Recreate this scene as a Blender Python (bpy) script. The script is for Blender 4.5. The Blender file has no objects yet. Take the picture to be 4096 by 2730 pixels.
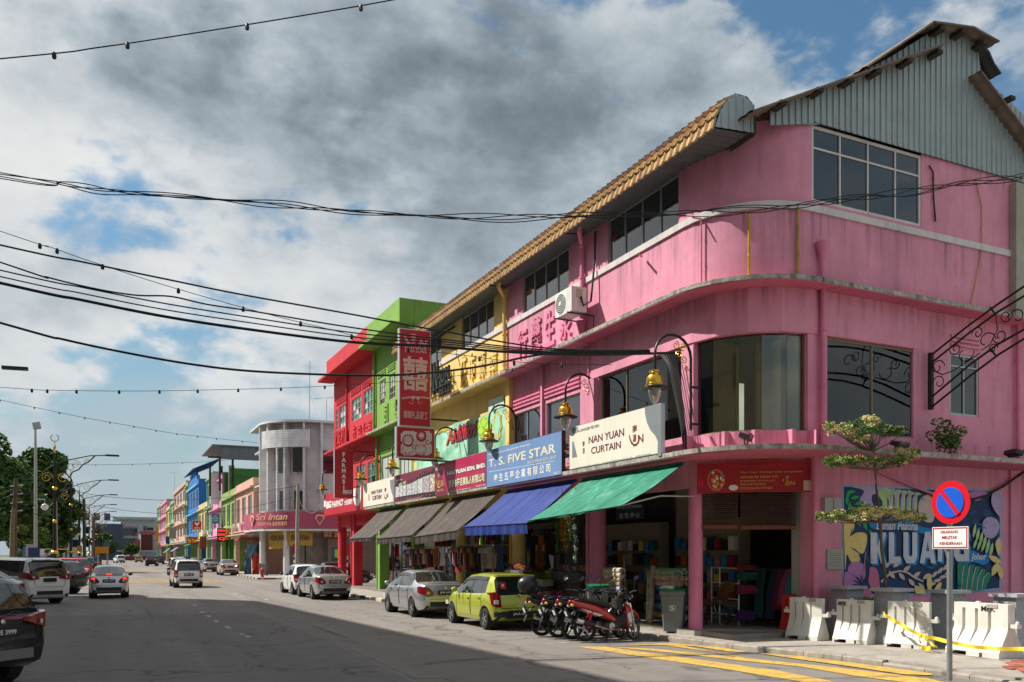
import bpy, math, random
from mathutils import Vector, Matrix
from math import sin, cos, pi, radians, sqrt, atan2
random.seed(7)
S = bpy.context.scene
COL = S.collection
# ---------------------------------------------------------------- camera
F, CXP, HYP, H = 3400., 2048., 2215., 2.05          # survey of the street: focal length in photo pixels, horizon, eye height
TH = math.atan((2048 - 440) / F)
cam = bpy.data.objects.new('camera', bpy.data.cameras.new('camera'))
COL.objects.link(cam); S.camera = cam
cam.location = (0, 0, H); cam.rotation_euler = (pi / 2, 0, -TH)
cam.data.sensor_width = 36; cam.data.lens = F / 4096 * 36
cam.data.shift_y = (HYP - 1365) / 4096
cam.data.clip_start = .1; cam.data.clip_end = 5000
# ---------------------------------------------------------------- sun, sky, exposure
SUN = Vector((-1, .7, 1.35)).normalized()
sun = bpy.data.objects.new('sun', bpy.data.lights.new('sun', 'SUN'))
COL.objects.link(sun); sun.data.energy = 5.0; sun.data.angle = radians(.6); sun.data.color = (1, .945, .86)
sun.rotation_euler = SUN.to_track_quat('Z', 'Y').to_euler(); sun.location = (-40, 30, 60)
S.view_settings.view_transform = 'Standard'; S.view_settings.look = 'None'
S.view_settings.exposure = .42; S.view_settings.gamma = 1; S.view_settings.use_curve_mapping = False
W = bpy.data.worlds.new('World'); S.world = W; W.use_nodes = True
SKYS = .055; CLOUD = .64

def world_nodes():
 nt = W.node_tree; N = nt.nodes; L = nt.links; N.clear()
 def n(t, **k):
  o = N.new(t)
  for a, b in k.items(): setattr(o, a, b)
  return o
 def m(op, a, b=None, c=None, clamp=False):
  o = n('ShaderNodeMath', operation=op, use_clamp=clamp)
  for i, v in enumerate((a, b, c)):
   if v is None: continue
   if isinstance(v, (int, float)): o.inputs[i].default_value = v
   else: L.new(v, o.inputs[i])
  return o.outputs[0]
 def sm(v, a, b):
  o = n('ShaderNodeMapRange', interpolation_type='SMOOTHSTEP'); L.new(v, o.inputs[0])
  o.inputs[1].default_value = a; o.inputs[2].default_value = b
  return o.outputs[0]
 out = n('ShaderNodeOutputWorld'); bg = n('ShaderNodeBackground'); bg.inputs[1].default_value = SKYS
 L.new(bg.outputs[0], out.inputs[0])
 sky = n('ShaderNodeTexSky', sky_type='NISHITA'); sky.sun_disc = False
 sky.sun_elevation = math.asin(SUN.z); sky.sun_rotation = atan2(SUN.x, SUN.y)
 sky.air_density = 1.4; sky.dust_density = 1.2; sky.ozone_density = 2.5
 tc = n('ShaderNodeTexCoord'); sep = n('ShaderNodeSeparateXYZ'); L.new(tc.outputs['Generated'], sep.inputs[0])
 x, y, z = sep.outputs; dirv = tc.outputs['Generated']
 def noise(sc, det, ro=.55, off=(0, 0, 0), dist=0., zs=1.7):
  mp = n('ShaderNodeMapping'); L.new(dirv, mp.inputs[0]); mp.inputs['Location'].default_value = off; mp.inputs['Scale'].default_value = (1, 1, zs)
  o = n('ShaderNodeTexNoise'); L.new(mp.outputs[0], o.inputs[0]); o.inputs['Scale'].default_value = sc
  o.inputs['Detail'].default_value = det; o.inputs['Roughness'].default_value = ro; o.inputs['Distortion'].default_value = dist
  return o.outputs[0]
 wob = m('SUBTRACT', noise(4.5, 5, .6, (3.1, 1.7, .4)), .5)
 def blob(px, py, r0, r1, sx=1., sy=1., k=.5):         # a bank or a gap of cloud round one direction of the sky
  u = (px - CXP) / F; w = -(py - HYP) / F; c, s = cos(TH), sin(TH)
  d = Vector((s + u * c, c - u * s, w)).normalized(); r = Vector((c, -s, 0)); q = r.cross(d).normalized(); r = d.cross(q).normalized()
  a = n('ShaderNodeVectorMath', operation='DOT_PRODUCT'); L.new(dirv, a.inputs[0]); a.inputs[1].default_value = r
  b = n('ShaderNodeVectorMath', operation='DOT_PRODUCT'); L.new(dirv, b.inputs[0]); b.inputs[1].default_value = q
  f = n('ShaderNodeVectorMath', operation='DOT_PRODUCT'); L.new(dirv, f.inputs[0]); f.inputs[1].default_value = d
  e = m('SQRT', m('ADD', m('POWER', m('DIVIDE', a.outputs['Value'], sx), 2), m('POWER', m('DIVIDE', b.outputs['Value'], sy), 2)))
  e = m('ADD', e, m('MULTIPLY', m('LESS_THAN', f.outputs['Value'], 0), 9))
  return sm(m('ADD', e, m('MULTIPLY', wob, k)), r1, r0)
 sd = SUN * .055
 def field(o):
  big = noise(2.6, 6, .57, tuple(Vector((5.3, 2.1, 9.4)) + o)); puf = noise(8.5, 7, .6, tuple(Vector((1.9, 7.3, 2.2)) + o), .1)
  return m('ADD', m('MULTIPLY', big, .62), m('MULTIPLY', puf, .38))
 d0 = field(Vector((0, 0, 0))); d1 = field(sd * 1.0)
 thin = noise(3.4, 6, .62, (8.1, 3.3, 1.1), .3, 3.2)
 lit = m('MULTIPLY', m('SUBTRACT', d0, d1), 2.4)                      # sunlit side of each heap
 gap = m('ADD', m('MULTIPLY', blob(2950, 180, .05, .30, 1.5, .75), .26), m('MULTIPLY', blob(560, 760, .03, .17, 1.5, .7), .24))
 gap = m('ADD', gap, m('MULTIPLY', blob(1500, 1420, .1, .55, 1.6, .6), .07))
 bank = m('ADD', m('MULTIPLY', blob(1850, 330, .15, .55, 1.5, .75), .16), m('MULTIPLY', blob(60, 850, .06, .24, 1.3, .9), .12))
 bank = m('ADD', bank, m('ADD', m('MULTIPLY', blob(2650, 480, .06, .2, 1.4, .8), .13), m('MULTIPLY', blob(200, 250, .1, .40, 1.6, .8), .08)))
 dens = m('ADD', m('SUBTRACT', d0, gap), bank)
 cover = sm(dens, .43, .53)
 haze_t = m('MULTIPLY', sm(m('SUBTRACT', thin, m('MULTIPLY', gap, 1.3)), .24, .58), .82)
 dark = m('ADD', m('MULTIPLY', blob(1950, 330, .0, .38, 1.6, .75, .45), .9), m('MULTIPLY', blob(140, 960, .0, .17, 1.3, .8, .4), .42))
 dark = m('ADD', dark, m('MULTIPLY', blob(1350, 850, .0, .36, 1.6, .6, .6), .22))
 lite = m('ADD', m('MULTIPLY', blob(2750, 520, .0, .26, 1.5, .8), .30), m('MULTIPLY', blob(250, 260, .1, .46, 1.5, .9), .75))
 soft = m('MULTIPLY', m('SUBTRACT', noise(3.6, 6, .58, (2.2, 6.1, 4.4), .1), .5), .85)
 thick = m('SUBTRACT', m('ADD', m('ADD', m('MULTIPLY', sm(dens, .50, .78), .45), dark), soft), m('ADD', lite, lit))
 thick = sm(thick, -.55, 1.12)
 ramp = n('ShaderNodeValToRGB'); L.new(thick, ramp.inputs[0]); e = ramp.color_ramp.elements
 e[0].position = 0; e[0].color = (.95, .96, .96, 1); e[1].position = 1; e[1].color = (.125, .16, .195, 1)
 for p, cc in ((.25, (.74, .785, .82, 1)), (.5, (.49, .565, .625, 1)), (.75, (.27, .33, .385, 1))):
  k = e.new(p); k.color = cc
 def scaled(col, k):
  o = n('ShaderNodeVectorMath', operation='SCALE'); L.new(col, o.inputs[0]); o.inputs['Scale'].default_value = k; return o.outputs[0]
 def mix(f, a, b):
  o = n('ShaderNodeMix', data_type='RGBA'); L.new(f, o.inputs[0])
  for i, q in ((6, a), (7, b)):
   if isinstance(q, tuple): o.inputs[i].default_value = q
   else: L.new(q, o.inputs[i])
  return o.outputs[2]
 K = CLOUD / SKYS
 bl = n('ShaderNodeVectorMath', operation='MULTIPLY'); L.new(sky.outputs[0], bl.inputs[0]); bl.inputs[1].default_value = (.95, 1.3, 1.42); blue = bl.outputs[0]
 veil = mix(haze_t, blue, tuple(q * K for q in (.52, .63, .71)) + (1,))
 body = mix(cover, veil, scaled(ramp.outputs[0], K))
 hz = n('ShaderNodeMix', data_type='RGBA'); L.new(m('MULTIPLY', sm(z, .26, 0.0), .8), hz.inputs[0]); L.new(body, hz.inputs[6]); hz.inputs[7].default_value = tuple(q * K for q in (.50, .60, .67)) + (1,)
 L.new(hz.outputs[2], bg.inputs[0])
world_nodes()

# ---------------------------------------------------------------- survey: photo point -> place on a plane of the street
_c, _s = cos(TH), sin(TH)
def _ray(px, py):
 u = (px - CXP) / F
 return Vector((_s + u * _c, _c - u * _s, -(py - HYP) / F))
def onx(px, py, x): r = _ray(px, py); k = x / r.x; return Vector((x, k * r.y, H + k * r.z))
def ony(px, py, y): r = _ray(px, py); k = y / r.y; return Vector((k * r.x, y, H + k * r.z))
def onz(px, py, z=0.): r = _ray(px, py); k = (z - H) / r.z; return Vector((k * r.x, k * r.y, z))

# ---------------------------------------------------------------- mesh helpers
class MB:
 def __init__(s): s.v = []; s.f = []; s.m = []
 def add(s, vs, fs, mi=0):
  b = len(s.v); s.v += [tuple(p) for p in vs]
  for f in fs: s.f.append([b + i for i in f]); s.m.append(mi)
  return s
 def box(s, a, b, mi=0):
  x0, y0, z0 = (min(a[i], b[i]) for i in range(3)); x1, y1, z1 = (max(a[i], b[i]) for i in range(3))
  return s.add([(x0,y0,z0),(x1,y0,z0),(x1,y1,z0),(x0,y1,z0),(x0,y0,z1),(x1,y0,z1),(x1,y1,z1),(x0,y1,z1)],
                     [(0,3,2,1),(4,5,6,7),(0,1,5,4),(1,2,6,5),(2,3,7,6),(3,0,4,7)], mi)
 def obox(s, c, ax, ay, az, mi=0):                 # box from a centre and three half-axes
  c, ax, ay, az = map(Vector, (c, ax, ay, az))
  vs = [c + i*ax + j*ay + k*az for k in (-1, 1) for i, j in ((-1,-1),(1,-1),(1,1),(-1,1))]
  return s.add(vs, [(0,3,2,1),(4,5,6,7),(0,1,5,4),(1,2,6,5),(2,3,7,6),(3,0,4,7)], mi)
 def prism(s, poly, fn, a, b, mi=0):               # poly of (u,v); fn(u,v,w)->xyz between w=a and w=b
  n = len(poly); vs = [fn(u, v, a) for u, v in poly] + [fn(u, v, b) for u, v in poly]
  return s.add(vs, [list(range(n))[::-1], list(range(n, 2*n))] + [(i, (i+1) % n, n + (i+1) % n, n + i) for i in range(n)], mi)
 def tube(s, pts, r, n=6, mi=0, cap=True, r2=None):
  pts = [Vector(p) for p in pts]; k = len(pts); vs = []; up = None
  for i, p in enumerate(pts):
   t = (pts[min(i+1, k-1)] - pts[max(i-1, 0)])
   t = t.normalized() if t.length > 1e-9 else Vector((0, 0, 1))
   if up is None:
    up = Vector((0, 0, 1)) if abs(t.z) < .9 else Vector((1, 0, 0))
   a = t.cross(up)
   if a.length < 1e-6: a = t.cross(Vector((0, 1, 0)))
   a.normalize(); b = a.cross(t).normalized(); up = b
   rr = r[i] if isinstance(r, (list, tuple)) else (r if r2 is None else r + (r2 - r) * i / max(k-1, 1))
   vs += [p + (a * cos(2*pi*j/n) + b * sin(2*pi*j/n)) * rr for j in range(n)]
  fs = [(i*n+j, i*n+(j+1) % n, (i+1)*n+(j+1) % n, (i+1)*n+j) for i in range(k-1) for j in range(n)]
  if cap: fs += [list(range(n))[::-1], list(range((k-1)*n, k*n))]
  return s.add(vs, fs, mi)
 def lathe(s, prof, c=(0, 0, 0), n=12, mi=0, ax=None, cap=True):
  c = Vector(c); q = Vector((0, 0, 1)).rotation_difference(Vector(ax)) if ax else None
  vs = []
  for r, z in prof:
   for j in range(n):
    p = Vector((r*cos(2*pi*j/n), r*sin(2*pi*j/n), z))
    vs.append(c + (q @ p if q else p))
  k = len(prof)
  fs = [(i*n+j, i*n+(j+1) % n, (i+1)*n+(j+1) % n, (i+1)*n+j) for i in range(k-1) for j in range(n)]
  if cap: fs += [list(range(n))[::-1], list(range((k-1)*n, k*n))]
  return s.add(vs, fs, mi)
 def grid(s, rows, mi=0, closed=False):
  n = len(rows[0]); vs = [p for r in rows for p in r]
  fs = [(i*n+j, i*n+(j+1) % n, (i+1)*n+(j+1) % n, (i+1)*n+j) for i in range(len(rows)-1) for j in range(n if closed else n-1)]
  return s.add(vs, fs, mi)
 def ball(s, c, r, n=8, m=6, mi=0, sc=(1, 1, 1)):
  vs = []; c = Vector(c)
  for i in range(1, m):
   a = pi*i/m
   vs += [(c.x + sc[0]*r*sin(a)*cos(2*pi*j/n), c.y + sc[1]*r*sin(a)*sin(2*pi*j/n), c.z + sc[2]*r*cos(a)) for j in range(n)]
  vs += [(c.x, c.y, c.z + sc[2]*r), (c.x, c.y, c.z - sc[2]*r)]; t = len(vs) - 2
  fs = [(i*n+j, (i+1)*n+j, (i+1)*n+(j+1) % n, i*n+(j+1) % n) for i in range(m-2) for j in range(n)]
  fs += [(t, j, (j+1) % n) for j in range(n)] + [(t+1, (m-2)*n+(j+1) % n, (m-2)*n+j) for j in range(n)]
  return s.add(vs, fs, mi)
 def mesh(s, name, mats, smooth=False):
  me = bpy.data.meshes.new(name); me.from_pydata(s.v, [], s.f); me.update()
  if not isinstance(mats, (list, tuple)): mats = [mats]
  for a in mats: me.materials.append(a)
  if len(mats) > 1: me.polygons.foreach_set('material_index', s.m)
  if smooth:
   me.polygons.foreach_set('use_smooth', [True] * len(me.polygons))
   if smooth != 1: me.set_sharp_from_angle(angle=radians(smooth))
  return me
 def obj(s, name, mats, parent=None, smooth=False, label=None, cat=None, group=None, kind=None):
  return link(name, s.mesh(name, mats, smooth), parent, label, cat, group, kind)

def link(name, me, parent=None, label=None, cat=None, group=None, kind=None):
 o = bpy.data.objects.new(name, me); COL.objects.link(o)
 if parent is not None:
  o.parent = parent
  if parent.get('_w') is not None: o.matrix_parent_inverse = Matrix.Translation(-Vector(parent['_w']))
  elif parent.parent is not None and parent.type == 'MESH': pass
 return tag(o, label, cat, group, kind)
def tag(o, label=None, cat=None, group=None, kind=None):
 for k, v in (('label', label), ('category', cat), ('group', group), ('kind', kind)):
  if v: o[k] = v
 return o
def thing(name, label, cat, loc=(0, 0, 0), rz=0, group=None, world=False):
 o = bpy.data.objects.new(name, None); COL.objects.link(o); o.location = loc; o.rotation_euler = (0, 0, rz)
 o.empty_display_size = .2
 if world: o['_w'] = tuple(float(q) for q in loc)
 return tag(o, label, cat, group)
def copy_tree(o, parent=None):
 c = o.copy(); COL.objects.link(c)
 if parent is not None: c.parent = parent
 for ch in [q for q in o.children]: copy_tree(ch, c)
 return c
def bx(name, a, b, m, parent=None, **k): return MB().box(a, b).obj(name, m, parent, **k)

# ---------------------------------------------------------------- materials
_M = {}
def mat(name, col=(.5, .5, .5), rough=.7, metal=0., var=.0, vs=4., bump=0., bs=40., dirt=0., coat=0., emit=0., alpha=1., trans=0., ior=1.45, spec=.5, dcol=(.05, .045, .04), var2=None, drip=()):
 """procedural material; var = colour mottling, dirt = streaky weathering, bump = fine relief"""
 if name in _M: return _M[name]
 m = bpy.data.materials.new(name); _M[name] = m; m.use_nodes = True
 nt = m.node_tree; N = nt.nodes; L = nt.links; p = N['Principled BSDF']
 c4 = (*col, 1)
 p.inputs['Base Color'].default_value = c4; p.inputs['Roughness'].default_value = rough; p.inputs['Metallic'].default_value = metal
 p.inputs['Coat Weight'].default_value = coat; p.inputs['Coat Roughness'].default_value = .06
 p.inputs['Specular IOR Level'].default_value = spec; p.inputs['IOR'].default_value = ior
 p.inputs['Transmission Weight'].default_value = trans; p.inputs['Alpha'].default_value = alpha
 if emit: p.inputs['Emission Color'].default_value = c4; p.inputs['Emission Strength'].default_value = emit
 if not (var or dirt or bump): return m
 g = N.new('ShaderNodeNewGeometry'); last = None
 def noise(sc, det=4, scale=(1, 1, 1)):
  mp = N.new('ShaderNodeMapping'); L.new(g.outputs['Position'], mp.inputs[0]); mp.inputs['Scale'].default_value = scale
  o = N.new('ShaderNodeTexNoise'); o.inputs['Scale'].default_value = sc; o.inputs['Detail'].default_value = det; o.inputs['Roughness'].default_value = .6
  L.new(mp.outputs[0], o.inputs[0]); return o.outputs[0]
 def mixc(fac, a, b):
  x = N.new('ShaderNodeMix'); x.data_type = 'RGBA'
  if isinstance(fac, float): x.inputs[0].default_value = fac
  else: L.new(fac, x.inputs[0])
  for i, q in ((6, a), (7, b)):
   if isinstance(q, tuple): x.inputs[i].default_value = q
   else: L.new(q, x.inputs[i])
  return x.outputs[2]
 def rng(v, a, b, c=0, d=1):
  o = N.new('ShaderNodeMapRange'); L.new(v, o.inputs[0])
  for i, q in enumerate((a, b, c, d)): o.inputs[1+i].default_value = q
  return o.outputs[0]
 cur = c4
 if var:
  lo = tuple(max(0, q * (1 - var)) for q in col) + (1,); hi = tuple(min(1, q * (1 + var)) for q in (var2 or col)) + (1,)
  cur = mixc(rng(noise(vs), .3, .7), lo, hi)
  n2 = noise(vs * 7, 5); cur = mixc(rng(n2, .35, .75, 0, .5), cur, lo)
  L.new(rng(n2, .2, .8, max(.02, rough - .08), min(1, rough + .1)), p.inputs['Roughness'])
 if dirt:
  st = noise(3.2, 7, (1, 1, .09)); bl = noise(.9, 6)
  mm = N.new('ShaderNodeMath'); mm.operation = 'MULTIPLY'; L.new(rng(st, .47, .70), mm.inputs[0]); L.new(rng(bl, .38, .62, .12, 1), mm.inputs[1])
  m2 = N.new('ShaderNodeMath'); m2.operation = 'MULTIPLY'; L.new(mm.outputs[0], m2.inputs[0]); m2.inputs[1].default_value = dirt
  cur = mixc(m2.outputs[0], cur, (*dcol, 1))
 if drip:
  sz = N.new('ShaderNodeSeparateXYZ'); L.new(g.outputs['Position'], sz.inputs[0]); sk = rng(noise(5.5, 6, (1, 1, .05)), .50, .68)
  for zl, ln in drip:
   a = rng(sz.outputs[2], zl - ln, zl); b = N.new('ShaderNodeMath'); b.operation = 'LESS_THAN'; L.new(sz.outputs[2], b.inputs[0]); b.inputs[1].default_value = zl
   c = N.new('ShaderNodeMath'); c.operation = 'MULTIPLY'; L.new(a, c.inputs[0]); L.new(b.outputs[0], c.inputs[1]); d = N.new('ShaderNodeMath'); d.operation = 'MULTIPLY'; L.new(c.outputs[0], d.inputs[0]); L.new(sk, d.inputs[1])
   e = N.new('ShaderNodeMath'); e.operation = 'MULTIPLY'; L.new(d.outputs[0], e.inputs[0]); e.inputs[1].default_value = .62; cur = mixc(e.outputs[0], cur, (.14, .09, .09, 1))
 if not isinstance(cur, tuple): L.new(cur, p.inputs['Base Color'])
 if bump:
  b = N.new('ShaderNodeBump'); b.inputs['Strength'].default_value = min(1, bump); b.inputs['Distance'].default_value = .01
  L.new(noise(bs, 4), b.inputs['Height']); L.new(b.outputs[0], p.inputs['Normal'])
 return m
def paint(name, col, dirt=.35, rough=.75, **k): return mat('paint_' + name, col, rough, var=.13, vs=1.1, bump=.35, bs=22, dirt=min(1, dirt), dcol=tuple(q*.38 + .015 for q in col), **k)
def plain(name, col, rough=.6, **k): return mat(name, col, rough, **k)
def glass_mat(name, tint=(.5, .55, .5), mixf=.0, rough=.02):
 if name in _M: return _M[name]
 m = bpy.data.materials.new(name); _M[name] = m; m.use_nodes = True
 nt = m.node_tree; N = nt.nodes; L = nt.links; N.remove(N['Principled BSDF']); out = N['Material Output']
 t = N.new('ShaderNodeBsdfTransparent'); t.inputs[0].default_value = (*tint, 1)
 g = N.new('ShaderNodeBsdfGlossy'); g.inputs['Roughness'].default_value = rough; g.inputs[0].default_value = (.9, .93, .95, 1)
 fr = N.new('ShaderNodeFresnel'); fr.inputs[0].default_value = 1.5
 a = N.new('ShaderNodeMath'); a.operation = 'ADD'; a.use_clamp = True; L.new(fr.outputs[0], a.inputs[0]); a.inputs[1].default_value = mixf
 x = N.new('ShaderNodeMixShader'); L.new(a.outputs[0], x.inputs[0]); L.new(t.outputs[0], x.inputs[1]); L.new(g.outputs[0], x.inputs[2])
 L.new(x.outputs[0], out.inputs[0]); return m

# ---------------------------------------------------------------- lettering
_T = {}
def text_mesh(s, bold=0., ext=0., shear=0., res=3, sp=1.):
 k = (s, bold, ext, shear, res, sp)
 if k in _T: return _T[k]
 cu = bpy.data.curves.new('lettering', 'FONT'); cu.body = s; cu.size = 1; cu.offset = bold; cu.extrude = ext; cu.shear = shear
 cu.resolution_u = res; cu.space_character = sp; cu.align_x = 'CENTER'; cu.space_line = .9
 o = bpy.data.objects.new('lettering', cu)
 me = bpy.data.meshes.new_from_object(o)
 vs = [tuple(v.co) for v in me.vertices]; fs = [tuple(p.vertices) for p in me.polygons]
 bpy.data.objects.remove(o); bpy.data.curves.remove(cu); bpy.data.meshes.remove(me)
 _T[k] = (vs, fs); return _T[k]
def letter(mb, s, o, u, v, w, h, off=.004, ext=0., bold=0., shear=0., keep=False, mi=0, sp=1., res=3):
 """lettering s stretched into the w x h rectangle whose lower left corner is o, along unit axes u and v"""
 vs, fs = text_mesh(s, bold, 1. if ext else 0., shear, res, sp)
 if not vs: return mb
 x0 = min(p[0] for p in vs); x1 = max(p[0] for p in vs); y0 = min(p[1] for p in vs); y1 = max(p[1] for p in vs)
 o, u, v = Vector(o), Vector(u).normalized(), Vector(v).normalized(); n = u.cross(v)
 sx = w / max(1e-6, x1 - x0); sy = h / max(1e-6, y1 - y0); ox = 0
 if keep:
  q = min(sx, sy); ox = (w - q * (x1 - x0)) / 2; sx = sy = q
 return mb.add([o + u * (ox + (p[0] - x0) * sx) + v * ((p[1] - y0) * sy) + n * (off + (p[2] + 1) * ext / 2 if ext else off) for p in vs], fs, mi)

# ================================================================ the setting: ground, road, pavements, kerbs, markings
Qz = lambda ox, oy, s: (lambda x, y: (ox + x / s, oy + y / s))
def road_mat(name, a, b, spk=.35):
 m = bpy.data.materials.new(name); m.use_nodes = True; nt = m.node_tree; N = nt.nodes; L = nt.links; p = N['Principled BSDF']
 g = N.new('ShaderNodeNewGeometry')
 def noise(sc, det=5, scale=(1, 1, 1), ro=.6):
  mp = N.new('ShaderNodeMapping'); L.new(g.outputs['Position'], mp.inputs[0]); mp.inputs['Scale'].default_value = scale
  o = N.new('ShaderNodeTexNoise'); o.inputs['Scale'].default_value = sc; o.inputs['Detail'].default_value = det; o.inputs['Roughness'].default_value = ro
  L.new(mp.outputs[0], o.inputs[0]); return o.outputs[0]
 def rng(v, lo, hi, c=0, d=1):
  o = N.new('ShaderNodeMapRange'); L.new(v, o.inputs[0])
  for i, q in enumerate((lo, hi, c, d)): o.inputs[1+i].default_value = q
  return o.outputs[0]
 def mix(f, A, B):
  x = N.new('ShaderNodeMix'); x.data_type = 'RGBA'; L.new(f, x.inputs[0])
  for i, q in ((6, A), (7, B)):
   if isinstance(q, tuple): x.inputs[i].default_value = (*q, 1)
   else: L.new(q, x.inputs[i])
  return x.outputs[2]
 c = mix(rng(noise(.75, 6, (1, .05, 1)), .3, .7), a, b)                       # long worn wheel tracks
 c = mix(rng(noise(1.7, 6), .50, .75, 0, .6), c, tuple(q * .55 for q in a))        # oil and damp stains
 c = mix(rng(noise(60, 3, ro=.8), .45, .75, 0, spk), c, tuple(min(1, q * 1.9) for q in b))  # aggregate
 c = mix(rng(noise(110, 2, ro=.8), .5, .8, 0, spk), c, tuple(q * .4 for q in a))
 vor = N.new('ShaderNodeTexVoronoi'); vor.feature = 'DISTANCE_TO_EDGE'; vor.inputs['Scale'].default_value = .22
 wv = N.new('ShaderNodeVectorMath'); wv.operation = 'MULTIPLY_ADD'; nn = N.new('ShaderNodeTexNoise'); nn.inputs['Scale'].default_value = .9; nn.inputs['Detail'].default_value = 6
 L.new(g.outputs['Position'], nn.inputs[0]); L.new(nn.outputs[1], wv.inputs[0]); wv.inputs[1].default_value = (2.5, 2.5, 0); L.new(g.outputs['Position'], wv.inputs[2]); L.new(wv.outputs[0], vor.inputs[0])
 c = mix(rng(vor.outputs[0], .0, .012, .75, 0), c, tuple(q * .35 for q in a))       # hair cracks
 L.new(c, p.inputs['Base Color']); p.inputs['Roughness'].default_value = .88
 bp = N.new('ShaderNodeBump'); bp.inputs['Strength'].default_value = .45; bp.inputs['Distance'].default_value = .012
 L.new(noise(70, 4), bp.inputs['Height']); L.new(bp.outputs[0], p.inputs['Normal'])
 return m
M_ROAD = road_mat('asphalt_bleached', (.135, .12, .11), (.225, .20, .18))
M_PATCH = road_mat('asphalt_patch', (.115, .102, .096), (.18, .158, .145))
M_CONC = mat('concrete_pavement', (.36, .325, .28), .9, var=.22, vs=1.1, bump=.4, bs=45, dirt=.45)
M_KERB = mat('kerb_concrete', (.34, .31, .27), .9, var=.3, vs=5, bump=.4, bs=40, dirt=.6)
M_KBLK = mat('kerb_black', (.035, .033, .03), .8, var=.4, vs=8, bump=.3, bs=40)
M_KWHT = mat('kerb_cream', (.55, .50, .38), .8, var=.3, vs=8, bump=.3, bs=40, dirt=.5)
M_YEL = mat('road_yellow', (.60, .38, .075), .8, var=.32, vs=9, bump=.3, bs=80, dirt=1., dcol=(.21, .18, .15))
M_WHT = mat('road_white', (.40, .38, .35), .8, var=.3, vs=9, dirt=1., dcol=(.2, .17, .15))
def sheet(name, poly, z, m, kind='structure', parent=None):
 return MB().add([(x, y, z) for x, y in poly], [list(range(len(poly)))]).obj(name, m, parent, kind=kind)
M_EARTH = mat('earth', (.10, .12, .05), .95, var=.3, vs=.4)
sheet('ground', [(-900, -300), (900, -300), (900, 1500), (-900, 1500)], -.05, M_EARTH)
sheet('road', [(-8, -60), (60, -60), (60, 330), (-8, 330)], 0, M_ROAD)
patch = [onz(*q) for q in ((0, 2475), (300, 2463), (660, 2457), (1020, 2454))]
sheet('road_patch', [(-7.9, 8), (4.2, 8), (4.6, 20)] + [(p.x, p.y) for p in patch[::-1]], .004, M_PATCH)
sheet('road_patch', [(4.3, 4), (8.4, 4), (8.0, 22), (4.7, 21)], .004, road_mat('asphalt_patch_warm', (.15, .13, .116), (.215, .187, .165)))
M_SEAL = road_mat('asphalt_seal', (.095, .085, .08), (.14, .125, .115)); random.seed(17)
for cx, cy, rx, ry in ((3.3, 27.5, 1.6, .07), (1.2, 31, .07, 3.2), (6.4, 15.2, 1.3, .05), (5.2, 22, .06, 2.2)):
 sheet('road_patch', [(cx + rx*cos(t)*random.uniform(.8, 1.2), cy + ry*sin(t)*random.uniform(.8, 1.2)) for t in [2*pi*k/14 for k in range(14)]], .0065, M_SEAL)
# right-hand pavement and plaza
EDGE = [(10.4, 53.0), (10.4, 34), (10.75, 26), (10.95, 20.5), (11.3, 18.6), (11.6, 17.1), (11.85, 15.5), (12.1, 13.9), (12.5, 12.3), (12.66, 10.6), (12.62, 9.0), (12.6, 6.0), (12.6, -30)]
def slab_poly(mb, poly, z0, z1): return mb.prism(poly, lambda u, v, w: (u, v, w), z0, z1)
inner = [(x + .16, y) for x, y in EDGE]
pav = slab_poly(MB(), inner + [(60, -30), (60, 53.0)], -.04, .118).obj('pavement', M_CONC, kind='structure')
kerb = thing('kerb', None, None); kerb['kind'] = 'structure'
def along(pts, step):
 out = []; carry = 0.
 for (x0, y0), (x1, y1) in zip(pts, pts[1:]):
  d = sqrt((x1-x0)**2 + (y1-y0)**2); t = carry
  while t < d: out.append((x0 + (x1-x0)*t/d, y0 + (y1-y0)*t/d)); t += step
  carry = t - d
 return out
st = along(EDGE, .86)
for i, (a, b) in enumerate(zip(st, st[1:])):
 if a[1] < 3: break
 d = Vector((b[0]-a[0], b[1]-a[1], 0)); n = Vector((-d.y, d.x, 0)).normalized(); g = d.normalized() * .006
 if n.x < 0: n = -n
 A = Vector((*a, 0)) + g; B = Vector((*b, 0)) - g; h = .125 + random.uniform(-.004, .004)
 if a[1] < 11.5: h *= .62                          # dropped kerb by the barriers
 vs = [A, B, B + n*.158, A + n*.158]; vs = [v + Vector((0, 0, -.03)) for v in vs] + [A + Vector((0,0,h-.025)), B + Vector((0,0,h-.025)), B + n*.158 + Vector((0,0,h)), A + n*.158 + Vector((0,0,h)), A + n*.025 + Vector((0,0,h)), B + n*.025 + Vector((0,0,h))]
 MB().add(vs, [(3,2,1,0),(0,1,5,4),(4,5,9,8),(8,9,6,7),(1,2,6,9,5),(3,0,4,8,7),(2,3,7,6)]).obj('kerb_stone', (M_KBLK if i % 2 else M_KWHT) if a[1] > 19 else M_KERB, kerb)
# far pavement beyond the side street
FX = 10.6
slab_poly(MB(), [(FX + .16, 69.2), (60, 69.2), (60, 330), (FX + .16, 330)], -.04, .118).obj('pavement', M_CONC, kind='structure')
kf = thing('kerb', None, None); kf['kind'] = 'structure'
for i in range(70):
 y = 69.2 + i * .9
 bx('kerb_stone', (FX, y + .006, -.03), (FX + .158, y + .894, .125), M_KWHT if i % 2 else M_KBLK, kf)
for i in range(14):
 x = 11.0 + i * .9
 bx('kerb_stone', (x + .006, 69.04, -.03), (x + .894, 69.196, .125), M_KWHT if i % 2 else M_KBLK, kf)
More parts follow.
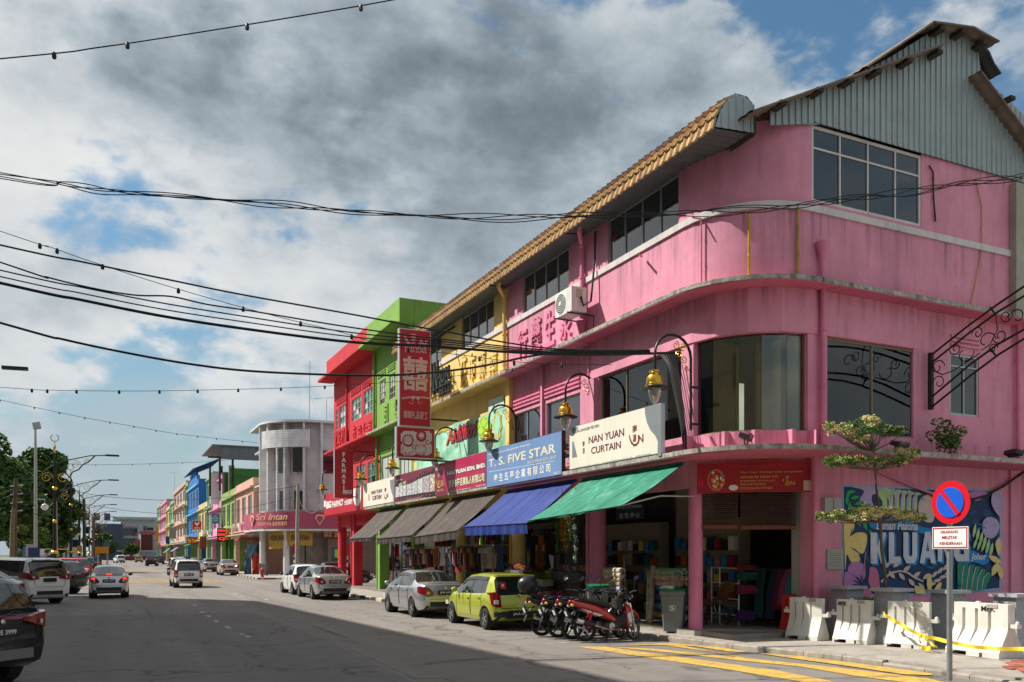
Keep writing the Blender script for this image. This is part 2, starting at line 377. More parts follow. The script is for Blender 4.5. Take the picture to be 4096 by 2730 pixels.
# left-hand pavement and park strip
slab_poly(MB(), [(-8.25, -60), (-8.25, 330), (-11, 330), (-11, -60)], -.04, .12).obj('pavement', M_CONC, kind='structure')
sheet('park_lawn', [(-11, -60), (-11, 400), (-120, 400), (-120, -60)], .02, mat('lawn', (.06, .10, .02), .95, var=.4, vs=.8))
kl = thing('kerb', None, None); kl['kind'] = 'structure'
for i in range(60):
 y = 36 + i*1.6
 bx('kerb_stone', (-8.24, y + .008, -.03), (-8.06, y + 1.592, .125), M_KWHT if i % 2 else M_KBLK, kl)
# road markings
MK = Qz(2300, 2530, 2353/1600)
def mark(name, pts, m, z=.009):
 P = [onz(*MK(*q), 0) for q in pts]
 return MB().add([(p.x, p.y, z) for p in P], [list(range(len(P)))]).obj(name, m, kind='structure')
mark('yellow_line_marking', [(10, 86), (180, 87), (1190, 226), (1530, 294), (1340, 294), (880, 218), (420, 150)], M_YEL, .008)
mark('yellow_line_marking', [(195, 88), (480, 100), (960, 150), (1500, 205), (2080, 275), (2190, 300), (1950, 300), (1640, 258), (1330, 205), (960, 168), (560, 122)], M_YEL, .010)
mark('yellow_line_marking', [(480, 72), (620, 78), (860, 128), (1080, 168), (960, 150), (800, 118)], M_YEL, .012)
mark('yellow_line_marking', [(190, 84), (560, 66), (860, 92), (1040, 124), (900, 116), (700, 84), (480, 78)], M_YEL, .014)
mark('yellow_line_marking', [(1060, 124), (1320, 144), (1760, 200), (2090, 245), (2110, 258), (1930, 252), (1640, 208), (1240, 152)], M_YEL, .016)
for a, b in (((742, 2396), (752, 2401)), ((775, 2420), (785, 2425)), ((803, 2447), (814, 2452)), ((829, 2464), (842, 2469)), ((858, 2484), (873, 2490)), ((905, 2508), (921, 2515)), ((962, 2538), (978, 2540)), ((984, 2546), (1000, 2550)), ((930, 2376), (956, 2379)), ((1050, 2398), (1085, 2401))):
 A = onz(*a); B = onz(*b); c = (A + B) / 2
 bx('lane_dash', (c.x - .06, min(A.y, B.y), .0), (c.x + .06, max(A.y, B.y) + .12, .006), M_WHT, kind='structure')
for y, x0, x1 in ((36.2, 8.1, 10.3), (30.6, 8.1, 9.2), (24.4, 8.2, 9.3), (19.4, 8.4, 10.5), (17.1, 9.0, 9.5)):       # bay ticks
 bx('parking_bay_line', (x0, y - .05, 0), (x1, y + .05, .006), M_WHT, kind='structure')
for i in range(9):                                    # yellow bars across the road further on
 y = 63 + i * 1.55
 bx('yellow_bar_marking', (-3.6, y, 0), (7.6, y + .28, .006), M_YEL, kind='structure')
for i in range(5):
 bx('yellow_bar_marking', (-3.6, 104 + i*3, 0), (7.6, 104.5 + i*3, .006), M_YEL, kind='structure')

# ================================================================ building kit
def rows_free(lo, hi, holes):
 out = []; c = lo
 for a, b in sorted(holes):
  if a > c: out.append((c, a))
  c = max(c, b)
 if c < hi: out.append((c, hi))
 return out
def wall_mb(mb, ax, val, u0, u1, z0, z1, th, holes=()):
 """wall on plane ax=val, thickness th inward, with rectangular openings (ua,ub,za,zb)"""
 cuts = sorted({z0, z1, *[min(max(q, z0), z1) for h in holes for q in h[2:]]})
 for a, b in zip(cuts, cuts[1:]):
  m = (a + b) / 2
  for p, q in rows_free(u0, u1, [(h[0], h[1]) for h in holes if h[2] < m < h[3]]):
   if ax == 'x': mb.box((val, p, a), (val + th, q, b))
   else: mb.box((p, val, a), (q, val + th, b))
 return mb
M_FRAME = mat('window_frame_grey', (.42, .43, .42), .45, metal=.3, var=.12, vs=9)
M_DARKFR = mat('window_frame_dark', (.05, .05, .05), .5)
M_GLASS = mat('window_glass_dark', (.012, .018, .022), .03, spec=.7, coat=.6)
M_GLASSB = mat('window_glass_blue', (.014, .022, .032), .03, spec=.8, coat=.8)
M_GRNGL = mat('window_glass_green', (.04, .22, .12), .12, spec=.6, coat=.3)
M_WHTGL = mat('window_glass_milky', (.55, .60, .56), .18, spec=.6, coat=.4)
def window(par, ax, val, u0, u1, z0, z1, cols, rows, fm=None, gm=None, fr=.05, inset=.1, dep=.07, name='window', open_pane=None):
 """frame with mullions and one pane object per light; cols/rows are counts or lists of inner fractions"""
 fm = fm or M_FRAME; gm = gm or M_GLASS
 fx = [i / cols for i in range(cols + 1)] if isinstance(cols, int) else [0, *cols, 1]
 fz = [i / rows for i in range(rows + 1)] if isinstance(rows, int) else [0, *rows, 1]
 us = [u0 + (u1-u0)*f for f in fx]; zs = [z0 + (z1-z0)*f for f in fz]
 P = (lambda u, w, z: (val + w, u, z)) if ax == 'x' else (lambda u, w, z: (u, val + w, z))
 mb = MB(); a, b = inset, inset + dep
 for i, u in enumerate(us):
  k = fr if i in (0, len(us)-1) else fr * .6
  s = k if i == 0 else (-k if i == len(us)-1 else 0)
  mb.box(P(u if s >= 0 and i == 0 else (u + s if s < 0 else u - k/2), a, z0), P(u + s if i == 0 else (u if s < 0 else u + k/2), b, z1))
 for i, z in enumerate(zs):
  k = fr if i in (0, len(zs)-1) else fr * .6
  lo, hi = (z, z + k) if i == 0 else ((z - k, z) if i == len(zs)-1 else (z - k/2, z + k/2))
  mb.box(P(u0 + fr*.5, a + .004, lo), P(u1 - fr*.5, b - .004, hi))
 w = mb.obj(name, fm, par)
 for i in range(len(us)-1):
  for j in range(len(zs)-1):
   bx('pane', P(us[i] + .012, a + dep*.45, zs[j] + .012), P(us[i+1] - .012, a + dep*.6, zs[j+1] - .012), gm if not isinstance(gm, list) else random.choice(gm), w)
 return w
def vents(par, ax, val, u0, u1, z0, z1, n, m, out=.06):
 P = (lambda u, w, z: (val + w, u, z)) if ax == 'x' else (lambda u, w, z: (u, val + w, z))
 d = (z1 - z0) / n
 for i in range(n): bx('vent_slat', P(u0, -out, z0 + d*i + d*.1), P(u1, .1, z0 + d*i + d*.55), m, par)
def path_pts(x0, y0, r, yfar, xr, n=9):
 """plan line of a rounded corner: down the street front, round, along the side front"""
 pts = [(x0, yfar), (x0, y0 + r)]
 pts += [(x0 + r - r*cos(a), y0 + r - r*sin(a)) for a in [pi/2*i/n for i in range(1, n+1)]]
 return pts + [(xr, y0)]
def sweep_wall(mb, pts, z0, z1, th, mi=0):
 """solid strip standing on a plan polyline; inward is to the right-hand building side"""
 ns = []
 for i, p in enumerate(pts):
  a = Vector(pts[max(i-1, 0)]); b = Vector(pts[min(i+1, len(pts)-1)]); t = (b - a).normalized(); ns.append(Vector((-t.y, t.x)))
 inn = [(p[0] + n.x*th, p[1] + n.y*th) for p, n in zip(pts, ns)]
 rows = [[(*p, z0) for p in pts], [(*p, z1) for p in pts], [(*p, z1) for p in inn], [(*p, z0) for p in inn], [(*p, z0) for p in pts]]
 mb.grid(rows, mi)
 k = len(pts) - 1
 mb.add([(*pts[0], z0), (*pts[0], z1), (*inn[0], z1), (*inn[0], z0)], [(0, 1, 2, 3)], mi)
 mb.add([(*pts[k], z0), (*pts[k], z1), (*inn[k], z1), (*inn[k], z0)], [(3, 2, 1, 0)], mi)
 return mb
def column(par, x, y, z0, z1, r, m, pipe=None, name='column'):
 MB().lathe([(r*1.02, z0), (r*1.02, z0+.05), (r, z0+.06), (r, z1)], (x, y, 0), 18).obj(name, m, par, smooth=40)
 if pipe: pipe_obj(par, [(x - r*.2, y + pipe, z0), (x - r*.2, y + pipe, z1)], .055, m)
def pipe_obj(par, pts, r, m, name='downpipe'):
 mb = MB().tube(pts, r, 10)
 a, b = Vector(pts[0]), Vector(pts[-1]); L_ = sum((Vector(q) - Vector(p)).length for p, q in zip(pts, pts[1:]))
 if L_ > 1.2:
  for f in (.25, .6, .9):
   d = f * L_;
   for p, q in zip(pts, pts[1:]):
    p, q = Vector(p), Vector(q); s = (q - p).length
    if d <= s: mb.lathe([(r*1.25, -.03), (r*1.25, .03)], p + (q - p) * (d / s), 10, ax=(q - p)); break
    d -= s
 return mb.obj(name, m, par, smooth=50)

M_PINK = paint('pink', (.68, .268, .372), .5, drip=((9.73, 1.1), (8.03, .7), (7.03, .5), (4.82, .45), (11.75, .5), (4.26, .8))); M_PINKD = paint('pink_pipe', (.66, .20, .33), .3, .55)
M_YELW = paint('yellow', (.78, .57, .20), .25); M_GRN = paint('green', (.20, .37, .065), .25); M_RED = paint('red', (.52, .022, .038), .25)
M_BAND = paint('white_band', (.62, .58, .57), .55); M_MOSS = mat('mossy_edge', (.40, .37, .32), .95, var=.5, vs=9, bump=.6, bs=30, dirt=1.0, dcol=(.03, .03, .025))
M_SLABP = paint('slab_pink', (.62, .16, .25), .3)
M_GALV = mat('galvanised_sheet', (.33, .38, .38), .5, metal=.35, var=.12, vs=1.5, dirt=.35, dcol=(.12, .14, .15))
M_RUST = mat('rusty_sheet', (.20, .155, .125), .85, metal=.1, var=.35, vs=3, dirt=.6, dcol=(.10, .04, .02))
M_TIMB = mat('dark_timber', (.05, .038, .03), .9, var=.3, vs=8)
M_IN = mat('shop_inside', (.26, .235, .21), .9, var=.3, vs=1.5); M_INFL = mat('shop_floor', (.22, .20, .18), .5, var=.2, vs=2)
M_CEIL = mat('walkway_ceiling', (.42, .36, .33), .85, var=.15, vs=1.2, dirt=.4)
XS, XF, XM, XU, XE = 11.7, 12.45, 11.85, 12.25, 11.56
YS, YF, YM, YU = 13.6, 14.5, 14.05, 14.4
ZL0, ZL1, ZM0, ZM1, ZB = 4.26, 4.38, 8.03, 8.15, 9.73
BY = [15.9, 21.0, 26.2, 31.4, 36.8, 42.2, 47.4, 51.1]                # bay lines along the street

# ================================================================ pink corner shophouse
pk = thing('pink_shophouse', 'pink three storey corner shophouse with rounded front and grey sheet gable', 'building', (13, 16, 0), world=True)
y_end = BY[1]
# upper storey
R = 2.0
mb = sweep_wall(MB(), path_pts(XU, YU, R, y_end, 24), ZM1, ZB, .22)
mb.obj('wall', M_PINK, pk, smooth=35)
bandpts = path_pts(XU - .05, YU - .05, R, y_end, 24)
sweep_wall(MB(), bandpts, ZB + .002, ZB + .16, .27).obj('sill_band', M_BAND, pk, smooth=35)
ZT = 11.14
cpts = [p for p in path_pts(XU, YU, R, 16.62, 14.27)]
sweep_wall(MB(), cpts, ZB + .162, 11.70, .22).obj('wall', M_PINK, pk, smooth=35)
wall_mb(MB(), 'x', XU, 19.82, y_end, ZB + .162, ZT + .1, .22).obj('wall', M_PINK, pk)
wall_mb(MB(), 'y', YU, 17.80, 24, ZB + .162, 11.75, .22).obj('wall', M_PINK, pk)
window(pk, 'x', XU, 16.62, 19.82, ZB + .17, ZT, 4, 1, gm=M_GLASSB, inset=.05)
window(pk, 'y', YU, 14.27, 17.80, ZB + .25, 11.71, [.25, .5, .755], [.71], fm=M_BAND, inset=.02, fr=.07)
bx('wall', (14.27, YU + .001, ZB + .162), (17.80, YU + .2, ZB + .249), M_PINK, pk)
bx('room_backing', (XU + .35, 16.7, ZM1), (XU + .4, y_end - .05, 11.1), M_IN, pk); bx('room_backing', (14.2, YU + 1.2, ZM1), (23.9, YU + 1.25, 11.7), M_IN, pk)
# middle slab, first floor
sl = path_pts(XM, YM, 2.3, y_end, 24)
sweep_wall(MB(), sl, ZM0, ZM1 - .002, 1.1).obj('canopy_slab', M_SLABP, pk, smooth=35)
sweep_wall(MB(), path_pts(XM - .012, YM - .012, 2.3, y_end, 24), ZM0 + .025, ZM1 + .006, .13).obj('canopy_edge', M_MOSS, pk, smooth=35)
fac = path_pts(XF - .03, YF - .03, 1.9, y_end, 17.72, 4)
sweep_wall(MB(), fac, 7.03, ZM0 - .002, .25).obj('beam', M_PINK, pk)
G1 = Qz(2350, 1400, 1437/550); G2 = Qz(2600, 900, 1.568)
yw0 = onx(*G1(118, 500), XF).y; yw1 = onx(*G1(980, 500), XF).y
yc = onx(*G1(1100, 500), XF).y
M_SHOW = glass_mat('showroom_glass', (.90, .90, .76), .03)
low = [(yw1, yw0, 4.85, 7.03)]
wall_mb(MB(), 'x', XF, yc - .02, y_end, ZL1, 7.028, .2, low).obj('wall', M_PINK, pk)
wv = window(pk, 'x', XF, yw1, yw0, 4.85, 7.02, 3, 1, fm=mat('frame_olive', (.22, .20, .10), .5), gm=M_SHOW, inset=.1, fr=.03)
# curved glazing of five flat lights
arc = path_pts(XF + .12, YF + .12, 1.8, yc, 14.6, 5)
arc = [p for p in arc if True][:7] + [(14.17, YF + .12)]
sweep_wall(MB(), [(XF, yc)] + path_pts(XF, YF, 1.9, yc, 14.25, 5)[1:], ZL1, 4.82, .25).obj('wall', M_PINK, pk)
cw = sweep_wall(MB(), arc, 4.82, 4.86, .08).obj('window', mat('frame_olive'), pk)
for a, b in zip(arc, arc[1:]):
 d = (Vector(b) - Vector(a)).normalized() * .008; n = Vector((-d.y, d.x)).normalized() * .02
 a2, b2 = Vector(a) + d, Vector(b) - d
 vs = [(*a2, 4.86), (*b2, 4.86), (*b2, 7.03), (*a2, 7.03)]; vs += [(p[0] + n.x, p[1] + n.y, p[2]) for p in vs]
 MB().add(vs, [(0,1,2,3),(7,6,5,4),(0,4,5,1),(1,5,6,2),(2,6,7,3),(3,7,4,0)]).obj('pane', M_SHOW, cw)
for k, q in ((.10, arc[0]), (.10, arc[-1])):                       # cream curtain strips at both ends
 bx('curtain_strip', (q[0] + .12, q[1] + .05, 4.87), (q[0] + .15 + k, q[1] + .35, 7.02), mat('curtain_cream', (.55, .45, .20), .8, var=.15, vs=4), pk)
xr0, xr1 = ony(*G2(1112, 1000), YF).x, ony(*G2(1690, 1000), YF).x
wx0, wx1 = ony(*G2(1883, 1000), YF + .05).x, ony(*G2(2065, 1000), YF + .05).x
wall_mb(MB(), 'y', YF, 14.25, 17.72, ZL1, 7.028, .2, [(xr0, xr1, 4.85, 7.03)]).obj('wall', M_PINK, pk)
wall_mb(MB(), 'y', YF + .06, 17.72, 24, ZL1, ZM0 - .003, .2, [(wx0, wx1, 5.53, 7.08)]).obj('wall', M_PINK, pk)
window(pk, 'y', YF, xr0, xr1, 4.85, 7.02, 2, 1, fm=mat('frame_olive'), gm=M_SHOW, inset=.08, fr=.05)
window(pk, 'y', YF + .06, wx0, wx1, 5.53, 7.08, 2, [.80], fm=M_FRAME, inset=.02, fr=.06)
vents(pk, 'y', YF + .06, wx0, wx1, 7.25, 7.58, 3, M_PINK)
for x in (12.62, 13.05, 13.75): bx('sill_block', (x, YF - .06 + (.95 if x < 12.7 else (.45 if x < 13.3 else .02)), 4.40), (x + .12, YF + 1.0, 4.83), M_PINK, pk)
# first-floor showroom inside: floor, back wall, round ceiling feature, warm column
RM = [(XF + .22, 20.9), (XF + .22, 16.7), (13.2, 15.4), (14.5, 14.75), (20, 14.75), (20, 20.9)]
MB().prism(RM, lambda u, v, w: (u, v, w), 4.381, 4.42).obj('showroom_floor', M_INFL, pk); MB().prism(RM, lambda u, v, w: (u, v, w), 7.35, 7.4).obj('showroom_ceiling', mat('ceiling_dull', (.60, .58, .44), .9), pk)
bx('showroom_back', (14.3, 17.0, 4.42), (14.4, 20.9, 7.34), mat('showroom_wall', (.60, .51, .27), .9, var=.25, vs=.8), pk); bx('showroom_back', (14.4, 16.3, 4.42), (17.9, 16.4, 7.34), mat('showroom_wall'), pk); bx('showroom_back', (XF + .3, 20.6, 4.42), (16.5, 20.7, 7.34), mat('showroom_wall'), pk)
bx('showroom_back', (17.9, 14.9, 4.42), (18, 20.9, 7.34), mat('showroom_wall'), pk)
MB().lathe([(.75, 7.26), (.8, 7.345)], (14.0, 16.0, 0), 24).obj('ceiling_disc', mat('ceiling_disc', (.05, .05, .05), .8), pk, smooth=40)
bx('showroom_column', (14.75, 15.6, 4.42), (15.05, 15.9, 7.26), mat('showroom_orange', (.22, .08, .03), .8), pk)
# lower slab
sweep_wall(MB(), path_pts(XS, YS, 2.2, y_end, 24), ZL0, ZL1 - .002, 2.0).obj('canopy_slab', M_SLABP, pk, smooth=35)
sweep_wall(MB(), path_pts(XS - .012, YS - .012, 2.2, y_end, 24), ZL0 + .02, ZL1 + .006, .13).obj('canopy_edge', M_MOSS, pk, smooth=35)
# ground floor: columns, beam, mural wall, shop inside
FLZ = .24
column(pk, 12.62, BY[1] - .05, FLZ - .1, ZL0 - .002, .24, M_PINKD)
cc = onx(2777, 2300, 12.62); CY = cc.y
column(pk, 12.66, CY, FLZ - .1, 3.62, .17, M_PINKD)
beamp = [(12.45, y_end), (12.45, CY + .25), (12.55, CY - .2), (14.68, 14.76)]
sweep_wall(MB(), beamp, 3.62, ZL0 - .002, .2).obj('beam', M_PINK, pk)
bx('column', (14.60, 14.72, .1), (14.98, 15.1, ZL0 - .003), M_PINK, pk)
wall_mb(MB(), 'y', 14.75, 14.98, 24, .05, ZL0 - .003, .25).obj('wall', M_PINK, pk)
bx('pilaster', (21.55, 14.68, .05), (22.0, 14.752, ZL0 - .004), M_PINK, pk)
bx('shop_floor', (12.5, 15.0, .05), (24, y_end, FLZ), M_INFL, pk)
MB().prism([(12.35, y_end), (12.35, CY - .35), (14.9, 14.75), (14.95, 15.2), (12.8, CY + .2)], lambda u, v, w: (u, v, w), .05, FLZ + .004).obj('step', M_CONC, pk)
bx('shop_back', (18.5, 15.0, FLZ), (18.6, 20.9, 4.2), M_IN, pk); MB().prism([(12.9, 20.9), (12.9, 16.9), (14.7, 15.3), (18.5, 15.3), (18.5, 20.9)], lambda u, v, w: (u, v, w), 4.0, 4.05).obj('shop_ceiling', M_CEIL, pk)
bx('shop_side', (15.4, y_end - .06, FLZ), (18.5, y_end + .04, 4.0), M_IN, pk)
bx('shop_shutter', (15.2, 15.02, FLZ), (15.24, 15.5, 3.4), mat('shutter_grey', (.32, .32, .30), .7), pk)
bx('shop_board', (15.35, 19.2, 2.75), (15.42, 20.9, 3.95), mat('board_beige', (.30, .27, .22), .8), pk)
bx('door_frame', (14.62, 15.12, .2), (14.92, 15.4, 3.6), mat('shutter_grey'), pk)
bx('corner_ceiling', (13.6, 15.6, ZL0 + .004), (24, 20.9, ZL0 + .02), M_SLABP, pk)
bx('rear_wall', (19.9, 14.98, 4.5), (26, y_end, 11.3), M_PINK, pk)
# gable in upright ribbed sheets
GZ = Qz(2600, 0, 1.568); yg = YU - .06
gp = lambda x, y: (ony(*GZ(x, y), yg).x, ony(*GZ(x, y), yg).z)
top = [gp(755, 690), gp(1000, 590), gp(1290, 470), gp(1500, 365), gp(1740, 215), gp(1840, 195), gp(1960, 205), gp(2055, 262), gp(2068, 470), gp(2346, 720)]
top.append((top[-1][0] + 3, top[-1][1] - 2.4))
bot = [gp(760, 785), gp(1000, 775), gp(1005, 775), gp(2346, 1150), (25, 11.74)]
bot = [(x, z if i < 2 else 11.74) for i, (x, z) in enumerate(bot)]
def lerp(tab, x):
 for (a, p), (b, q) in zip(tab, tab[1:]):
  if a <= x <= b: return p + (q - p) * (x - a) / max(1e-6, b - a)
 return tab[-1][1] if x > tab[-1][0] else tab[0][1]
x = top[0][0]
xs_end = top[-1][0]
while x < xs_end - .05:
 xe = min(x + .76, xs_end); mb = MB(); u = x; pr = []
 while u < xe - 1e-6:
  pr += [(u, 0), (min(u + .13, xe), 0), (min(u + .145, xe), -.028), (min(u + .178, xe), -.028)]; u += .19
 pr.append((xe, 0))
 mb.grid([[(a, yg + d, lerp(bot, a) - .01) for a, d in pr], [(a, yg + d, max(lerp(bot, a), lerp(top, a))) for a, d in pr]])
 mb.grid([[(a, yg + .02, lerp(bot, a) - .01) for a in (x, xe)], [(a, yg + .02, max(lerp(bot, a), min(lerp(top, x), lerp(top, xe)))) for a in (x, xe)]])
 mb.obj('cladding_sheet', M_GALV, pk); x = xe - .01
def roof_strip(a, b, y0, y1, name, m, th=.04, par=pk):
 """a ribbed roof sheet between two gable points a and b (x,z), running back from y0 to y1"""
 a, b = Vector(a), Vector(b); d = b - a; n = Vector((-d.y, d.x)).normalized()
 if n.y < 0: n = -n
 k = max(2, int((y1 - y0) / .12)); mb = MB(); r0 = []; r1 = []
 for i in range(k + 1):
  y = y0 + (y1 - y0) * i / k; h = .022 * (i % 2)
  r0.append((a.x + n.x*h, y, a.y + n.y*h)); r1.append((b.x + n.x*h, y, b.y + n.y*h))
 mb.grid([r0, r1]); mb.grid([[(p[0] - n.x*th, p[1], p[2] - n.y*th) for p in r1], [(p[0] - n.x*th, p[1], p[2] - n.y*th) for p in r0]])
 mb.grid([[r0[0], r1[0]], [(p[0] - n.x*th, p[1], p[2] - n.y*th) for p in (r0[0], r1[0])]])
 mb.grid([r1, [(p[0] - n.x*th, p[1], p[2] - n.y*th) for p in r1]])
 return mb.obj(name, m, par)
yr0 = 13.95
def gq(x, y, yy=yr0): p = ony(*GZ(x, y), yy); return (p.x, p.z)
roof_strip(gq(645, 690), gq(1870, 262), yr0, 32, 'roof_sheet', M_RUST)
roof_strip(gq(1290, 460, 14.3), gq(1785, 130), yr0 + .02, 32, 'roof_sheet', M_RUST)
roof_strip(gq(1785, 130), gq(2035, 165), yr0, 32, 'roof_sheet', M_RUST)
roof_strip(gq(2035, 165), gq(2195, 255), yr0, 32, 'roof_sheet', M_RUST)
e1 = gq(2080, 440); e2 = gq(2346, 690)
roof_strip(e1, (e2[0] + 3, e2[1] - 2.35), yr0, 32, 'roof_sheet', M_RUST)
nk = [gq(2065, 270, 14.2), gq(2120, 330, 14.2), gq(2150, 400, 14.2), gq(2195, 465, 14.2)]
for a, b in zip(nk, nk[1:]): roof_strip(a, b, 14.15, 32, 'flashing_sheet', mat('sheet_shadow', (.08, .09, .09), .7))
for q in ((820, 640), (1050, 560), (1245, 495), (1415, 440), (1610, 375), (1800, 320), (1815, 175), (1950, 195), (2085, 265), (2255, 610)):
 p = gq(*q, 14.1); bx('purlin', (p[0] - .09, 14.0, p[1] - .1), (p[0] + .09, 14.9, p[1] - .01), M_TIMB, pk)
bx('neighbour_roof', (21.2, 18.2, 12.7), (26, 24, 12.9), M_RUST, pk)
# tiled mansard: end cap, tiles, soffit (runs on over the yellow house)
CAPY = 14.42; CP = [(11.58, 11.08), (11.66, 11.39), (11.87, 11.68), (12.13, 11.90), (12.42, 11.90), (12.61, 11.78), (12.62, 11.17)]
mb = MB(); u = 11.58; cols = []
while u < 12.62: cols += [(u, 0), (u + .14, 0), (u + .155, -.02), (u + .185, -.02)]; u += .2
tp = [(11.58, 11.10)] + CP[1:6]
mb.grid([[(min(a, 12.62), CAPY + d, 11.08 + (min(a, 12.62) - 11.58) * .087) for a, d in cols], [(min(a, 12.62), CAPY + d, lerp(tp, min(a, 12.62))) for a, d in cols]])
mb.obj('gutter_end_sheet', M_GALV, pk)
M_T = [mat('tile_gold', (.38, .215, .05), .6, var=.3, vs=5, dirt=.5, dcol=(.25, .07, .03)), mat('tile_ochre', (.30, .15, .04), .6, var=.3, vs=5, dirt=.5, dcol=(.2, .05, .03)),
       mat('tile_red', (.20, .055, .03), .65, var=.35, vs=5, dirt=.4), mat('tile_brown', (.085, .035, .03), .7, var=.35, vs=5, dirt=.4)]
M_TEDGE = mat('tile_edge', (.42, .35, .20), .7, var=.2, vs=9)
prof = [Vector(q) for q in ((11.565, 11.07), (11.60, 11.30), (11.72, 11.52), (11.92, 11.73), (12.16, 11.90))]
TW = .25
def tile_mesh(row, m):
 a, b = prof[row], prof[row+1]; d = (b - a); n = Vector((-d.y, d.x)).normalized(); mb = MB(); e = d * .16
 lo = a - e; hi = b; th = .055
 sec = [(0, 0), (.04, .028), (.09, 0), (TW*.5, .005), (TW - .08, 0), (TW - .03, .05), (TW, .05)]
 off = [n * (h + .02) for _, h in sec]
 r0 = [(lo.x + o.x + n.x*th*.6, u, lo.y + o.y + n.y*th*.6) for (u, h), o in zip(sec, off)]; r1 = [(hi.x + o.x*.8, u, hi.y + o.y*.8) for (u, h), o in zip(sec, off)]
 rb = [(p[0] - n.x*th, p[1], p[2] - n.y*th) for p in r0]
 mb.grid([r0, r1]); mb.grid([rb, r0], 1)
 mb.add([r0[-1], r1[-1], (r1[-1][0] - n.x*.05, TW, r1[-1][2] - n.y*.05), (r0[-1][0] - n.x*.05, TW, r0[-1][2] - n.y*.05)], [(0, 1, 2, 3)], 1)
 mb.add([(r0[0][0], 0, r0[0][2]), (r1[0][0], 0, r1[0][2]), (r1[0][0] - n.x*.05, 0, r1[0][2] - n.y*.05), (r0[0][0] - n.x*.05, 0, r0[0][2] - n.y*.05)], [(3, 2, 1, 0)], 1)
 return mb.mesh('roof_tile', [m, M_TEDGE])
TM = [[tile_mesh(r, M_T[k]) for k in ((0, 0, 1), (0, 1, 1), (1, 2, 3), (3, 3, 2))[r]] for r in range(4)]
def tiles(par, y0, y1):
 n = int((y1 - y0) / TW)
 for i in range(n):
  for r in range(4):
   o = link('roof_tile', random.choice(TM[r]), par)
   o.location = (0, y0 + i*TW, random.uniform(-.006, .006)); o.matrix_parent_inverse = Matrix.Translation(-Vector(par['_w']))
def soffit(par, y0, y1):
 mb = MB(); n = int((y1 - y0) / .11); r0, r1 = [], []
 for i in range(n + 1):
  y = y0 + (y1 - y0)*i/n; h = .03*(i % 2)
  r0.append((11.60, y, 11.06 + h)); r1.append((12.5, y, 11.13 + h))
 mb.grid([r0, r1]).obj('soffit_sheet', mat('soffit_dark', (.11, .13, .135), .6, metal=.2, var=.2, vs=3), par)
 MB().box((11.9, y0, 11.17), (12.7, y1, 11.7)).obj('roof_core', M_TIMB, par)
 MB().grid([[(12.13, y0, 11.93), (12.13, y1, 11.93)], [(12.45, y0, 11.93), (12.45, y1, 11.93)], [(12.62, y0, 11.8), (12.62, y1, 11.8)], [(12.64, y0, 11.1), (12.64, y1, 11.1)]]).obj('ridge_sheet', M_RUST, par)
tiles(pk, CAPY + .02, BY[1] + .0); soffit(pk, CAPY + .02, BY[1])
# pipes, brackets and scars on the pink front
pipe_obj(pk, [(11.75, y_end - .55, 11.15), (11.75, y_end - .5, 10.98), (XU - .1, y_end + .02, 10.75), (XU - .1, y_end + .02, 8.75)], .07, M_PINKD)
MB().lathe([(.06, 8.16), (.07, 8.3), (.1, 8.42), (.15, 8.6), (.16, 8.66), (.12, 8.67)], (XU - .12, y_end + .02, 0), 10).obj('rain_hopper', M_PINKD, pk, smooth=40)
for a in (1.05, 1.65):
 pass
M_YPIPE = mat('yellow_pipe', (.55, .33, .03), .5, var=.25, vs=9, dirt=.4)
def on_curve(px, py, off=.06):
 """place on the rounded upper wall seen at a photo point"""
 r = _ray(px, py); k = 15.
 cx, cy = XU + R, YU + R
 a = r.x*r.x + r.y*r.y; b = -2*(r.x*cx + r.y*cy); c = cx*cx + cy*cy - (R + off)**2
 d = b*b - 4*a*c
 if d < 0: return ony(px, py, YU - off)
 t = (-b - sqrt(d)) / (2*a); p = Vector((r.x*t, r.y*t, H + r.z*t))
 if p.x > cx: p = ony(px, py, YU - off)
 elif p.y > cy: p = onx(px, py, XU - off)
 return p
for pts, m, r in ((((322, 1375), (322, 1920), (305, 1920)), M_PINKD, .018), (((622, 1340), (622, 1910), (600, 1918)), M_YPIPE, .03), (((928, 1300), (928, 1860), (935, 1890), (900, 1905)), M_YPIPE, .03)):
 pipe_obj(pk, [(lambda v: (v.x, v.y, max(8.17, v.z)))(on_curve(*GZ(*q))) for q in pts], r, m, 'vent_pipe')
p = on_curve(*GZ(322, 1375)); q = on_curve(*GZ(372, 1400), .02)
pipe_obj(pk, [p, p + Vector((-.25, .02, 0))], .018, M_PINKD, 'bracket')
h = on_curve(*GZ(1083, 1640), .12)
MB().lathe([(.06, 8.16), (.07, 8.6), (.09, 8.75), (.15, 8.95), (.16, 9.05), (.12, 9.06)], (h.x, h.y, 0), 10).obj('rain_hopper', M_PINKD, pk, smooth=40)
pp = ony(*G2(1083, 800), YF - .1)
pipe_obj(pk, [(pp.x, YF - .12, ZM0), (pp.x, YF - .12, ZL1)], .07, M_PINKD); pipe_obj(pk, [(pp.x, 14.62, ZL0), (pp.x, 14.62, .14)], .07, M_PINKD)
pipe_obj(pk, [(21.5, YF - .05, ZM0), (21.5, YF - .05, ZL1)], .06, M_PINKD); pipe_obj(pk, [(22.1, 14.62, ZL0), (22.1, 14.62, .14)], .05, M_PINKD)
qa, qb, qc = (ony(*GZ(*q), YU - .03) for q in ((1715, 1190), (2040, 1122), (2082, 1300)))
qd = ony(*G2(2010, 520), YU - .03)
pipe_obj(pk, [qa, qb, qc, ony(*G2(2080, 170), YU - .04), qd], .012, M_YPIPE, 'conduit')
pipe_obj(pk, [ony(*GZ(*q), YU - .05) for q in ((1750, 1040), (1775, 1080), (1778, 1240), (1790, 1390))], .02, M_TIMB, 'loose_cable')
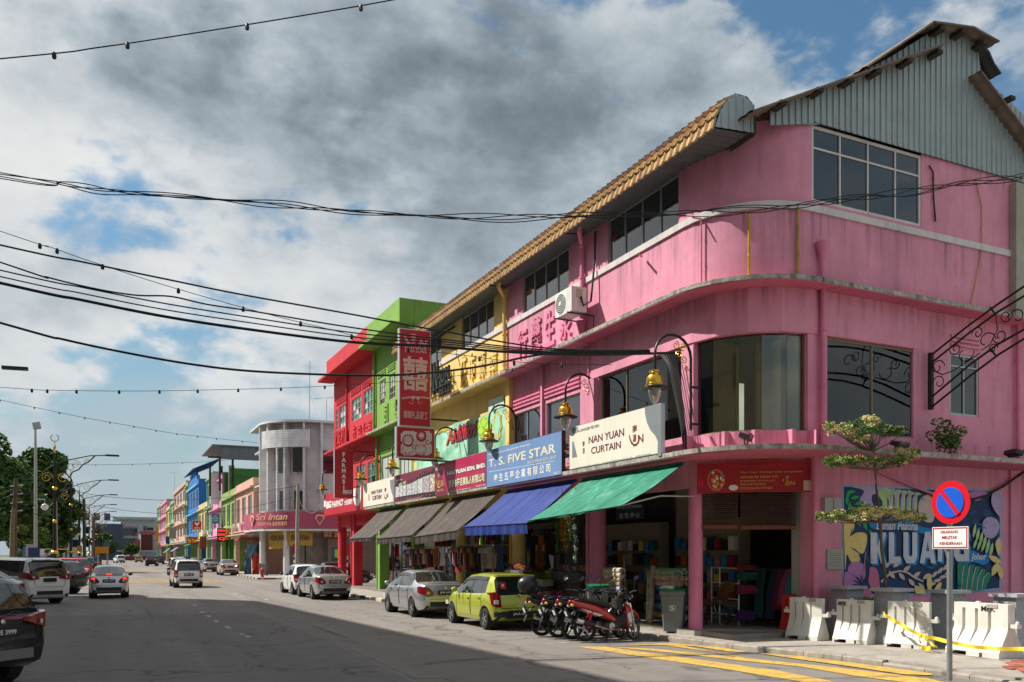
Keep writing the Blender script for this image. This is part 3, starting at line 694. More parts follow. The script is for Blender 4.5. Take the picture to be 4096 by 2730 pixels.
bx('side_pier', (21.05, 14.2, 8.2), (21.35, 14.39, 11.6), paint('pier_grey', (.35, .33, .27)), pk)
rz = onx(*Qz(1700, 700, 1.96)(1700, 640), XU - .1)
pipe_obj(pk, [rz, rz + Vector((-.28, -.25, -.06))], .03, M_PINKD, 'stub_pipe')

# ================================================================ pink middle house
pb = thing('pink_shophouse', 'narrow pink terrace house with raised characters between yellow house and rounded corner house', 'building', (13, 23, 0), world=True)
def terrace_unit(par, y0, y1, m, zt=ZT, slabm=None):
 wall_mb(MB(), 'x', XU, y0, y1, ZM1, ZB, .22).obj('wall', m, par)
 bx('sill_band', (XU - .05, y0 + .003, ZB + .002), (XU + .2, y1 - .003, ZB + .16), M_BAND, par)
 bx('canopy_slab', (XM, y0 + .002, ZM0), (XF + .2, y1 - .002, ZM1 - .002), slabm or m, par)
 bx('canopy_edge', (XM - .012, y0 + .002, ZM0 + .025), (XM + .1, y1 - .002, ZM1 + .006), M_MOSS, par)
 bx('canopy_slab', (XS, y0 + .002, ZL0), (15.4, y1 - .002, ZL1 - .002), slabm or m, par)
 bx('canopy_edge', (XS - .012, y0 + .002, ZL0 + .02), (XS + .1, y1 - .002, ZL1 + .006), M_MOSS, par)
 bx('beam', (12.5, y0 + .2, 3.72), (12.75, y1 - .2, ZL0 - .002), m, par)
 bx('walkway_floor', (12.35, y0 + .002, .05), (18.5, y1 - .002, FLZ), M_INFL, par)
 bx('room_backing', (XU + .4, y0 + .03, ZM1), (XU + .45, y1 - .03, 11.1), M_IN, par)
def piers(par, m, y0, y1, wins, z0, z1):
 for a, b in rows_free(y0, y1, wins): bx('pier', (XU, a, z0), (XU + .22, b, z1), m, par)
terrace_unit(pb, BY[1], BY[2], M_PINK)
piers(pb, M_PINK, BY[1], BY[2], [(21.98, 25.1)], ZB + .162, ZT + .1)
window(pb, 'x', XU, 21.98, 25.1, ZB + .17, ZT, 4, 1, gm=M_GLASSB, inset=.05)
B5 = Qz(1300, 1150, 1.96)
wy = [onx(*B5(x, 900), XF).y for x in (1690, 1475, 2000, 1735)]
wins = [(wy[0], wy[1], 4.9, 6.78), (max(wy[2], BY[1] + .12), wy[3], 4.9, 6.78)]
wall_mb(MB(), 'x', XF, BY[1], BY[2], ZL1, ZM0 - .002, .2, wins).obj('wall', M_PINK, pb)
for a, b, c, d in wins:
 window(pb, 'x', XF, a, b, c, d, 2, 1, fm=M_FRAME, gm=M_GLASSB, inset=.04, fr=.04)
 vents(pb, 'x', XF, a - .02, b + .05, 6.92, 7.42, 4, M_PINKD, .05)
bx('pilaster', (XF - .1, (wy[0] + wy[3])/2 - .09, ZL1), (XF - .001, (wy[0] + wy[3])/2 + .03, ZM0 - .003), M_PINK, pb)
pipe_obj(pb, [(XF - .06, BY[1] + .06, ZM0), (XF - .06, BY[1] + .06, ZL1)], .03, M_PINKD)
bx('pier', (XF - .14, BY[1] - .35, ZL1), (XF - .001, BY[1] - .05, 7.0), M_PINK, pb)
column(pb, 12.64, BY[2] - .1, FLZ - .1, ZL0 - .002, .001, M_PINKD, name='column_core')
pipe_obj(pb, [(12.5, BY[1] + .28, .2), (12.5, BY[1] + .28, ZL0)], .07, M_PINKD)
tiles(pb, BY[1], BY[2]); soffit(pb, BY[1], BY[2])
bx('roof_deck', (12.66, BY[1], 11.0), (26, BY[2], 11.3), M_RUST, pb)
B3 = Qz(1700, 700, 1.96)
def raised(par, s, boxes, x, m, name='raised_character', d=.06, bold=.02):
 for ch, (a, b) in zip(s, boxes):
  A = onx(*a, x); B = onx(*b, x); y0, y1 = max(A.y, B.y), min(A.y, B.y)
  letter(MB(), ch, (x, y0, min(A.z, B.z)), (0, -1, 0), (0, 0, 1), y0 - y1, abs(A.z - B.z), off=-.005, ext=d, bold=bold).obj(name, m, par)
raised(pb, '行藥生永', [(B3(735, 1230), B3(808, 1420)), (B3(843, 1145), B3(918, 1365)), (B3(948, 1090), B3(1025, 1325)), (B3(1062, 1135), B3(1155, 1265))], XU, M_PINKD)

# ================================================================ yellow house (two bays)
yl = thing('yellow_shophouse', 'yellow shophouse with black wall letters and green banner beside the pink house', 'building', (13, 30, 0), world=True)
Y2 = 36.8
terrace_unit(yl, BY[2], Y2, M_YELW)
yw = [(27.40, 30.50), (32.64, 35.7)]
piers(yl, M_YELW, BY[2], Y2, yw, ZB + .162, ZT + .1)
for a, b in yw: window(yl, 'x', XU, a, b, ZB + .17, ZT, 4, 1, gm=M_GLASSB, inset=.05)
wins = [(26.5, 30.9, 4.6, 5.75), (31.6, 36.4, 4.6, 5.75)]
wall_mb(MB(), 'x', XF, BY[2], Y2, ZL1, ZM0 - .002, .2, wins).obj('wall', M_YELW, yl)
for a, b, c, d in wins: window(yl, 'x', XF, a, b, c, d, 6, 1, fm=M_DARKFR, gm=M_WHTGL, inset=.04, fr=.05)
bx('pier', (XF - .16, BY[2] + .02, ZL1), (XF - .001, BY[2] + .32, ZM0 - .003), M_YELW, yl)
M_YELD = paint('yellow_pipe_old', (.72, .36, .06), .4)
pipe_obj(yl, [(11.75, BY[2] - .35, 11.15), (11.75, BY[2] - .3, 10.98), (XU - .1, BY[2] + .1, 10.75), (XU - .1, BY[2] + .1, 8.16)], .07, M_YELW)
pipe_obj(yl, [(XF - .1, BY[2] + .1, ZM0), (XF - .1, BY[2] + .1, ZL1)], .06, M_YELD)
for y in (BY[2], BY[3]): column(yl, 12.64, y - .02, FLZ - .1, ZL0 - .002, .24, M_YELW)
pipe_obj(yl, [(12.5, BY[2] + .3, .2), (12.5, BY[2] + .3, ZL0)], .07, M_YELD)
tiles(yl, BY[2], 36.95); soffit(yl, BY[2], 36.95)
bx('roof_deck', (12.66, BY[2], 11.0), (26, Y2, 11.3), M_RUST, yl)
bx('side_roof', (12.3, 36.0, 12.0), (22, 36.7, 12.1), M_RUST, yl)
Y5 = Qz(1560, 1250, 2038/520)
raised(yl, '南源布莊', [(Y5(1570, 640), Y5(1690, 950)), (Y5(1405, 640), Y5(1512, 1000)), (Y5(1245, 660), Y5(1350, 1060)), (Y5(1115, 720), Y5(1212, 1140))][::1], XU, M_YELW, d=.07)
M_BLKM = mat('black_metal', (.02, .025, .027), .5, var=.2, vs=8)
def letters_x(par, s, a, b, x, m, d=.08, bold=.0, name='wall_letters'):
 A = onx(*a, x); B = onx(*b, x)
 return letter(MB(), s, (x, max(A.y, B.y), min(A.z, B.z)), (0, -1, 0), (0, 0, 1), abs(A.y - B.y), abs(A.z - B.z), off=0, ext=d, bold=bold).obj(name, m, par)
for s, a, b in (('SDN.', Y5(800, 905), Y5(965, 1040)), ('BHD.', Y5(803, 1125), Y5(965, 1260)), ('NAN YUAN', Y5(330, 1010), Y5(770, 1270))):
 letters_x(yl, s, a, b, XU - .12, M_BLKM, .09, .012)
fr = MB()
for z in (8.45, 8.75): fr.tube([(XU - .25, 30.9, z), (XU - .25, 34.2, z)], .025, 4)
for y in (31.0, 31.8, 32.6, 33.4): fr.tube([(XU - .25, y, 8.3), (XU - .25, y, 8.76)], .025, 4); fr.tube([(XU - .25, y, 8.75), (XU, y, 8.75)], .02, 4)
fr.obj('letter_rack', M_BLKM, yl)
bx('gutter_pipe', (XU - .1, 33.6, 10.9), (XU - .04, 31.0, 10.96), M_TIMB, yl)

# ================================================================ green house and red house
gn = thing('green_shophouse', 'bright green three storey shophouse with tall parapet beside the red house', 'building', (13, 39, 0), world=True)
def high_unit(par, y0, y1, m, m_in, wins2, wins1, gm1, gm2, vent2, end=False):
 zt = 13.6
 wall_mb(MB(), 'x', XU, y0, y1, ZM1, 12.5, .22, wins2).obj('wall', m, par)
 bx('parapet', (XM - .05, y0, 12.52), (XU + .25, y1, zt), m, par)
 bx('canopy_slab', (11.35, y0, 12.38), (XU - .002, y1 + (.4 if end else 0), 12.518), m, par)
 bx('canopy_slab', (XM - .1, y0, ZM0), (XF + .2, y1 + (.5 if end else 0), ZM1 - .002), m, par)
 bx('canopy_slab', (XS, y0, ZL0), (15.4, y1 + (.5 if end else 0), ZL1 - .002), m, par)
 bx('canopy_edge', (XM - .112, y0 + .003, ZM0 + .03), (XM, y1 - .003, ZM1 + .005), M_MOSS if not end else m, par)
 bx('canopy_edge', (XS - .012, y0 + .003, ZL0 + .02), (XS + .1, y1 - .003, ZL1 + .005), M_MOSS if not end else m, par)
 wall_mb(MB(), 'x', XF, y0, y1, ZL1, ZM0 - .002, .2, wins1).obj('wall', m, par)
 for a, b, c, d in wins2: window(par, 'x', XU, a, b, c, d, 3, 4, fm=M_WHT if not end else M_FRAME, gm=gm1, inset=.03, fr=.05)
 for a, b, c, d in wins1: window(par, 'x', XF, a, b, c, d, 3, 4 if end else 1, fm=M_FRAME, gm=gm2, inset=.03, fr=.05)
 for a, b in vent2:
  vents(par, 'x', XU, a, b, 10.86, 11.2, 3, m, .04); vents(par, 'x', XF, a, b, 7.1, 7.5, 3, m, .04)
 bx('beam', (12.5, y0 + .1, 3.62), (12.75, y1 - .1, ZL0 - .002), m, par)
 bx('walkway_floor', (12.35, y0, .05), (18.5, y1, FLZ), M_INFL, par)
 bx('room_backing', (XU + .4, y0 + .03, ZM1), (XU + .45, y1 - .03, 12.4), M_IN, par)
 bx('roof_deck', (12.5, y0, 12.5), (30, y1, 12.7), M_RUST, par)
high_unit(gn, Y2 + .02, BY[5], M_GRN, M_IN, [(40.44, 41.42, 9.48, 10.68), (38.9, 39.82, 9.48, 10.68), (37.2, 38.2, 9.48, 10.68)], [(39.0, 41.8, 5.0, 6.92), (37.1, 38.8, 5.0, 6.92)], [M_WHTGL, M_GLASS], M_WHTGL, [(40.4, 41.75), (38.85, 40.1)])
bx('party_wall', (XU + .25, Y2 + .001, 8.2), (30, Y2 + .25, 13.6), M_GRN, gn)
pipe_obj(gn, [(XU - .1, BY[5] - .1, 12.3), (XU - .1, BY[5] - .1, ZM1)], .07, M_GRN); pipe_obj(gn, [(XF - .15, BY[5] - .1, ZM0), (XF - .15, BY[5] - .1, ZL1)], .07, M_GRN)
raised(gn, '司', [(B5(468, 925), B5(498, 1075))], XU, M_GRN)
raised(gn, '德', [(B5(548, 880), B5(590, 1045))], XU, M_GRN)
for y in (BY[4], BY[5]): bx('column', (12.4, y - .24, .2), (12.9, y + .12, ZL0 - .003), M_GRN, gn)
pipe_obj(gn, [(12.42, BY[5] + .22, .2), (12.42, BY[5] + .22, ZL0)], .07, M_GRN)
rd = thing('red_shophouse', 'scarlet corner shophouse with green window panes and raised lettering', 'building', (13, 47, 0), world=True)
high_unit(rd, BY[5] + .01, BY[7], M_RED, M_IN, [(42.5, 44.39, 9.4, 10.68), (44.95, 46.85, 9.4, 10.62), (47.85, 49.7, 9.4, 10.68), (50.0, 50.6, 9.4, 10.6)],
          [(42.57, 44.3, 5.4, 6.9), (44.9, 46.63, 5.4, 6.9), (47.8, 50.4, 5.4, 6.9)], [M_GRNGL, M_WHTGL, M_GLASS], [M_GRNGL, M_GLASS], [(45.0, 47.1), (42.5, 44.75), (47.9, 50.4)], True)
wall_mb(MB(), 'y', BY[7] - .2, XF, 28, ZL1, 13.3, .2).obj('wall', M_RED, rd)
pipe_obj(rd, [(XU - .1, 47.6, 12.3), (XU - .1, 47.6, ZM1)], .06, M_RED); pipe_obj(rd, [(12.42, 47.55, .2), (12.42, 47.55, ZL0)], .07, M_RED)
raised(rd, '利公益布昌', [(B5(338, 1050), B5(380, 1135)), (B5(300, 1070), B5(336, 1150)), (B5(258, 1090), B5(290, 1165)), (B5(218, 1090), B5(246, 1185)), (B5(160, 1130), B5(185, 1210))], XU, M_RED)
raised(rd, '和記號', [(B5(132, 1110), B5(156, 1215)), (B5(103, 1125), B5(128, 1225)), (B5(78, 1140), B5(99, 1245))], XU, M_RED)
bx('column', (12.4, 47.0, .2), (12.9, 47.4, ZL0 - .003), M_RED, rd); column(rd, 12.64, 50.6, .1, ZL0 - .003, .26, M_RED)
RR = Qz(900, 1600, 1.742)
for s, a, b in (('TONG AH COMPANY', RR(893, 810), RR(1040, 850)),):
 A = onx(*a, 12.48); B = onx(*b, 12.48)
 letter(MB(), s, (12.497, 46.8, 3.78), (0, -1, 0), (0, 0, 1), 4.4, .32, off=0, ext=.03, bold=.02).obj('raised_lettering', M_RED, rd)
# shop interiors behind yellow, green, red: back wall, ceilings, side walls
for par, y0, y1 in ((pb, BY[1], BY[2]), (yl, BY[2], Y2)):
 bx('shop_back', (16.8, y0 + .05, FLZ), (16.9, y1 + .04, 4.2), M_IN, par); bx('rear_wall', (19.0, y0 - .3, 0), (19.1, y1 + .3, 4.3), M_IN, par); bx('shop_ceiling', (12.9, y0 + .1, 4.0), (18.4, y1 - .05, 4.05), M_IN, par)
 bx('shop_side', (14.4, y1 - .08, FLZ), (16.8, y1 - .01, 4.0), M_IN, par)
for par, y0, y1 in ((gn, Y2, BY[5]), (rd, BY[5], BY[7])):
 wall_mb(MB(), 'x', 15.0, y0 + .05, y1 - .05, FLZ, ZL0 - .002, .15, [(y0 + 1.0, y1 - 1.2, FLZ, 3.2)]).obj('shop_front', mat('shopfront_cream', (.45, .40, .33), .7, var=.1), par)
 window(par, 'x', 15.0, y0 + 1.0, y1 - 1.2, FLZ, 3.2, 4, 1, fm=mat('frame_red', (.4, .03, .04), .5), gm=glass_mat('shop_glass', (.5, .5, .48), .06), inset=.03)
 bx('shop_back', (18.0, y0 + .1, FLZ), (18.1, y1 - .1, 4.2), mat('shop_inside_pale', (.25, .22, .2), .9), par)

# ================================================================ signs and print
def onpl(px, py, P, n): r = _ray(px, py); P = Vector(P) - Vector((0, 0, H)); k = P.dot(n) / r.dot(n); return Vector((0, 0, H)) + r * k
C_CREAM = mat('sign_cream', (.74, .71, .60), .45, var=.05, vs=1.5, dirt=.12); C_MAR = mat('print_maroon', (.16, .012, .018), .5); C_GREYP = mat('print_grey', (.20, .22, .24), .5, var=.08)
C_BLUE = mat('sign_blue', (.155, .27, .50), .5, var=.10, vs=1.2, dirt=.2); C_CRM2 = mat('print_cream', (.70, .66, .46), .5); C_WHT = mat('print_white', (.80, .80, .78), .5, var=.05)
C_BLK = mat('print_black', (.015, .015, .015), .5); C_MAG = mat('sign_magenta', (.42, .02, .085), .42, var=.12, vs=1.5, dirt=.1); C_MAGD = mat('sign_wine', (.18, .02, .05), .45, var=.15, vs=1.5)
C_RED = mat('sign_red', (.46, .012, .03), .4, var=.08, vs=1.5); C_REDP = mat('print_red', (.55, .01, .04), .5); C_GOLD = mat('print_gold', (.62, .40, .10), .4); C_YELP = mat('print_yellow', (.78, .62, .05), .5)
C_ALU = mat('aluminium_edge', (.55, .57, .58), .4, metal=.7); C_ROSE = mat('print_rose', (.62, .42, .40), .5)
LXU, LXV = (0, -1, 0), (0, 0, 1)
def lx(par, s, a, b, x, m, off=.006, bold=0., name='lettering', shear=0., keep=False, sp=1., outline=None):
 A = onx(*a, x); B = onx(*b, x); y0 = max(A.y, B.y); z0 = min(A.z, B.z); w = abs(A.y - B.y); h = abs(A.z - B.z)
 if outline:
  g = .016; letter(MB(), s, (x, y0 + g, z0 - g), LXU, LXV, w + 2*g, h + 2*g, off=off, bold=bold + .035, shear=shear, sp=sp).obj(name, outline, par); off += .004
 return letter(MB(), s, (x, y0, z0), LXU, LXV, w, h, off=off, bold=bold, shear=shear, keep=keep, sp=sp).obj(name, m, par)
def px_poly(par, pts, x, m, off=.004, name='print'):
 P = [onx(*q, x) for q in pts]
 return MB().add([(x - off, p.y, p.z) for p in P], [list(range(len(P)))]).obj(name, m, par)
def sign_x(name, label, y0, y1, z0, z1, m, x=XS - .03, th=.12, edge=None):
 t = thing(name, label, 'sign', (x, (y0 + y1)/2, z0), world=True)
 bx('face', (x, y0 + .015, z0 + .015), (x + .02, y1 - .015, z1 - .015), m, t)
 bx('frame', (x + .004, y0, z0), (x + th, y1, z1), edge or C_ALU, t)
 return t
def swoosh(par, pts, x, m, wd):
 P = [onx(*q, x - .006) for q in pts]; mb = MB(); n = len(P)
 rows = []
 for i, p in enumerate(P):
  a = P[max(0, i-1)]; b = P[min(n-1, i+1)]; t = (b - a).normalized(); nn = Vector((0, -t.z, t.y)); w = wd * (.35 + .65 * sin(pi * (i + .6) / (n + .2)))
  rows.append([p + nn*w, p - nn*w])
 return mb.grid(rows).obj('logo', m, par)
x = XS - .03
G5 = Qz(2000, 1500, 2.24)
s1 = sign_x('shop_sign', 'large cream curtain shop sign with maroon letters above the green awning', 16.28*11.67/11.5 - .0, 20.9, 4.40, 5.58, C_CREAM)
px_poly(s1, [G5(*q) for q in ((1298, 294), (1302, 360), (1318, 430), (1350, 500), (1395, 550), (1415, 600), (1412, 733), (1445, 727), (1445, 258))], x, C_GREYP)
px_poly(s1, [G5(*q) for q in ((647, 600), (660, 597), (692, 735), (647, 745))], x, C_GREYP); px_poly(s1, [G5(*q) for q in ((647, 478), (700, 466), (695, 490), (647, 515))], x, C_GREYP)
for s, a, b, m in (('KEDAI LANGSIR FESYEN', (653, 528), (888, 442), C_BLK), ('NAN YUAN', (795, 620), (1112, 478), C_MAR), ('CURTAIN', (818, 712), (1083, 592), C_MAR), ('南', (1188, 522), (1228, 445), C_MAR), ('源', (1190, 605), (1222, 530), C_MAR),
                   ('N', (1238, 612), (1285, 528), C_MAR), ('南', (741, 645), (759, 592), C_MAR), ('源', (741, 708), (759, 655), C_MAR), ('DIMILIKI OLEH: NAN YUAN CURTAIN SDN. BHD. (124821-T)', (672, 842), (893, 790), C_GREYP), ('NO. 4, JALAN DATO TEOH SIEW KHOR, 86000 KLUANG, JOHOR', (918, 797), (1187, 733), C_GREYP), ('MPK/SPR/401/PER.KHAS/2539', (1215, 742), (1353, 700), C_GREYP)):
 lx(s1, s, G5(*a), G5(*b), x, m, bold=.012 if len(s) < 9 else 0)
swoosh(s1, [G5(*q) for q in ((1157, 540), (1165, 575), (1178, 610), (1200, 632), (1222, 625), (1240, 600), (1252, 560))], x, C_MAR, .028)
s2 = sign_x('shop_sign', 'sky blue signboard with cream FIVE STAR lettering above the blue awning', 21.35, 26.72, 4.30, 5.57, C_BLUE, edge=mat('steel_dark', (.06, .06, .06), .5, metal=.6))
for s, a, b, m, bo in (('T. S. FIVE STAR', (1285, 1415), (1810, 1222), C_CRM2, .02), ('ENTERPRISE SDN. BHD.', (1590, 1388), (1818, 1316), C_CRM2, 0), ('泰 生 五 星 企 業 有 限 公 司', (1325, 1532), (1768, 1376), C_WHT, .018), ('Penjagaan Bunga Tiruan & Alat-alat Jahitan, Perkahwinan', (1285, 1325), (1610, 1222), C_WHT, .01), ('664811-U', (1795, 1470), (1840, 1440), C_WHT, 0)):
 lx(s2, s, B5(*a), B5(*b), x, m, bold=bo)
px_poly(s2, [B5(*q) for q in ((1285, 1447), (1800, 1360), (1800, 1363), (1285, 1450))], x, C_WHT)
GS = Qz(1550, 1850, 5.229)
s3 = sign_x('shop_sign', 'magenta fabric shop sign with white letters over gold characters', 26.76, 31.9, 4.38, 5.57, C_MAG)
px_poly(s3, [GS(*q) for q in ((1003, 85), (1050, 75), (1262, 690), (1008, 722))], x, C_MAGD)
lx(s3, 'NAN YUAN SDN. BHD.', GS(1255, 285), GS(2055, 5), x, C_WHT, bold=.045, outline=C_BLK); lx(s3, '南源布莊百貨私人有限公司', GS(1285, 545), GS(2030, 212), x, C_CRM2, bold=.03, outline=C_BLK)
for s, a, b in (('KEDAI KAIN', (1005, 178), (1162, 72)), ('No. 5-8, Jalan Dato Teoh Siew Khor, 86000 Kluang, Johor.', (1312, 628), (1745, 522)), ('MPK/ SPR/ 401/ JKAB.1', (1850, 525), (2060, 450))): lx(s3, s, GS(*a), GS(*b), x, C_WHT, off=.008)
for s, a, b in (('南', (1055, 330), (1090, 235)), ('源', (1060, 480), (1092, 370)), ('N', (1122, 510), (1170, 365)), ('NAN YUAN', (1040, 622), (1170, 548))): lx(s3, s, GS(*a), GS(*b), x, C_GOLD, off=.008, bold=.01)
swoosh(s3, [GS(*q) for q in ((1020, 370), (1035, 450), (1060, 520), (1090, 525), (1115, 470))], x - .003, C_GOLD, .03)
s4 = sign_x('shop_sign', 'wine red sign with a curved film strip of old photos', 31.95, 37.12, 4.38, 5.57, C_MAGD)
def curve_px(pts, k=14):
 out = []
 for i in range(k + 1):
  t = i / k * (len(pts) - 1); j = min(int(t), len(pts) - 2); f = t - j; f = f*f*(3 - 2*f)*.4 + f*.6
  out.append((pts[j][0] + (pts[j+1][0] - pts[j][0]) * f, pts[j][1] + (pts[j+1][1] - pts[j][1]) * f))
 return out
up0 = curve_px([(165, 420), (400, 410), (560, 345), (720, 215), (860, 150), (995, 118)]); up1 = [(a, b + 62 + (995 - a) * -.01) for a, b in up0]
lo1 = curve_px([(172, 745), (400, 715), (700, 668), (995, 636)]); lo2 = [(a, b + 62) for a, b in lo1]
px_poly(s4, [GS(*q) for q in up0 + [(995, 715)] + lo2[::-1]], x, C_BLK)
C_PH = [mat('photo_pale', (.42, .47, .50), .5, var=.7, vs=9, var2=(.75, .8, .8)), mat('photo_mid', (.22, .26, .30), .5, var=.8, vs=12, var2=(.7, .72, .72)), mat('photo_color', (.32, .16, .14), .5, var=.8, vs=10, var2=(.7, .5, .4)), mat('photo_dark', (.05, .05, .07), .5, var=.8, vs=14, var2=(.5, .45, .5))]
for i, (x0, x1, t0, t1, b0, b1) in enumerate(((170, 250, 520, 505, 735, 722), (255, 318, 490, 480, 720, 710), (325, 390, 475, 468, 706, 698), (400, 505, 465, 440, 694, 678), (510, 628, 430, 375, 676, 660), (635, 742, 360, 318, 655, 636), (750, 880, 312, 262, 636, 622), (890, 992, 255, 238, 620, 600))):
 px_poly(s4, [GS(x0, t0), GS(x1, t1), GS(x1, b1), GS(x0, b0)], x, C_PH[(0, 0, 0, 1, 1, 0, 3, 2)[i]], .008, 'photo_print')
for i in range(13):
 for lst, dy in ((up0, 10), (lo1, 12)):
  a = lst[i]; px_poly(s4, [GS(a[0] + 4, a[1] + dy), GS(a[0] + 26, a[1] + dy - 3), GS(a[0] + 26, a[1] + dy + 34), GS(a[0] + 4, a[1] + dy + 38)], x, C_MAG, .008, 'film_hole')
lx(s4, 'Kedai Kain', GS(185, 400), GS(312, 335), x, C_WHT, shear=.3, off=.01); lx(s4, 'Sejak 1962', GS(235, 505), GS(392, 392), x, C_CRM2, shear=.3, off=.012, bold=.02)
lx(s4, 'No. 5-8, Jalan Dato Teoh Siew Khor, 86000 Kluang, Johor.', GS(410, 788), GS(725, 715), x, C_WHT, off=.01)
s5 = sign_x('shop_sign', 'small cream curtain shop sign between the red pharmacy sign and film strip sign', 37.2, 42.45, 4.40, 5.57, C_CREAM)
for s, a, b, m in (('NAN YUAN', (1020, 662), (1095, 618), C_MAR), ('CURTAIN', (1028, 702), (1090, 658), C_MAR), ('南', (1112, 642), (1124, 612), C_MAR), ('N', (1126, 685), (1137, 650), C_MAR)): lx(s5, s, RR(*a), RR(*b), x, m, bold=.03)
swoosh(s5, [RR(*q) for q in ((1106, 655), (1110, 678), (1118, 690), (1126, 682), (1130, 660))], x, C_MAR, .035)
px_poly(s5, [RR(*q) for q in ((1150, 560), (1152, 600), (1160, 640), (1172, 680), (1172, 740), (1180, 738), (1180, 552))], x, C_GREYP); px_poly(s5, [RR(*q) for q in ((1001, 658), (1006, 657), (1006, 702), (1001, 703))], x, C_MAR)
s6 = sign_x('shop_sign', 'red pharmacy signboard with white letters and oval logo on the red house', 42.55, 51.2, 4.30, 5.58, C_RED, edge=C_RED)
lx(s6, 'BIG', RR(707, 760), RR(740, 702), x, C_WHT, bold=.05); lx(s6, 'PHARMACY', RR(745, 752), RR(825, 690), x, C_WHT, bold=.03); lx(s6, '大百药行', RR(832, 737), RR(888, 688), x, C_WHT, bold=.03)
px_poly(s6, [RR(896, 620), RR(948, 608), RR(948, 690), RR(896, 705)], x, C_WHT)
px_poly(s6, [RR(922 + 24*cos(t), 690 - 3*cos(t) + 50*sin(t)) for t in [2*pi*i/20 for i in range(20)]], x, C_WHT, .006); lx(s6, 'b', RR(915, 690), RR(928, 640), x, C_RED, off=.01, bold=.04)
px_poly(s6, [RR(690, 705), RR(702, 703), RR(702, 745), RR(690, 747)], x, C_WHT)

def face_y(par, s, a, b, y, m, bold=0., off=.006, keep=False, name='lettering', shear=0., sp=1.):
 A = ony(*a, y); B = ony(*b, y)
 return letter(MB(), s, (min(A.x, B.x), y, min(A.z, B.z)), (1, 0, 0), (0, 0, 1), abs(A.x - B.x), abs(A.z - B.z), off=off, bold=bold, keep=keep, shear=shear, sp=sp).obj(name, m, par)
def poly_y(par, pts, y, m, off=.006, name='print'):
 P = [ony(*q, y) for q in pts]; return MB().add([(p.x, y - off, p.z) for p in P], [list(range(len(P)))]).obj(name, m, par)
def sign_y(name, label, y, x0, x1, z0, z1, m, th=.22, rim=.03):
 t = thing(name, label, 'sign', ((x0 + x1)/2, y, z0), world=True)
 bx('face', (x0 + rim, y, z0 + rim), (x1 - rim, y + .02, z1 - rim), m, t); bx('frame', (x0, y + .003, z0), (x1, y + th, z1), C_ALU, t)
 return t
yv = 30.85
v1 = sign_y('hanging_sign', 'tall red double happiness signboard hung out from the yellow house', yv, 9.88, 11.14, 6.88, 10.58, C_RED)
face_y(v1, '囍', Y5(198, 1212), Y5(608, 720), yv, C_ROSE, bold=.02)
face_y(v1, 'NAN YUAN', Y5(235, 615), Y5(572, 565), yv, C_ROSE, bold=.02); face_y(v1, '南', Y5(325, 425), Y5(408, 335), yv, C_ROSE, bold=.01); face_y(v1, '源', Y5(330, 500), Y5(400, 425), yv, C_ROSE, bold=.01)
poly_y(v1, [Y5(*q) for q in ((232, 618), (572, 624), (572, 630), (232, 624))], yv, C_ROSE)
poly_y(v1, [Y5(*q) for q in ((213, 375), (252, 378), (275, 430), (330, 500), (390, 520), (440, 500), (440, 535), (370, 545), (300, 525), (245, 460))], yv, C_ROSE); face_y(v1, 'N', Y5(440, 550), Y5(592, 432), yv, C_ROSE, bold=.06, shear=.25)
def heart(cx, cy, r): return [(cx + r*1.05*(16*sin(t)**3)/16, cy - r*(13*cos(t) - 5*cos(2*t) - 2*cos(3*t) - cos(4*t))/16) for t in [2*pi*i/22 for i in range(22)]]
for c in ((362, 1340), (440, 1345)): poly_y(v1, [Y5(*q) for q in heart(*c, 36)], yv, C_ROSE)
for sg, cx in ((-1, 325), (1, 478)):
 for k in range(5):
  a = (cx + sg*k*26, 1335 + 4*k); poly_y(v1, [Y5(*q) for q in (a, (a[0] + sg*34, a[1] - 22), (a[0] + sg*40, a[1] + 4), (a[0] + sg*12, a[1] + 14))], yv, C_ROSE)
 for k in range(10):
  t0, t1 = k*.55, (k+1)*.55; r0, r1 = 48 - 4*k, 44 - 4*k; b = (cx - sg*20 + sg*0, 1400)
  poly_y(v1, [Y5(b[0] + sg*r0*cos(t0), b[1] + r0*sin(t0)), Y5(b[0] + sg*r1*cos(t1), b[1] + r1*sin(t1)), Y5(b[0] + sg*(r1 - 7)*cos(t1), b[1] + (r1 - 7)*sin(t1)), Y5(b[0] + sg*(r0 - 7)*cos(t0), b[1] + (r0 - 7)*sin(t0))], yv, C_ROSE, name='scroll_print')
face_y(v1, '婚嫁礼品服务', B5(615, 1025), B5(808, 978), yv, C_ROSE, bold=.015)
bx('support_arm', (11.1, yv + .1, 7.2), (12.3, yv + .16, 7.26), M_BLKM, v1); bx('support_arm', (11.1, yv + .1, 10.0), (12.3, yv + .16, 10.06), M_BLKM, v1)
v2 = sign_y('hanging_sign', 'white sign with red wavy border and bridal couple drawing below the double happiness sign', yv - .02, 9.76, 11.30, 5.68, 6.86, C_RED)
cxy = [(568 + 295*(i/24), 1105) for i in range(25)]
wave = []
for i in range(40):
 f = i/40
 if f < .25: q = (585 + 262*f*4, 1120)
 elif f < .5: q = (847, 1120 + 205*(f - .25)*4)
 elif f < .75: q = (847 - 262*(f - .5)*4, 1325)
 else: q = (585, 1325 - 205*(f - .75)*4)
 k = .93 if i % 5 else .82
 wave.append((716 + (q[0] - 716)*k, 1222 + (q[1] - 1222)*k))
poly_y(v2, [B5(*q) for q in wave], yv - .02, mat('print_offwhite', (.62, .56, .54), .5), .006)
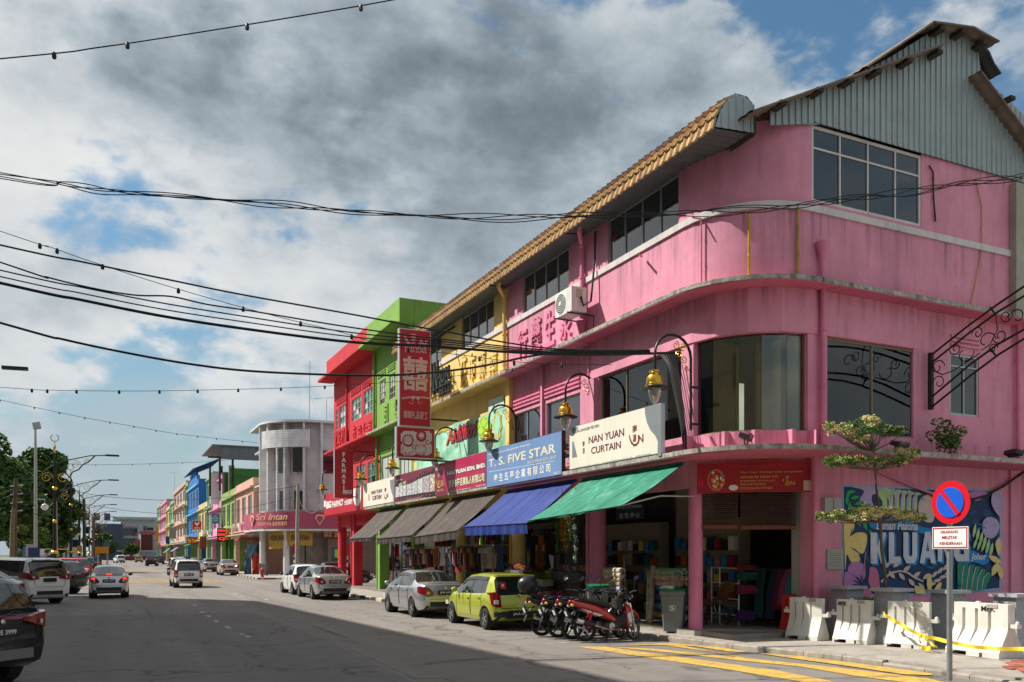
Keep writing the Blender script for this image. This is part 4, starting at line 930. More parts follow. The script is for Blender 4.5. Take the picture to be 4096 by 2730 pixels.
def ring_y(par, c, r, y, m, w=.18, off=.012, ax=1., n=18, a0=0., a1=2*pi):
 mb = MB(); rows = []
 for i in range(n + 1):
  t = a0 + (a1 - a0)*i/n
  rows.append([tuple(ony(*B5(c[0] + r*ax*k*cos(t), c[1] + r*k*sin(t)), y) - Vector((0, off, 0))) for k in (1, 1 - w)])
 return mb.grid(rows).obj('drawing', m, par)
for c, r, w, ax in (((655, 1215), 36, .1, 1), ((650, 1200), 48, .22, .95), ((648, 1272), 42, .1, 1.05), ((752, 1215), 40, .1, 1.05), ((750, 1275), 46, .1, .95), ((755, 1165), 46, .45, .9), ((806, 1215), 22, .3, .6), ((700, 1250), 16, .3, .8)):
 ring_y(v2, c, r, yv - .02, C_REDP, w, .012, ax)
for c in ((640, 1212), (668, 1212), (738, 1215), (766, 1215)): ring_y(v2, c, 8, yv - .02, C_REDP, .35, .013, 1.2, 8, pi, 2*pi)
for c in ((632, 1300), (664, 1300), (740, 1302), (770, 1302)): ring_y(v2, c, 9, yv - .02, C_REDP, .4, .013)
bx('support_arm', (9.9, yv + .05, 5.60), (12.45, yv + .12, 5.66), M_BLKM, v2)
FA = Qz(980, 1650, 2.24); yf = 43.8
v3 = sign_y('hanging_sign', 'tall dark red pharmacy signboard with white vertical letters', yf, 10.53, 11.52, 4.93, 7.47, C_RED, rim=.006)
for i, ch in enumerate('FARMASI'):
 y0 = 360 + 48.5*i; face_y(v3, ch, FA(864, y0 + 37), FA(906, y0), yf, C_WHT, bold=.05, keep=True)
face_y(v3, 'BIG', FA(878, 725), FA(957, 697), yf, C_WHT, bold=.04); face_y(v3, 'PHARMACY', FA(878, 735), FA(955, 727), yf, C_WHT); ring_y(v3, (0, 0), 1, yf, C_WHT) if False else None
bx('support_arm', (11.5, yf + .1, 5.0), (12.5, yf + .15, 5.05), M_BLKM, v3); bx('support_arm', (11.5, yf + .1, 7.4), (12.5, yf + .15, 7.45), M_BLKM, v3)

# festive banner on the yellow house
bn = thing('festive_banner', 'green festive banner with red script stretched under the yellow upper floor', 'banner', (XF - .05, 31, 5.8), world=True)
NB = Qz(1780, 1500, 2353/500); xb = XF - .06
rows = []
for j in range(9):
 r = []
 for i in range(41):
  y = 26.62 + (36.2 - 26.62)*i/40; z = 5.62 + 1.62*j/8 - .14*sin(pi*((y - 26.6) % 4.8)/4.8)*(j/8)
  r.append((xb + .012*sin(i*2.1 + j*.7) - .008*sin(i*.9), y, z))
 rows.append(r)
M_BAN = mat('banner_green', (.22, .55, .36), .55, var=.45, vs=.9, var2=(.40, .78, .52)); MB().grid(rows).obj('cloth', M_BAN, bn, smooth=True)
lx(bn, 'Aidilfitri', NB(20, 1330), NB(610, 830), xb - .02, C_REDP, bold=.02, shear=.35, outline=C_BLK)
lx(bn, 'Hari Raya', B5(862, 1165), B5(975, 1085), xb - .02, C_YELP, bold=.02, shear=.35, outline=C_BLK)
px_poly(bn, [NB(*q) for q in ((615, 920), (700, 780), (800, 800), (865, 920), (860, 1060), (760, 1200), (660, 1190), (615, 1040))], xb - .02, mat('print_green', (.12, .45, .03), .5, var=.5, vs=7, var2=(.45, .75, .05)))
for q in (((735, 800), (790, 900), (735, 990), (680, 900)), ((800, 900), (850, 1000), (800, 1090), (750, 1000)), ((680, 960), (735, 1060), (680, 1140), (630, 1050))): px_poly(bn, [NB(*k) for k in q], xb - .03, mat('print_lime', (.42, .72, .06), .5))
px_poly(bn, [NB(*q) for q in ((980, 660), (1010, 740), (1055, 740), (1050, 840), (1080, 980), (1040, 1060), (1055, 1150), (1000, 1230), (960, 1150), (940, 1050), (890, 970), (930, 860), (920, 780), (950, 745))], xb - .022, mat('print_ochre', (.55, .45, .08), .5))
px_poly(bn, [NB(*q) for q in ((980, 720), (1030, 800), (1045, 960), (1010, 1060), (1000, 1180), (965, 1090), (920, 970), (950, 850))], xb - .03, mat('print_mint', (.35, .68, .48), .5))
px_poly(bn, [NB(*q) for q in ((820, 480), (1100, 385), (1115, 590), (820, 690))], xb - .02, mat('print_pale', (.55, .68, .62), .5)); px_poly(bn, [NB(*q) for q in ((898, 590), (918, 540), (935, 585), (930, 700), (905, 715))], xb - .025, mat('print_teal', (.03, .30, .18), .5))

# new-year banner over the corner shop
P0 = Vector((12.55, CY - .2, 3.6)); P1 = Vector((14.68, 14.76, 3.6)); uB = (P1 - P0).normalized(); nB = Vector((uB.y, -uB.x, 0)) * -1
if nB.y > 0: nB = -nB
PB = P0 + nB * .05
RB = Qz(2750, 1800, 2353/550)
rb = thing('shop_banner', 'dark red banner with gold notice lines above the corner shop door', 'banner', P0, world=True)
def bpt(q, off=0.): return onpl(*RB(*q), PB, nB) + nB * off
MB().grid([[bpt((165, 240)), bpt((1170, 180)), bpt((2175, 190))], [bpt((165, 755)), bpt((1170, 720)), bpt((2175, 722))]]).obj('cloth', mat('banner_red', (.34, .012, .022), .5, var=.25, vs=1.5), rb)
def lb(s, a, b, m, bold=0.):
 A = bpt((a[0], a[1])); B = bpt((b[0], b[1])); w = (B - A).dot(uB)
 letter(MB(), s, A, uB, (0, 0, 1), w, B.z - A.z, off=0.008, bold=bold).obj('lettering', m, rb)
for s, a, b in (('Nan Yuan Curtain telah berpindah', (905, 412), (1965, 352)), ('semula ke lokasi ini!', (903, 487), (1540, 428)), ('南源窗帘部门已乔迁归来!', (900, 552), (1505, 512)), ('欢迎大家光临本店!', (900, 610), (1340, 568)), ('012-7213667/07-7771830', (898, 678), (1450, 634)), ('南', (1680, 510), (1735, 445)), ('源', (1682, 580), (1730, 520)), ('N', (1755, 605), (1835, 535)), ('Semua Jenis Aksesori Langsir | Perhiasan Kereta Perkahwinan | Permaidani | Kusyen Sofa | Tikar', (720, 290), (2160, 258))):
 lb(s, a, b, C_GOLD, .012 if len(s) < 40 else 0)
def bpoly(pts, m, off=.008, name='print'): return MB().add([bpt(q, off) for q in pts], [list(range(len(pts)))]).obj(name, m, rb)
circ = lambda cx, cy, rx, ry, n=16: [(cx + rx*cos(2*pi*i/n), cy + ry*sin(2*pi*i/n)) for i in range(n)]
bpoly(circ(490, 520, 150, 190), mat('print_peach', (.45, .22, .12), .5)); bpoly(circ(480, 520, 120, 160), C_REDP, .011); bpoly(circ(225, 570, 52, 70), C_REDP, .012); bpoly(circ(785, 650, 80, 50), C_WHT)
for i in range(26):
 a = random.random()*6.28; r = random.random(); bpoly(circ(490 + 130*r*cos(a), 520 + 170*r*sin(a), 14 + 18*random.random(), 14 + 20*random.random(), 7), random.choice([C_GOLD, C_REDP, C_YELP, mat('print_teal'), C_WHT, mat('print_peach')]), .014 + .0004*i)
for i in range(40):
 t = i/39; bpoly(circ(170 + 2000*t, 242 - 60*sin(min(1, t*1.4)*pi/2) + (14 if t > .7 else 0)*1, 20, 12, 6), mat('print_orange', (.45, .10, .02), .5), .01 + .0002*(i % 3), 'garland_print')
for cx, cy in ((1640, 520), (1680, 595), (1720, 600), (1750, 570)): bpoly(circ(cx, cy, 14, 16, 6), C_GOLD, .01)
bpoly([(1985, 525), (2145, 525), (2140, 700), (1985, 695)], C_ROSE)
# dark split-bamboo blinds under the banner
bl = thing('bamboo_blind', 'dark brown rolled bamboo blind hanging in the corner shop opening', 'blind', P0 + uB*1.0, world=True)
M_BAM = mat('bamboo_dark', (.06, .032, .024), .75, var=.4, vs=12)
PD = P0 - nB * .12
for (t0, t1, zb) in ((.15, .95, 2.72), (1.0, 2.25, 2.70)):
 for k in range(18):
  z = 3.60 - (3.60 - zb)*k/18; a = PD + uB*t0; b = PD + uB*t1
  MB().tube([(a.x, a.y, z - .01), (b.x, b.y, z - .01)], .020, 5).obj('bamboo_slat', M_BAM, bl)
 a = PD + uB*t0; b = PD + uB*t1; MB().tube([(a.x, a.y, zb - .03), (b.x, b.y, zb - .03)], .06, 8).obj('blind_roll', mat('bamboo_roll', (.16, .055, .035), .7, var=.3, vs=12), bl)

# blue trade sign under the walkway
Pq = onx(*G5(1160, 1230), 14.9)
ib = thing('trade_sign', 'navy blue trade sign with white characters hung under the walkway', 'sign', (14.9, Pq.y, Pq.z), world=True)
A = onx(*G5(1040, 1305), 14.9); B = onx(*G5(1290, 1150), 14.9)
bx('face', (14.9, B.y, A.z), (14.96, A.y, B.z), mat('sign_navy', (.025, .04, .13), .5), ib)
lx(ib, 'JAHITAN & PERTUKANGAN', G5(1048, 1213), G5(1270, 1160), 14.9, C_WHT, bold=.02); lx(ib, '花 藝 中 心', G5(1070, 1290), G5(1255, 1228), 14.9, C_WHT, bold=.02)

# ================================================================ awnings
M_AW = {'brown': mat('canvas_brown', (.045, .032, .025), .7, var=.15, vs=2.2, bump=.15, bs=120, dirt=.25, dcol=(.3, .26, .22)), 'blue': mat('canvas_blue', (.004, .028, .20), .6, var=.2, vs=1.4, bump=.12, bs=120, dirt=.6, dcol=(.05, .07, .22)), 'green': mat('canvas_green', (.008, .19, .115), .6, var=.25, vs=1.2, bump=.12, bs=120, dirt=.8, dcol=(.16, .42, .32))}
M_ARM = mat('awning_arm', (.45, .45, .44), .5, metal=.4)
def awning(label, key, y0, y1, xt, zt, xb, zb0, zb1, val, ns=13, curl=.0):
 t = thing('shop_awning', label, 'awning', (xt, (y0 + y1)/2, zt), world=True)
 m = M_AW[key]; rows = []; low = []
 for j in range(9):
  v = j/8; r = []
  for i in range(25):
   u = i/24; y = y0 + (y1 - y0)*u; zb = zb0 + (zb1 - zb0)*u
   sag = -.06*sin(pi*v) * (.6 + .4*cos(u*2*pi*5)) + .012*sin(u*31 + v*5)*sin(v*7) - curl*sin(pi*u)*v*v
   r.append((xt + (xb - xt)*v, y, zt + (zb - zt)*v + sag))
  rows.append(r)
 mb = MB().grid(rows); mb.grid([[(p[0], p[1], p[2] - .012) for p in r] for r in rows][::-1]); mb.obj('canopy', m, t, smooth=True)
 if val:
  vr = [rows[-1]]; n = 24
  for k in range(1, 5):
   r = []
   for i in range(n*4 + 1):
    u = i/(n*4); y = y0 + (y1 - y0)*u; zb = zb0 + (zb1 - zb0)*u; f = k/4
    d = .03*sin(u*52 + 1.3*sin(u*9)) * f + .02*sin(u*23)*f
    sc = (abs(sin(u*pi*ns*2)) * .035 if k == 4 else 0)
    r.append((xb + .01 + d + .02*f, y, zb - val*f - (1 - sc/.035)*.0 + (.035 - sc if k == 4 else 0)))
   vr.append(r)
  first = [(xb, y0 + (y1 - y0)*i/(n*4), zb0 + (zb1 - zb0)*i/(n*4)) for i in range(n*4 + 1)]
  MB().grid([first] + vr[1:]).obj('valance', m, t, smooth=True)
 for k in (6, 12, 18): MB().tube([(r[k][0], r[k][1], r[k][2] + .004) for r in rows], .004, 4).obj('seam', m, t)
 MB().tube([(xt, y0, zt), (xt, y1, zt)], .045, 8).obj('roller', m, t); MB().tube([(xb, y0 - .04, zb0 + .0), (xb, y1 + .04, zb1 + .0)], .022, 6).obj('front_bar', m, t)
 for u, y in ((0, y0 + .1), (1, y1 - .1)):
  zb = zb0 + (zb1 - zb0)*u; MB().tube([(12.38, y, zt - .75), ((12.38 + xb)/2 + .1, y, (zt - .75 + zb)/2 + .12), (xb, y, zb - .01)], .02, 6).obj('arm', M_ARM, t)
 return t
awning('sea green awning without a valance under the large cream curtain sign', 'green', 16.1, 20.72, 12.02, 4.14, 10.3, 3.12, 2.95, 0, curl=.04)
awning('bright blue awning with scalloped valance under the sky blue sign', 'blue', 21.15, 25.75, 12.02, 4.14, 10.45, 2.90, 2.93, .31)
awning('brown awning nearest the blue awning, its valance sagging', 'brown', 26.4, 30.8, 12.02, 4.18, 10.45, 2.82, 2.68, .30)
awning('middle one of the three brown awnings, with a gathered valance', 'brown', 31.3, 36.0, 12.02, 4.18, 10.5, 2.75, 2.69, .26)
awning('brown awning farthest down the row beside the red columns, with a pale hem', 'brown', 36.7, 40.6, 12.02, 4.18, 10.45, 2.76, 2.76, .17)

# ================================================================ wall lanterns
M_GOLD = mat('lamp_gold', (.72, .42, .06), .28, metal=.9, var=.12, vs=9); M_IRON = mat('lamp_iron', (.02, .02, .021), .45, metal=.4)
M_BULB = mat('lamp_glass', (.62, .60, .52), .12, trans=.6, spec=.6)
def scroll(c, r, a0, turns, e1, e2, n=16):
 c, e1, e2 = Vector(c), Vector(e1), Vector(e2); out = []
 for i in range(n + 1):
  f = i/n; a = a0 + turns*2*pi*f; q = r*(1 - .75*f); out.append(c + e1*q*cos(a) + e2*q*sin(a))
 return out
LOCAL_LAMP = None
def lantern():
 """local: wall at x=0, lantern out at x=-1, brim at z=0"""
 t = thing('wall_lantern', None, None)
 arm = [(.0, 0, .05), (.0, 0, .75)] + [(-.5 + .5*cos(a), 0, .75 + .5*sin(a)) for a in [pi*i/10 for i in range(1, 11)]] + [(-1, 0, .36)]
 MB().tube([(0, 0, -.9)] + arm, .032, 8).obj('arm', M_IRON, t, smooth=40)
 for z in (-.75, .1): MB().box((0, -.025, z - .025), (.22, .025, z + .025)).obj('wall_bracket', M_IRON, t)
 mb = MB()
 for c, r, a0, tn in (((-.22, 0, .98), .11, 0, 1.3), ((-.20, 0, .72), .10, pi, 1.3), ((-.42, 0, 1.02), .10, pi/2, -1.3), ((-.12, 0, .52), .07, 0, -1.2), ((-.33, 0, .82), .09, pi, -1.2)):
  mb.tube(scroll(c, r, a0, tn, (1, 0, 0), (0, 0, 1)), .012, 5)
 mb.obj('scrollwork', M_GOLD, t)
 MB().lathe([(.0, .40), (.09, .40), (.13, .38), (.13, .35), (.1, .33), (.1, .29), (.17, .26), (.19, .22), (.19, .10), (.21, .08), (.21, .05), (0, .05)], (-1, 0, 0), 18).obj('lamp_cap', M_GOLD, t, smooth=30)
 MB().lathe([(.0, .06), (.20, .06), (.34, .0), (.345, -.02), (.2, .01), (0, .02)], (-1, 0, 0), 20).obj('lamp_brim', M_IRON, t, smooth=30)
 MB().lathe([(.0, .0), (.15, -.01), (.155, -.08), (.13, -.2), (.07, -.32), (.015, -.39), (0, -.395)], (-1, 0, 0), 16).obj('lamp_glass', M_BULB, t, smooth=40)
 return t
lan = lantern()
for i, (yb, px, py, xw, lab) in enumerate(((15.95, 2619, 1552, 12.38, 'gold wall lantern wrapped in cables at the right end of the cream curtain sign'), (21.0, 2262, 1668, 12.3, 'gold wall lantern between the cream sign and the sky blue sign'), (26.2, 1956, 1765, 12.3, 'gold wall lantern in front of the green festive banner'), (31.4, 1740, 1835, 12.3, 'gold wall lantern half hidden by the bridal couple sign'), (36.8, 1570, 1874, 12.3, 'gold wall lantern above the join of the film strip sign and small cream sign'), (42.2, 1443, 1918, 12.3, 'gold wall lantern beside the pharmacy oval logo'), (51.2, 1290, 1960, 12.3, 'gold wall lantern at the far end of the red house'))):
 p = ony(px, py, yb); o = lan if i == 0 else copy_tree(lan)
 o.location = (p.x + 1.0, yb, p.z); tag(o, lab, 'lantern', 'gold lanterns along the shop fronts')

# ================================================================ air conditioner, floodlights, iron arch, ledge plant
AC = Qz(1700, 700, 1.96)
p = onx(*AC(1165, 1090), XU - .05)
ac = thing('air_conditioner', 'white air conditioner outdoor unit bracketed on the pink wall', 'air conditioner', (XU - .5, p.y, p.z), world=True)
ya, yb_ = onx(*AC(1105, 1000), XU - .75).y, onx(*AC(1028, 1000), XU - .75).y
z0, z1 = onx(*AC(1105, 1090), XU - .75).z, onx(*AC(1105, 900), XU - .75).z
M_ACW = mat('ac_white', (.72, .72, .68), .5, var=.06, dirt=.25)
ya = yb_ - .95
bx('case', (XU - .78, ya, z0), (XU - .30, yb_, z1), M_ACW, ac); MB().lathe([(.0, -.004), (.28, -.004), (.28, .0)], (XU - .785, ya + .62, (z0 + z1)/2), 24, ax=(-1, 0, 0)).obj('fan_grille', M_BLKM, ac)
for k in range(5): MB().lathe([(.28 - .055*k, -.004), (.28 - .055*k, .008), (.265 - .055*k, .008), (.265 - .055*k, -.004)], (XU - .79, ya + .62, (z0 + z1)/2), 24, ax=(-1, 0, 0), cap=False).obj('grille_ring', M_ACW, ac)
MB().lathe([(0, 0), (.07, 0), (.06, .02), (0, .02)], (XU - .792, ya + .62, (z0 + z1)/2), 12, ax=(-1, 0, 0)).obj('fan_hub', M_ACW, ac)
for y in (ya + .12, yb_ - .12): MB().tube([(XU, y, z0 - .45), (XU, y, z0 - .03), (XU - .85, y, z0 - .03)], .022, 4).obj('bracket', M_TIMB, ac)
bx('service_panel', (XU - .62, ya - .02, z0 + .38), (XU - .44, ya, z1 - .06), mat('panel_beige', (.5, .45, .3), .5), ac)
MB().tube([(XU - .5, ya - .03, z0 + .4), (XU - .45, ya - .08, z0 + .15), (XU - .2, ya - .06, z0 + .3), (XU - .1, ya - .1, z1 + .8), (XU - .08, ya - .1, 11.0)], .03, 6).obj('pipe_run', M_BLKM, ac)
def floodlight(label, p, rz):
 t = thing('floodlight', label, 'floodlight', p, rz)
 MB().obox((0, 0, .16), (.24, 0, 0), (0, .10, .04), (0, -.02, .05)).obj('housing', M_BLKM, t); MB().obox((0, -.12, .17), (.21, 0, 0), (0, .01, .002), (0, -.018, .045)).obj('lens', M_GLASS, t)
 MB().tube([(-.2, 0, .16), (-.2, 0, 0), (.2, 0, 0), (.2, 0, .16)], .015, 5).obj('bracket', M_BLKM, t)
pf = onx(*G2(520, 1410), 12.0); floodlight('black floodlight lying on the ledge under the curved window', (pf.x + .35, pf.y, ZL1 + .01), .7)
pf = ony(*G2(1590, 1420), 13.75); floodlight('black floodlight on the ledge half hidden by the leafy tree top', (pf.x, 13.85, ZL1 + .02), .2)
pf = ony(*G2(2305, 1450), 13.75); floodlight('black floodlight tipped up on the ledge at the right edge', (pf.x, 13.85, ZL1 + .02), 1.2)
# ironwork arch over the lane
xa = 17.5
IA = Qz(3650, 1000, 777/446)
ia = thing('iron_arch', 'dark ironwork arch with curled scrolls springing from the pink side wall', 'arch', (xa, YF, 5.3), world=True)
p0 = ony(*IA(122, 1115), YF - .06); xa = p0.x
def ip(q): return onx(*IA(*q), xa)
zt = ip((122, 720)).z
M_IRB = mat('iron_brown', (.035, .025, .02), .6, metal=.3, var=.3, vs=9)
bx('post', (xa - .05, YF - .13, p0.z), (xa + .05, YF - .03, zt), M_IRB, ia)
def rail(pts):
 P = [ip(q) for q in pts]; d = (P[-1] - P[-2]).normalized(); d.z *= .75
 return P + [P[-1] + d*1.2, P[-1] + d*2.4 + Vector((0, 0, -.2))]
for pts in (((135, 730), (400, 520), (600, 375), (777, 255)), ((135, 785), (400, 575), (600, 430), (777, 322)), ((135, 1025), (400, 800), (600, 655), (777, 555)), ((135, 1095), (400, 880), (600, 730), (777, 620))):
 MB().tube(rail(pts), .028, 4).obj('rail', M_IRB, ia)
for a, b in (((540, 400), (570, 440)), ((545, 690), (580, 740))): MB().tube([ip(a), ip(b)], .025, 4).obj('spacer', M_IRB, ia)
for c, r, a0, tn in (((175, 820), 42, 0, 1.1), ((185, 925), 40, pi, -1.1), ((300, 690), 36, pi, 1.2), ((360, 720), 60, 0, -.7), ((455, 580), 36, pi, -1.2), ((510, 640), 60, 0, .7), ((610, 600), 45, pi, 1.2), ((650, 460), 40, 0, -1.2), ((730, 470), 55, pi, -.9), ((560, 690), 30, 0, 1.2)):
 cc_ = ip(c); k = (ip((c[0] + 10, c[1])) - cc_).length/10*r
 MB().tube(scroll(cc_, k*1.15, a0, tn, (0, -1, 0), (0, 0, 1)), .014, 4).obj('scroll', M_IRB, ia)
MB().tube([ip(q) for q in ((140, 790), (160, 850), (210, 870), (290, 840), (380, 780), (470, 720))], .014, 4).obj('scroll', M_IRB, ia); MB().tube([ip(q) for q in ((580, 450), (590, 560), (540, 660), (480, 700))], .014, 4).obj('scroll', M_IRB, ia)

# ================================================================ overhead cables
M_CAB = mat('cable_black', (.012, .013, .014), .6)
def smooth_pts(P, k=6):
 P = [Vector(p) for p in P]; out = []
 for i in range(len(P) - 1):
  a, b, c, d = P[max(0, i-1)], P[i], P[i+1], P[min(len(P)-1, i+2)]
  for j in range(k):
   t = j/k; out.append(.5*((2*b) + (c - a)*t + (2*a - 5*b + 4*c - d)*t*t + (3*b - a - 3*c + d)*t**3))
 return out + [P[-1]]
def cable(label, pts, P, d, r, knots=0, group='overhead cables across the street', twist=0, tail=None, name='overhead_cable'):
 """cable hanging in the vertical plane through P along d; points read off the photo"""
 n = Vector((-d[1], d[0], 0)); Q_ = [onpl(*q, P, n) for q in pts]
 a = Q_[0] - Q_[1]; Q_ = [Q_[0] + a.normalized()*(tail or 8) + Vector((0, 0, .2))] + Q_
 S_ = smooth_pts(Q_, 8)
 t = thing(name, label, 'cable', Q_[len(Q_)//2], group=group, world=True)
 if twist:
  for k in range(twist):
   MB().tube([p + Vector((0, 0, .04*sin(i*.5 + k*2.1) + .03*sin(i*.15 + k*2.7)*(k - 1))) + n.normalized()*.04*cos(i*.55 + k*2.1) for i, p in enumerate(S_)], r, 5).obj('strand', M_CAB, t)
 else: MB().tube(S_, r, 6).obj('line', M_CAB, t, smooth=True)
 if knots:
  for i in range(2, len(S_) - 1, knots):
   p = S_[i]; MB().lathe([(.0, -.09), (.03, -.08), (.035, -.03), (.02, .02), (0, .03)], p, 6).obj('bulb_holder', M_CAB, t)
PA, DA = (12.0, 15.95, 6), (-26.2, 5.7)
Lc = Qz(0, 600, 1.568)
E1 = [(2240, 1400), (2640, 1404)]
cable('thick black cable, lowest of the bundle fixed to the corner lantern', [Lc(0, 835), Lc(500, 940), Lc(1000, 1040), Lc(1500, 1118), Lc(2195, 1205), (1720, 1385), (2020, 1408), (2330, 1420), (2700, 1412)], PA, DA, .030)
cable('single black cable hanging lowest across the sky and the red house', [Lc(0, 1085), Lc(400, 1190), Lc(800, 1275), Lc(1200, 1345), Lc(1600, 1390), Lc(2195, 1414), (1640, 1498), (1900, 1470), (2200, 1415), (2560, 1406)], PA, DA, .024)
cable('straight black cable, highest plain one running to the corner lantern', [Lc(0, 597), Lc(500, 700), Lc(1000, 803), Lc(1500, 905), Lc(2195, 1030), (1750, 1322), (2200, 1395), (2600, 1402)], PA, DA, .018)
cable('black cable that dips and rises under the straight cable', [Lc(0, 705), Lc(300, 800), Lc(600, 872), Lc(850, 912), Lc(1070, 920), Lc(1300, 970), Lc(1600, 1015), Lc(2195, 1113), (1720, 1352), (2200, 1402), (2600, 1405)], PA, DA, .016)
cable('thin black cable just above the two parallel cables', [Lc(0, 755), Lc(500, 860), Lc(1000, 958), Lc(1500, 1040), Lc(2195, 1145), (1720, 1362), (2200, 1408), (2600, 1410)], PA, DA, .014)
cable('thin black cable just above the thick cable', [Lc(0, 795), Lc(500, 898), Lc(1000, 997), Lc(1500, 1075), Lc(2195, 1172), (1720, 1372), (2200, 1412), (2600, 1412)], PA, DA, .013)
cable('string of small bulb holders crossing the cable bundle', [Lc(0, 510), Lc(300, 605), Lc(540, 690), Lc(1010, 842), Lc(1428, 963), Lc(1800, 1062), Lc(2130, 1142), (1560, 1385), (1870, 1424), (2020, 1444), (2180, 1456), (2450, 1460)], PA, DA, .007, 8)
cable('twisted bundle of black cables sagging in front of the pink gable', [(0, 700), (250, 735), (480, 768), (820, 795), (1100, 820), (1400, 845), (1800, 868), (2200, 866), (2600, 858), (3000, 843), (3300, 808), (3600, 772), (3850, 735), (4096, 705)], (14, 11.5, 8), (-24, 8), .009, twist=4)
cable('string of bulb holders crossing the top left of the sky', [(0, 236), (400, 190), (860, 120), (1360, 38), (1600, -5)], (8, 12, 8), (-24, 9), .010, 8)
cable('string of bulb holders running level above the street lamps', [(0, 1550), (230, 1562), (560, 1565), (870, 1560), (1210, 1550), (1560, 1530), (1820, 1505), (2100, 1470)], (11.6, 24, 7), (-25, 6), .008, 4)
cable('string of bulb holders sloping down towards the white tiled house', [(0, 1600), (166, 1636), (305, 1665), (440, 1690), (566, 1712), (680, 1732), (790, 1746), (895, 1758), (1030, 1772)], (11.5, 60, 7), (-25, -16), .012, 6)
cable('far string of bulb holders in front of the big tree', [(100, 1848), (250, 1855), (340, 1860), (530, 1858), (630, 1855), (830, 1848), (960, 1835)], (11.5, 75, 7), (-25, -4), .014, 6)
cable('dark cable from the leaning pole towards the salmon house', [(210, 1935), (360, 1978), (520, 1995), (700, 2002), (900, 1990), (1190, 1945)], (11, 70, 7), (-26, 2), .018)
cable('lower dark cable from the street lamps to the concrete pole', [(230, 2000), (420, 2030), (520, 2045), (700, 2056), (950, 2040), (1190, 1985)], (11, 70, 7), (-26, 2), .016)
cable('short dark cable from the concrete pole to the red house', [(1190, 1945), (1260, 1965), (1310, 1975)], (11.2, 58, 7), (-1, 8), .016, tail=.2)
# tangle of cables down the corner pier
tg = thing('cable_tangle', 'tangle of black cables running down the pink pier at the curved window', 'cable', (12.3, 15.9, 4.5), world=True)
for k in range(7):
 P = [onx(*G1(*q), 12.33 - .02*k) for q in ((760 + 30*k, 45), (840 + 18*k, 160 + 10*k), (890 + 14*k, 380), (940 + 10*k, 620), (980 + 8*k, 850), (1010 + 4*k, 1070))]
 MB().tube(smooth_pts(P, 6), .014 + .006*(k % 2), 5).obj('strand', M_CAB, tg)
P = [onx(*G1(*q), 11.9) for q in ((700, 1120), (800, 1105), (870, 1075), (980, 1070), (1040, 1085))]; MB().tube(smooth_pts(P, 6), .035, 6).obj('strand', M_CAB, tg)

# ================================================================ vehicles
M_TYRE = mat('tyre_rubber', (.018, .018, .018), .85, var=.2, vs=30); M_RIM = mat('alloy_rim', (.42, .42, .43), .35, metal=.8); M_RIMD = mat('rim_dark', (.05, .05, .052), .4, metal=.6)
M_CGL = mat('car_glass', (.012, .016, .018), .03, spec=.8, coat=.5); M_TRIM = mat('car_trim_black', (.018, .018, .019), .5); M_TAIL = mat('tail_lamp_red', (.20, .004, .007), .15, coat=.6); M_CLEAR = mat('lamp_clear', (.62, .60, .58), .12, coat=.6)
M_PLATE = mat('plate_black', (.012, .012, .012), .35); M_PLTX = mat('plate_white', (.72, .72, .70), .5); M_CHROME = mat('chrome', (.6, .6, .6), .12, metal=1.); M_BRAKE = mat('brake_lamp_lit', (.9, .03, .01), .3, emit=2.2)
def car_paint(n, c, metal=.0, rough=.32): return mat('car_paint_' + n, c, rough, metal=metal, coat=1., var=.03, vs=2)
def seg(tab, y):
 if y <= tab[0][0]: return tab[0][1]
 for (a, p), (b, q) in zip(tab, tab[1:]):
  if y <= b: return p + (q - p)*(y - a)/(b - a)
 return tab[-1][1]
def sg(tab, y, w=.07): return (seg(tab, y - w) + 2*seg(tab, y) + seg(tab, y + w) + seg(tab, y - w/2)*2 + seg(tab, y + w/2)*2)/8
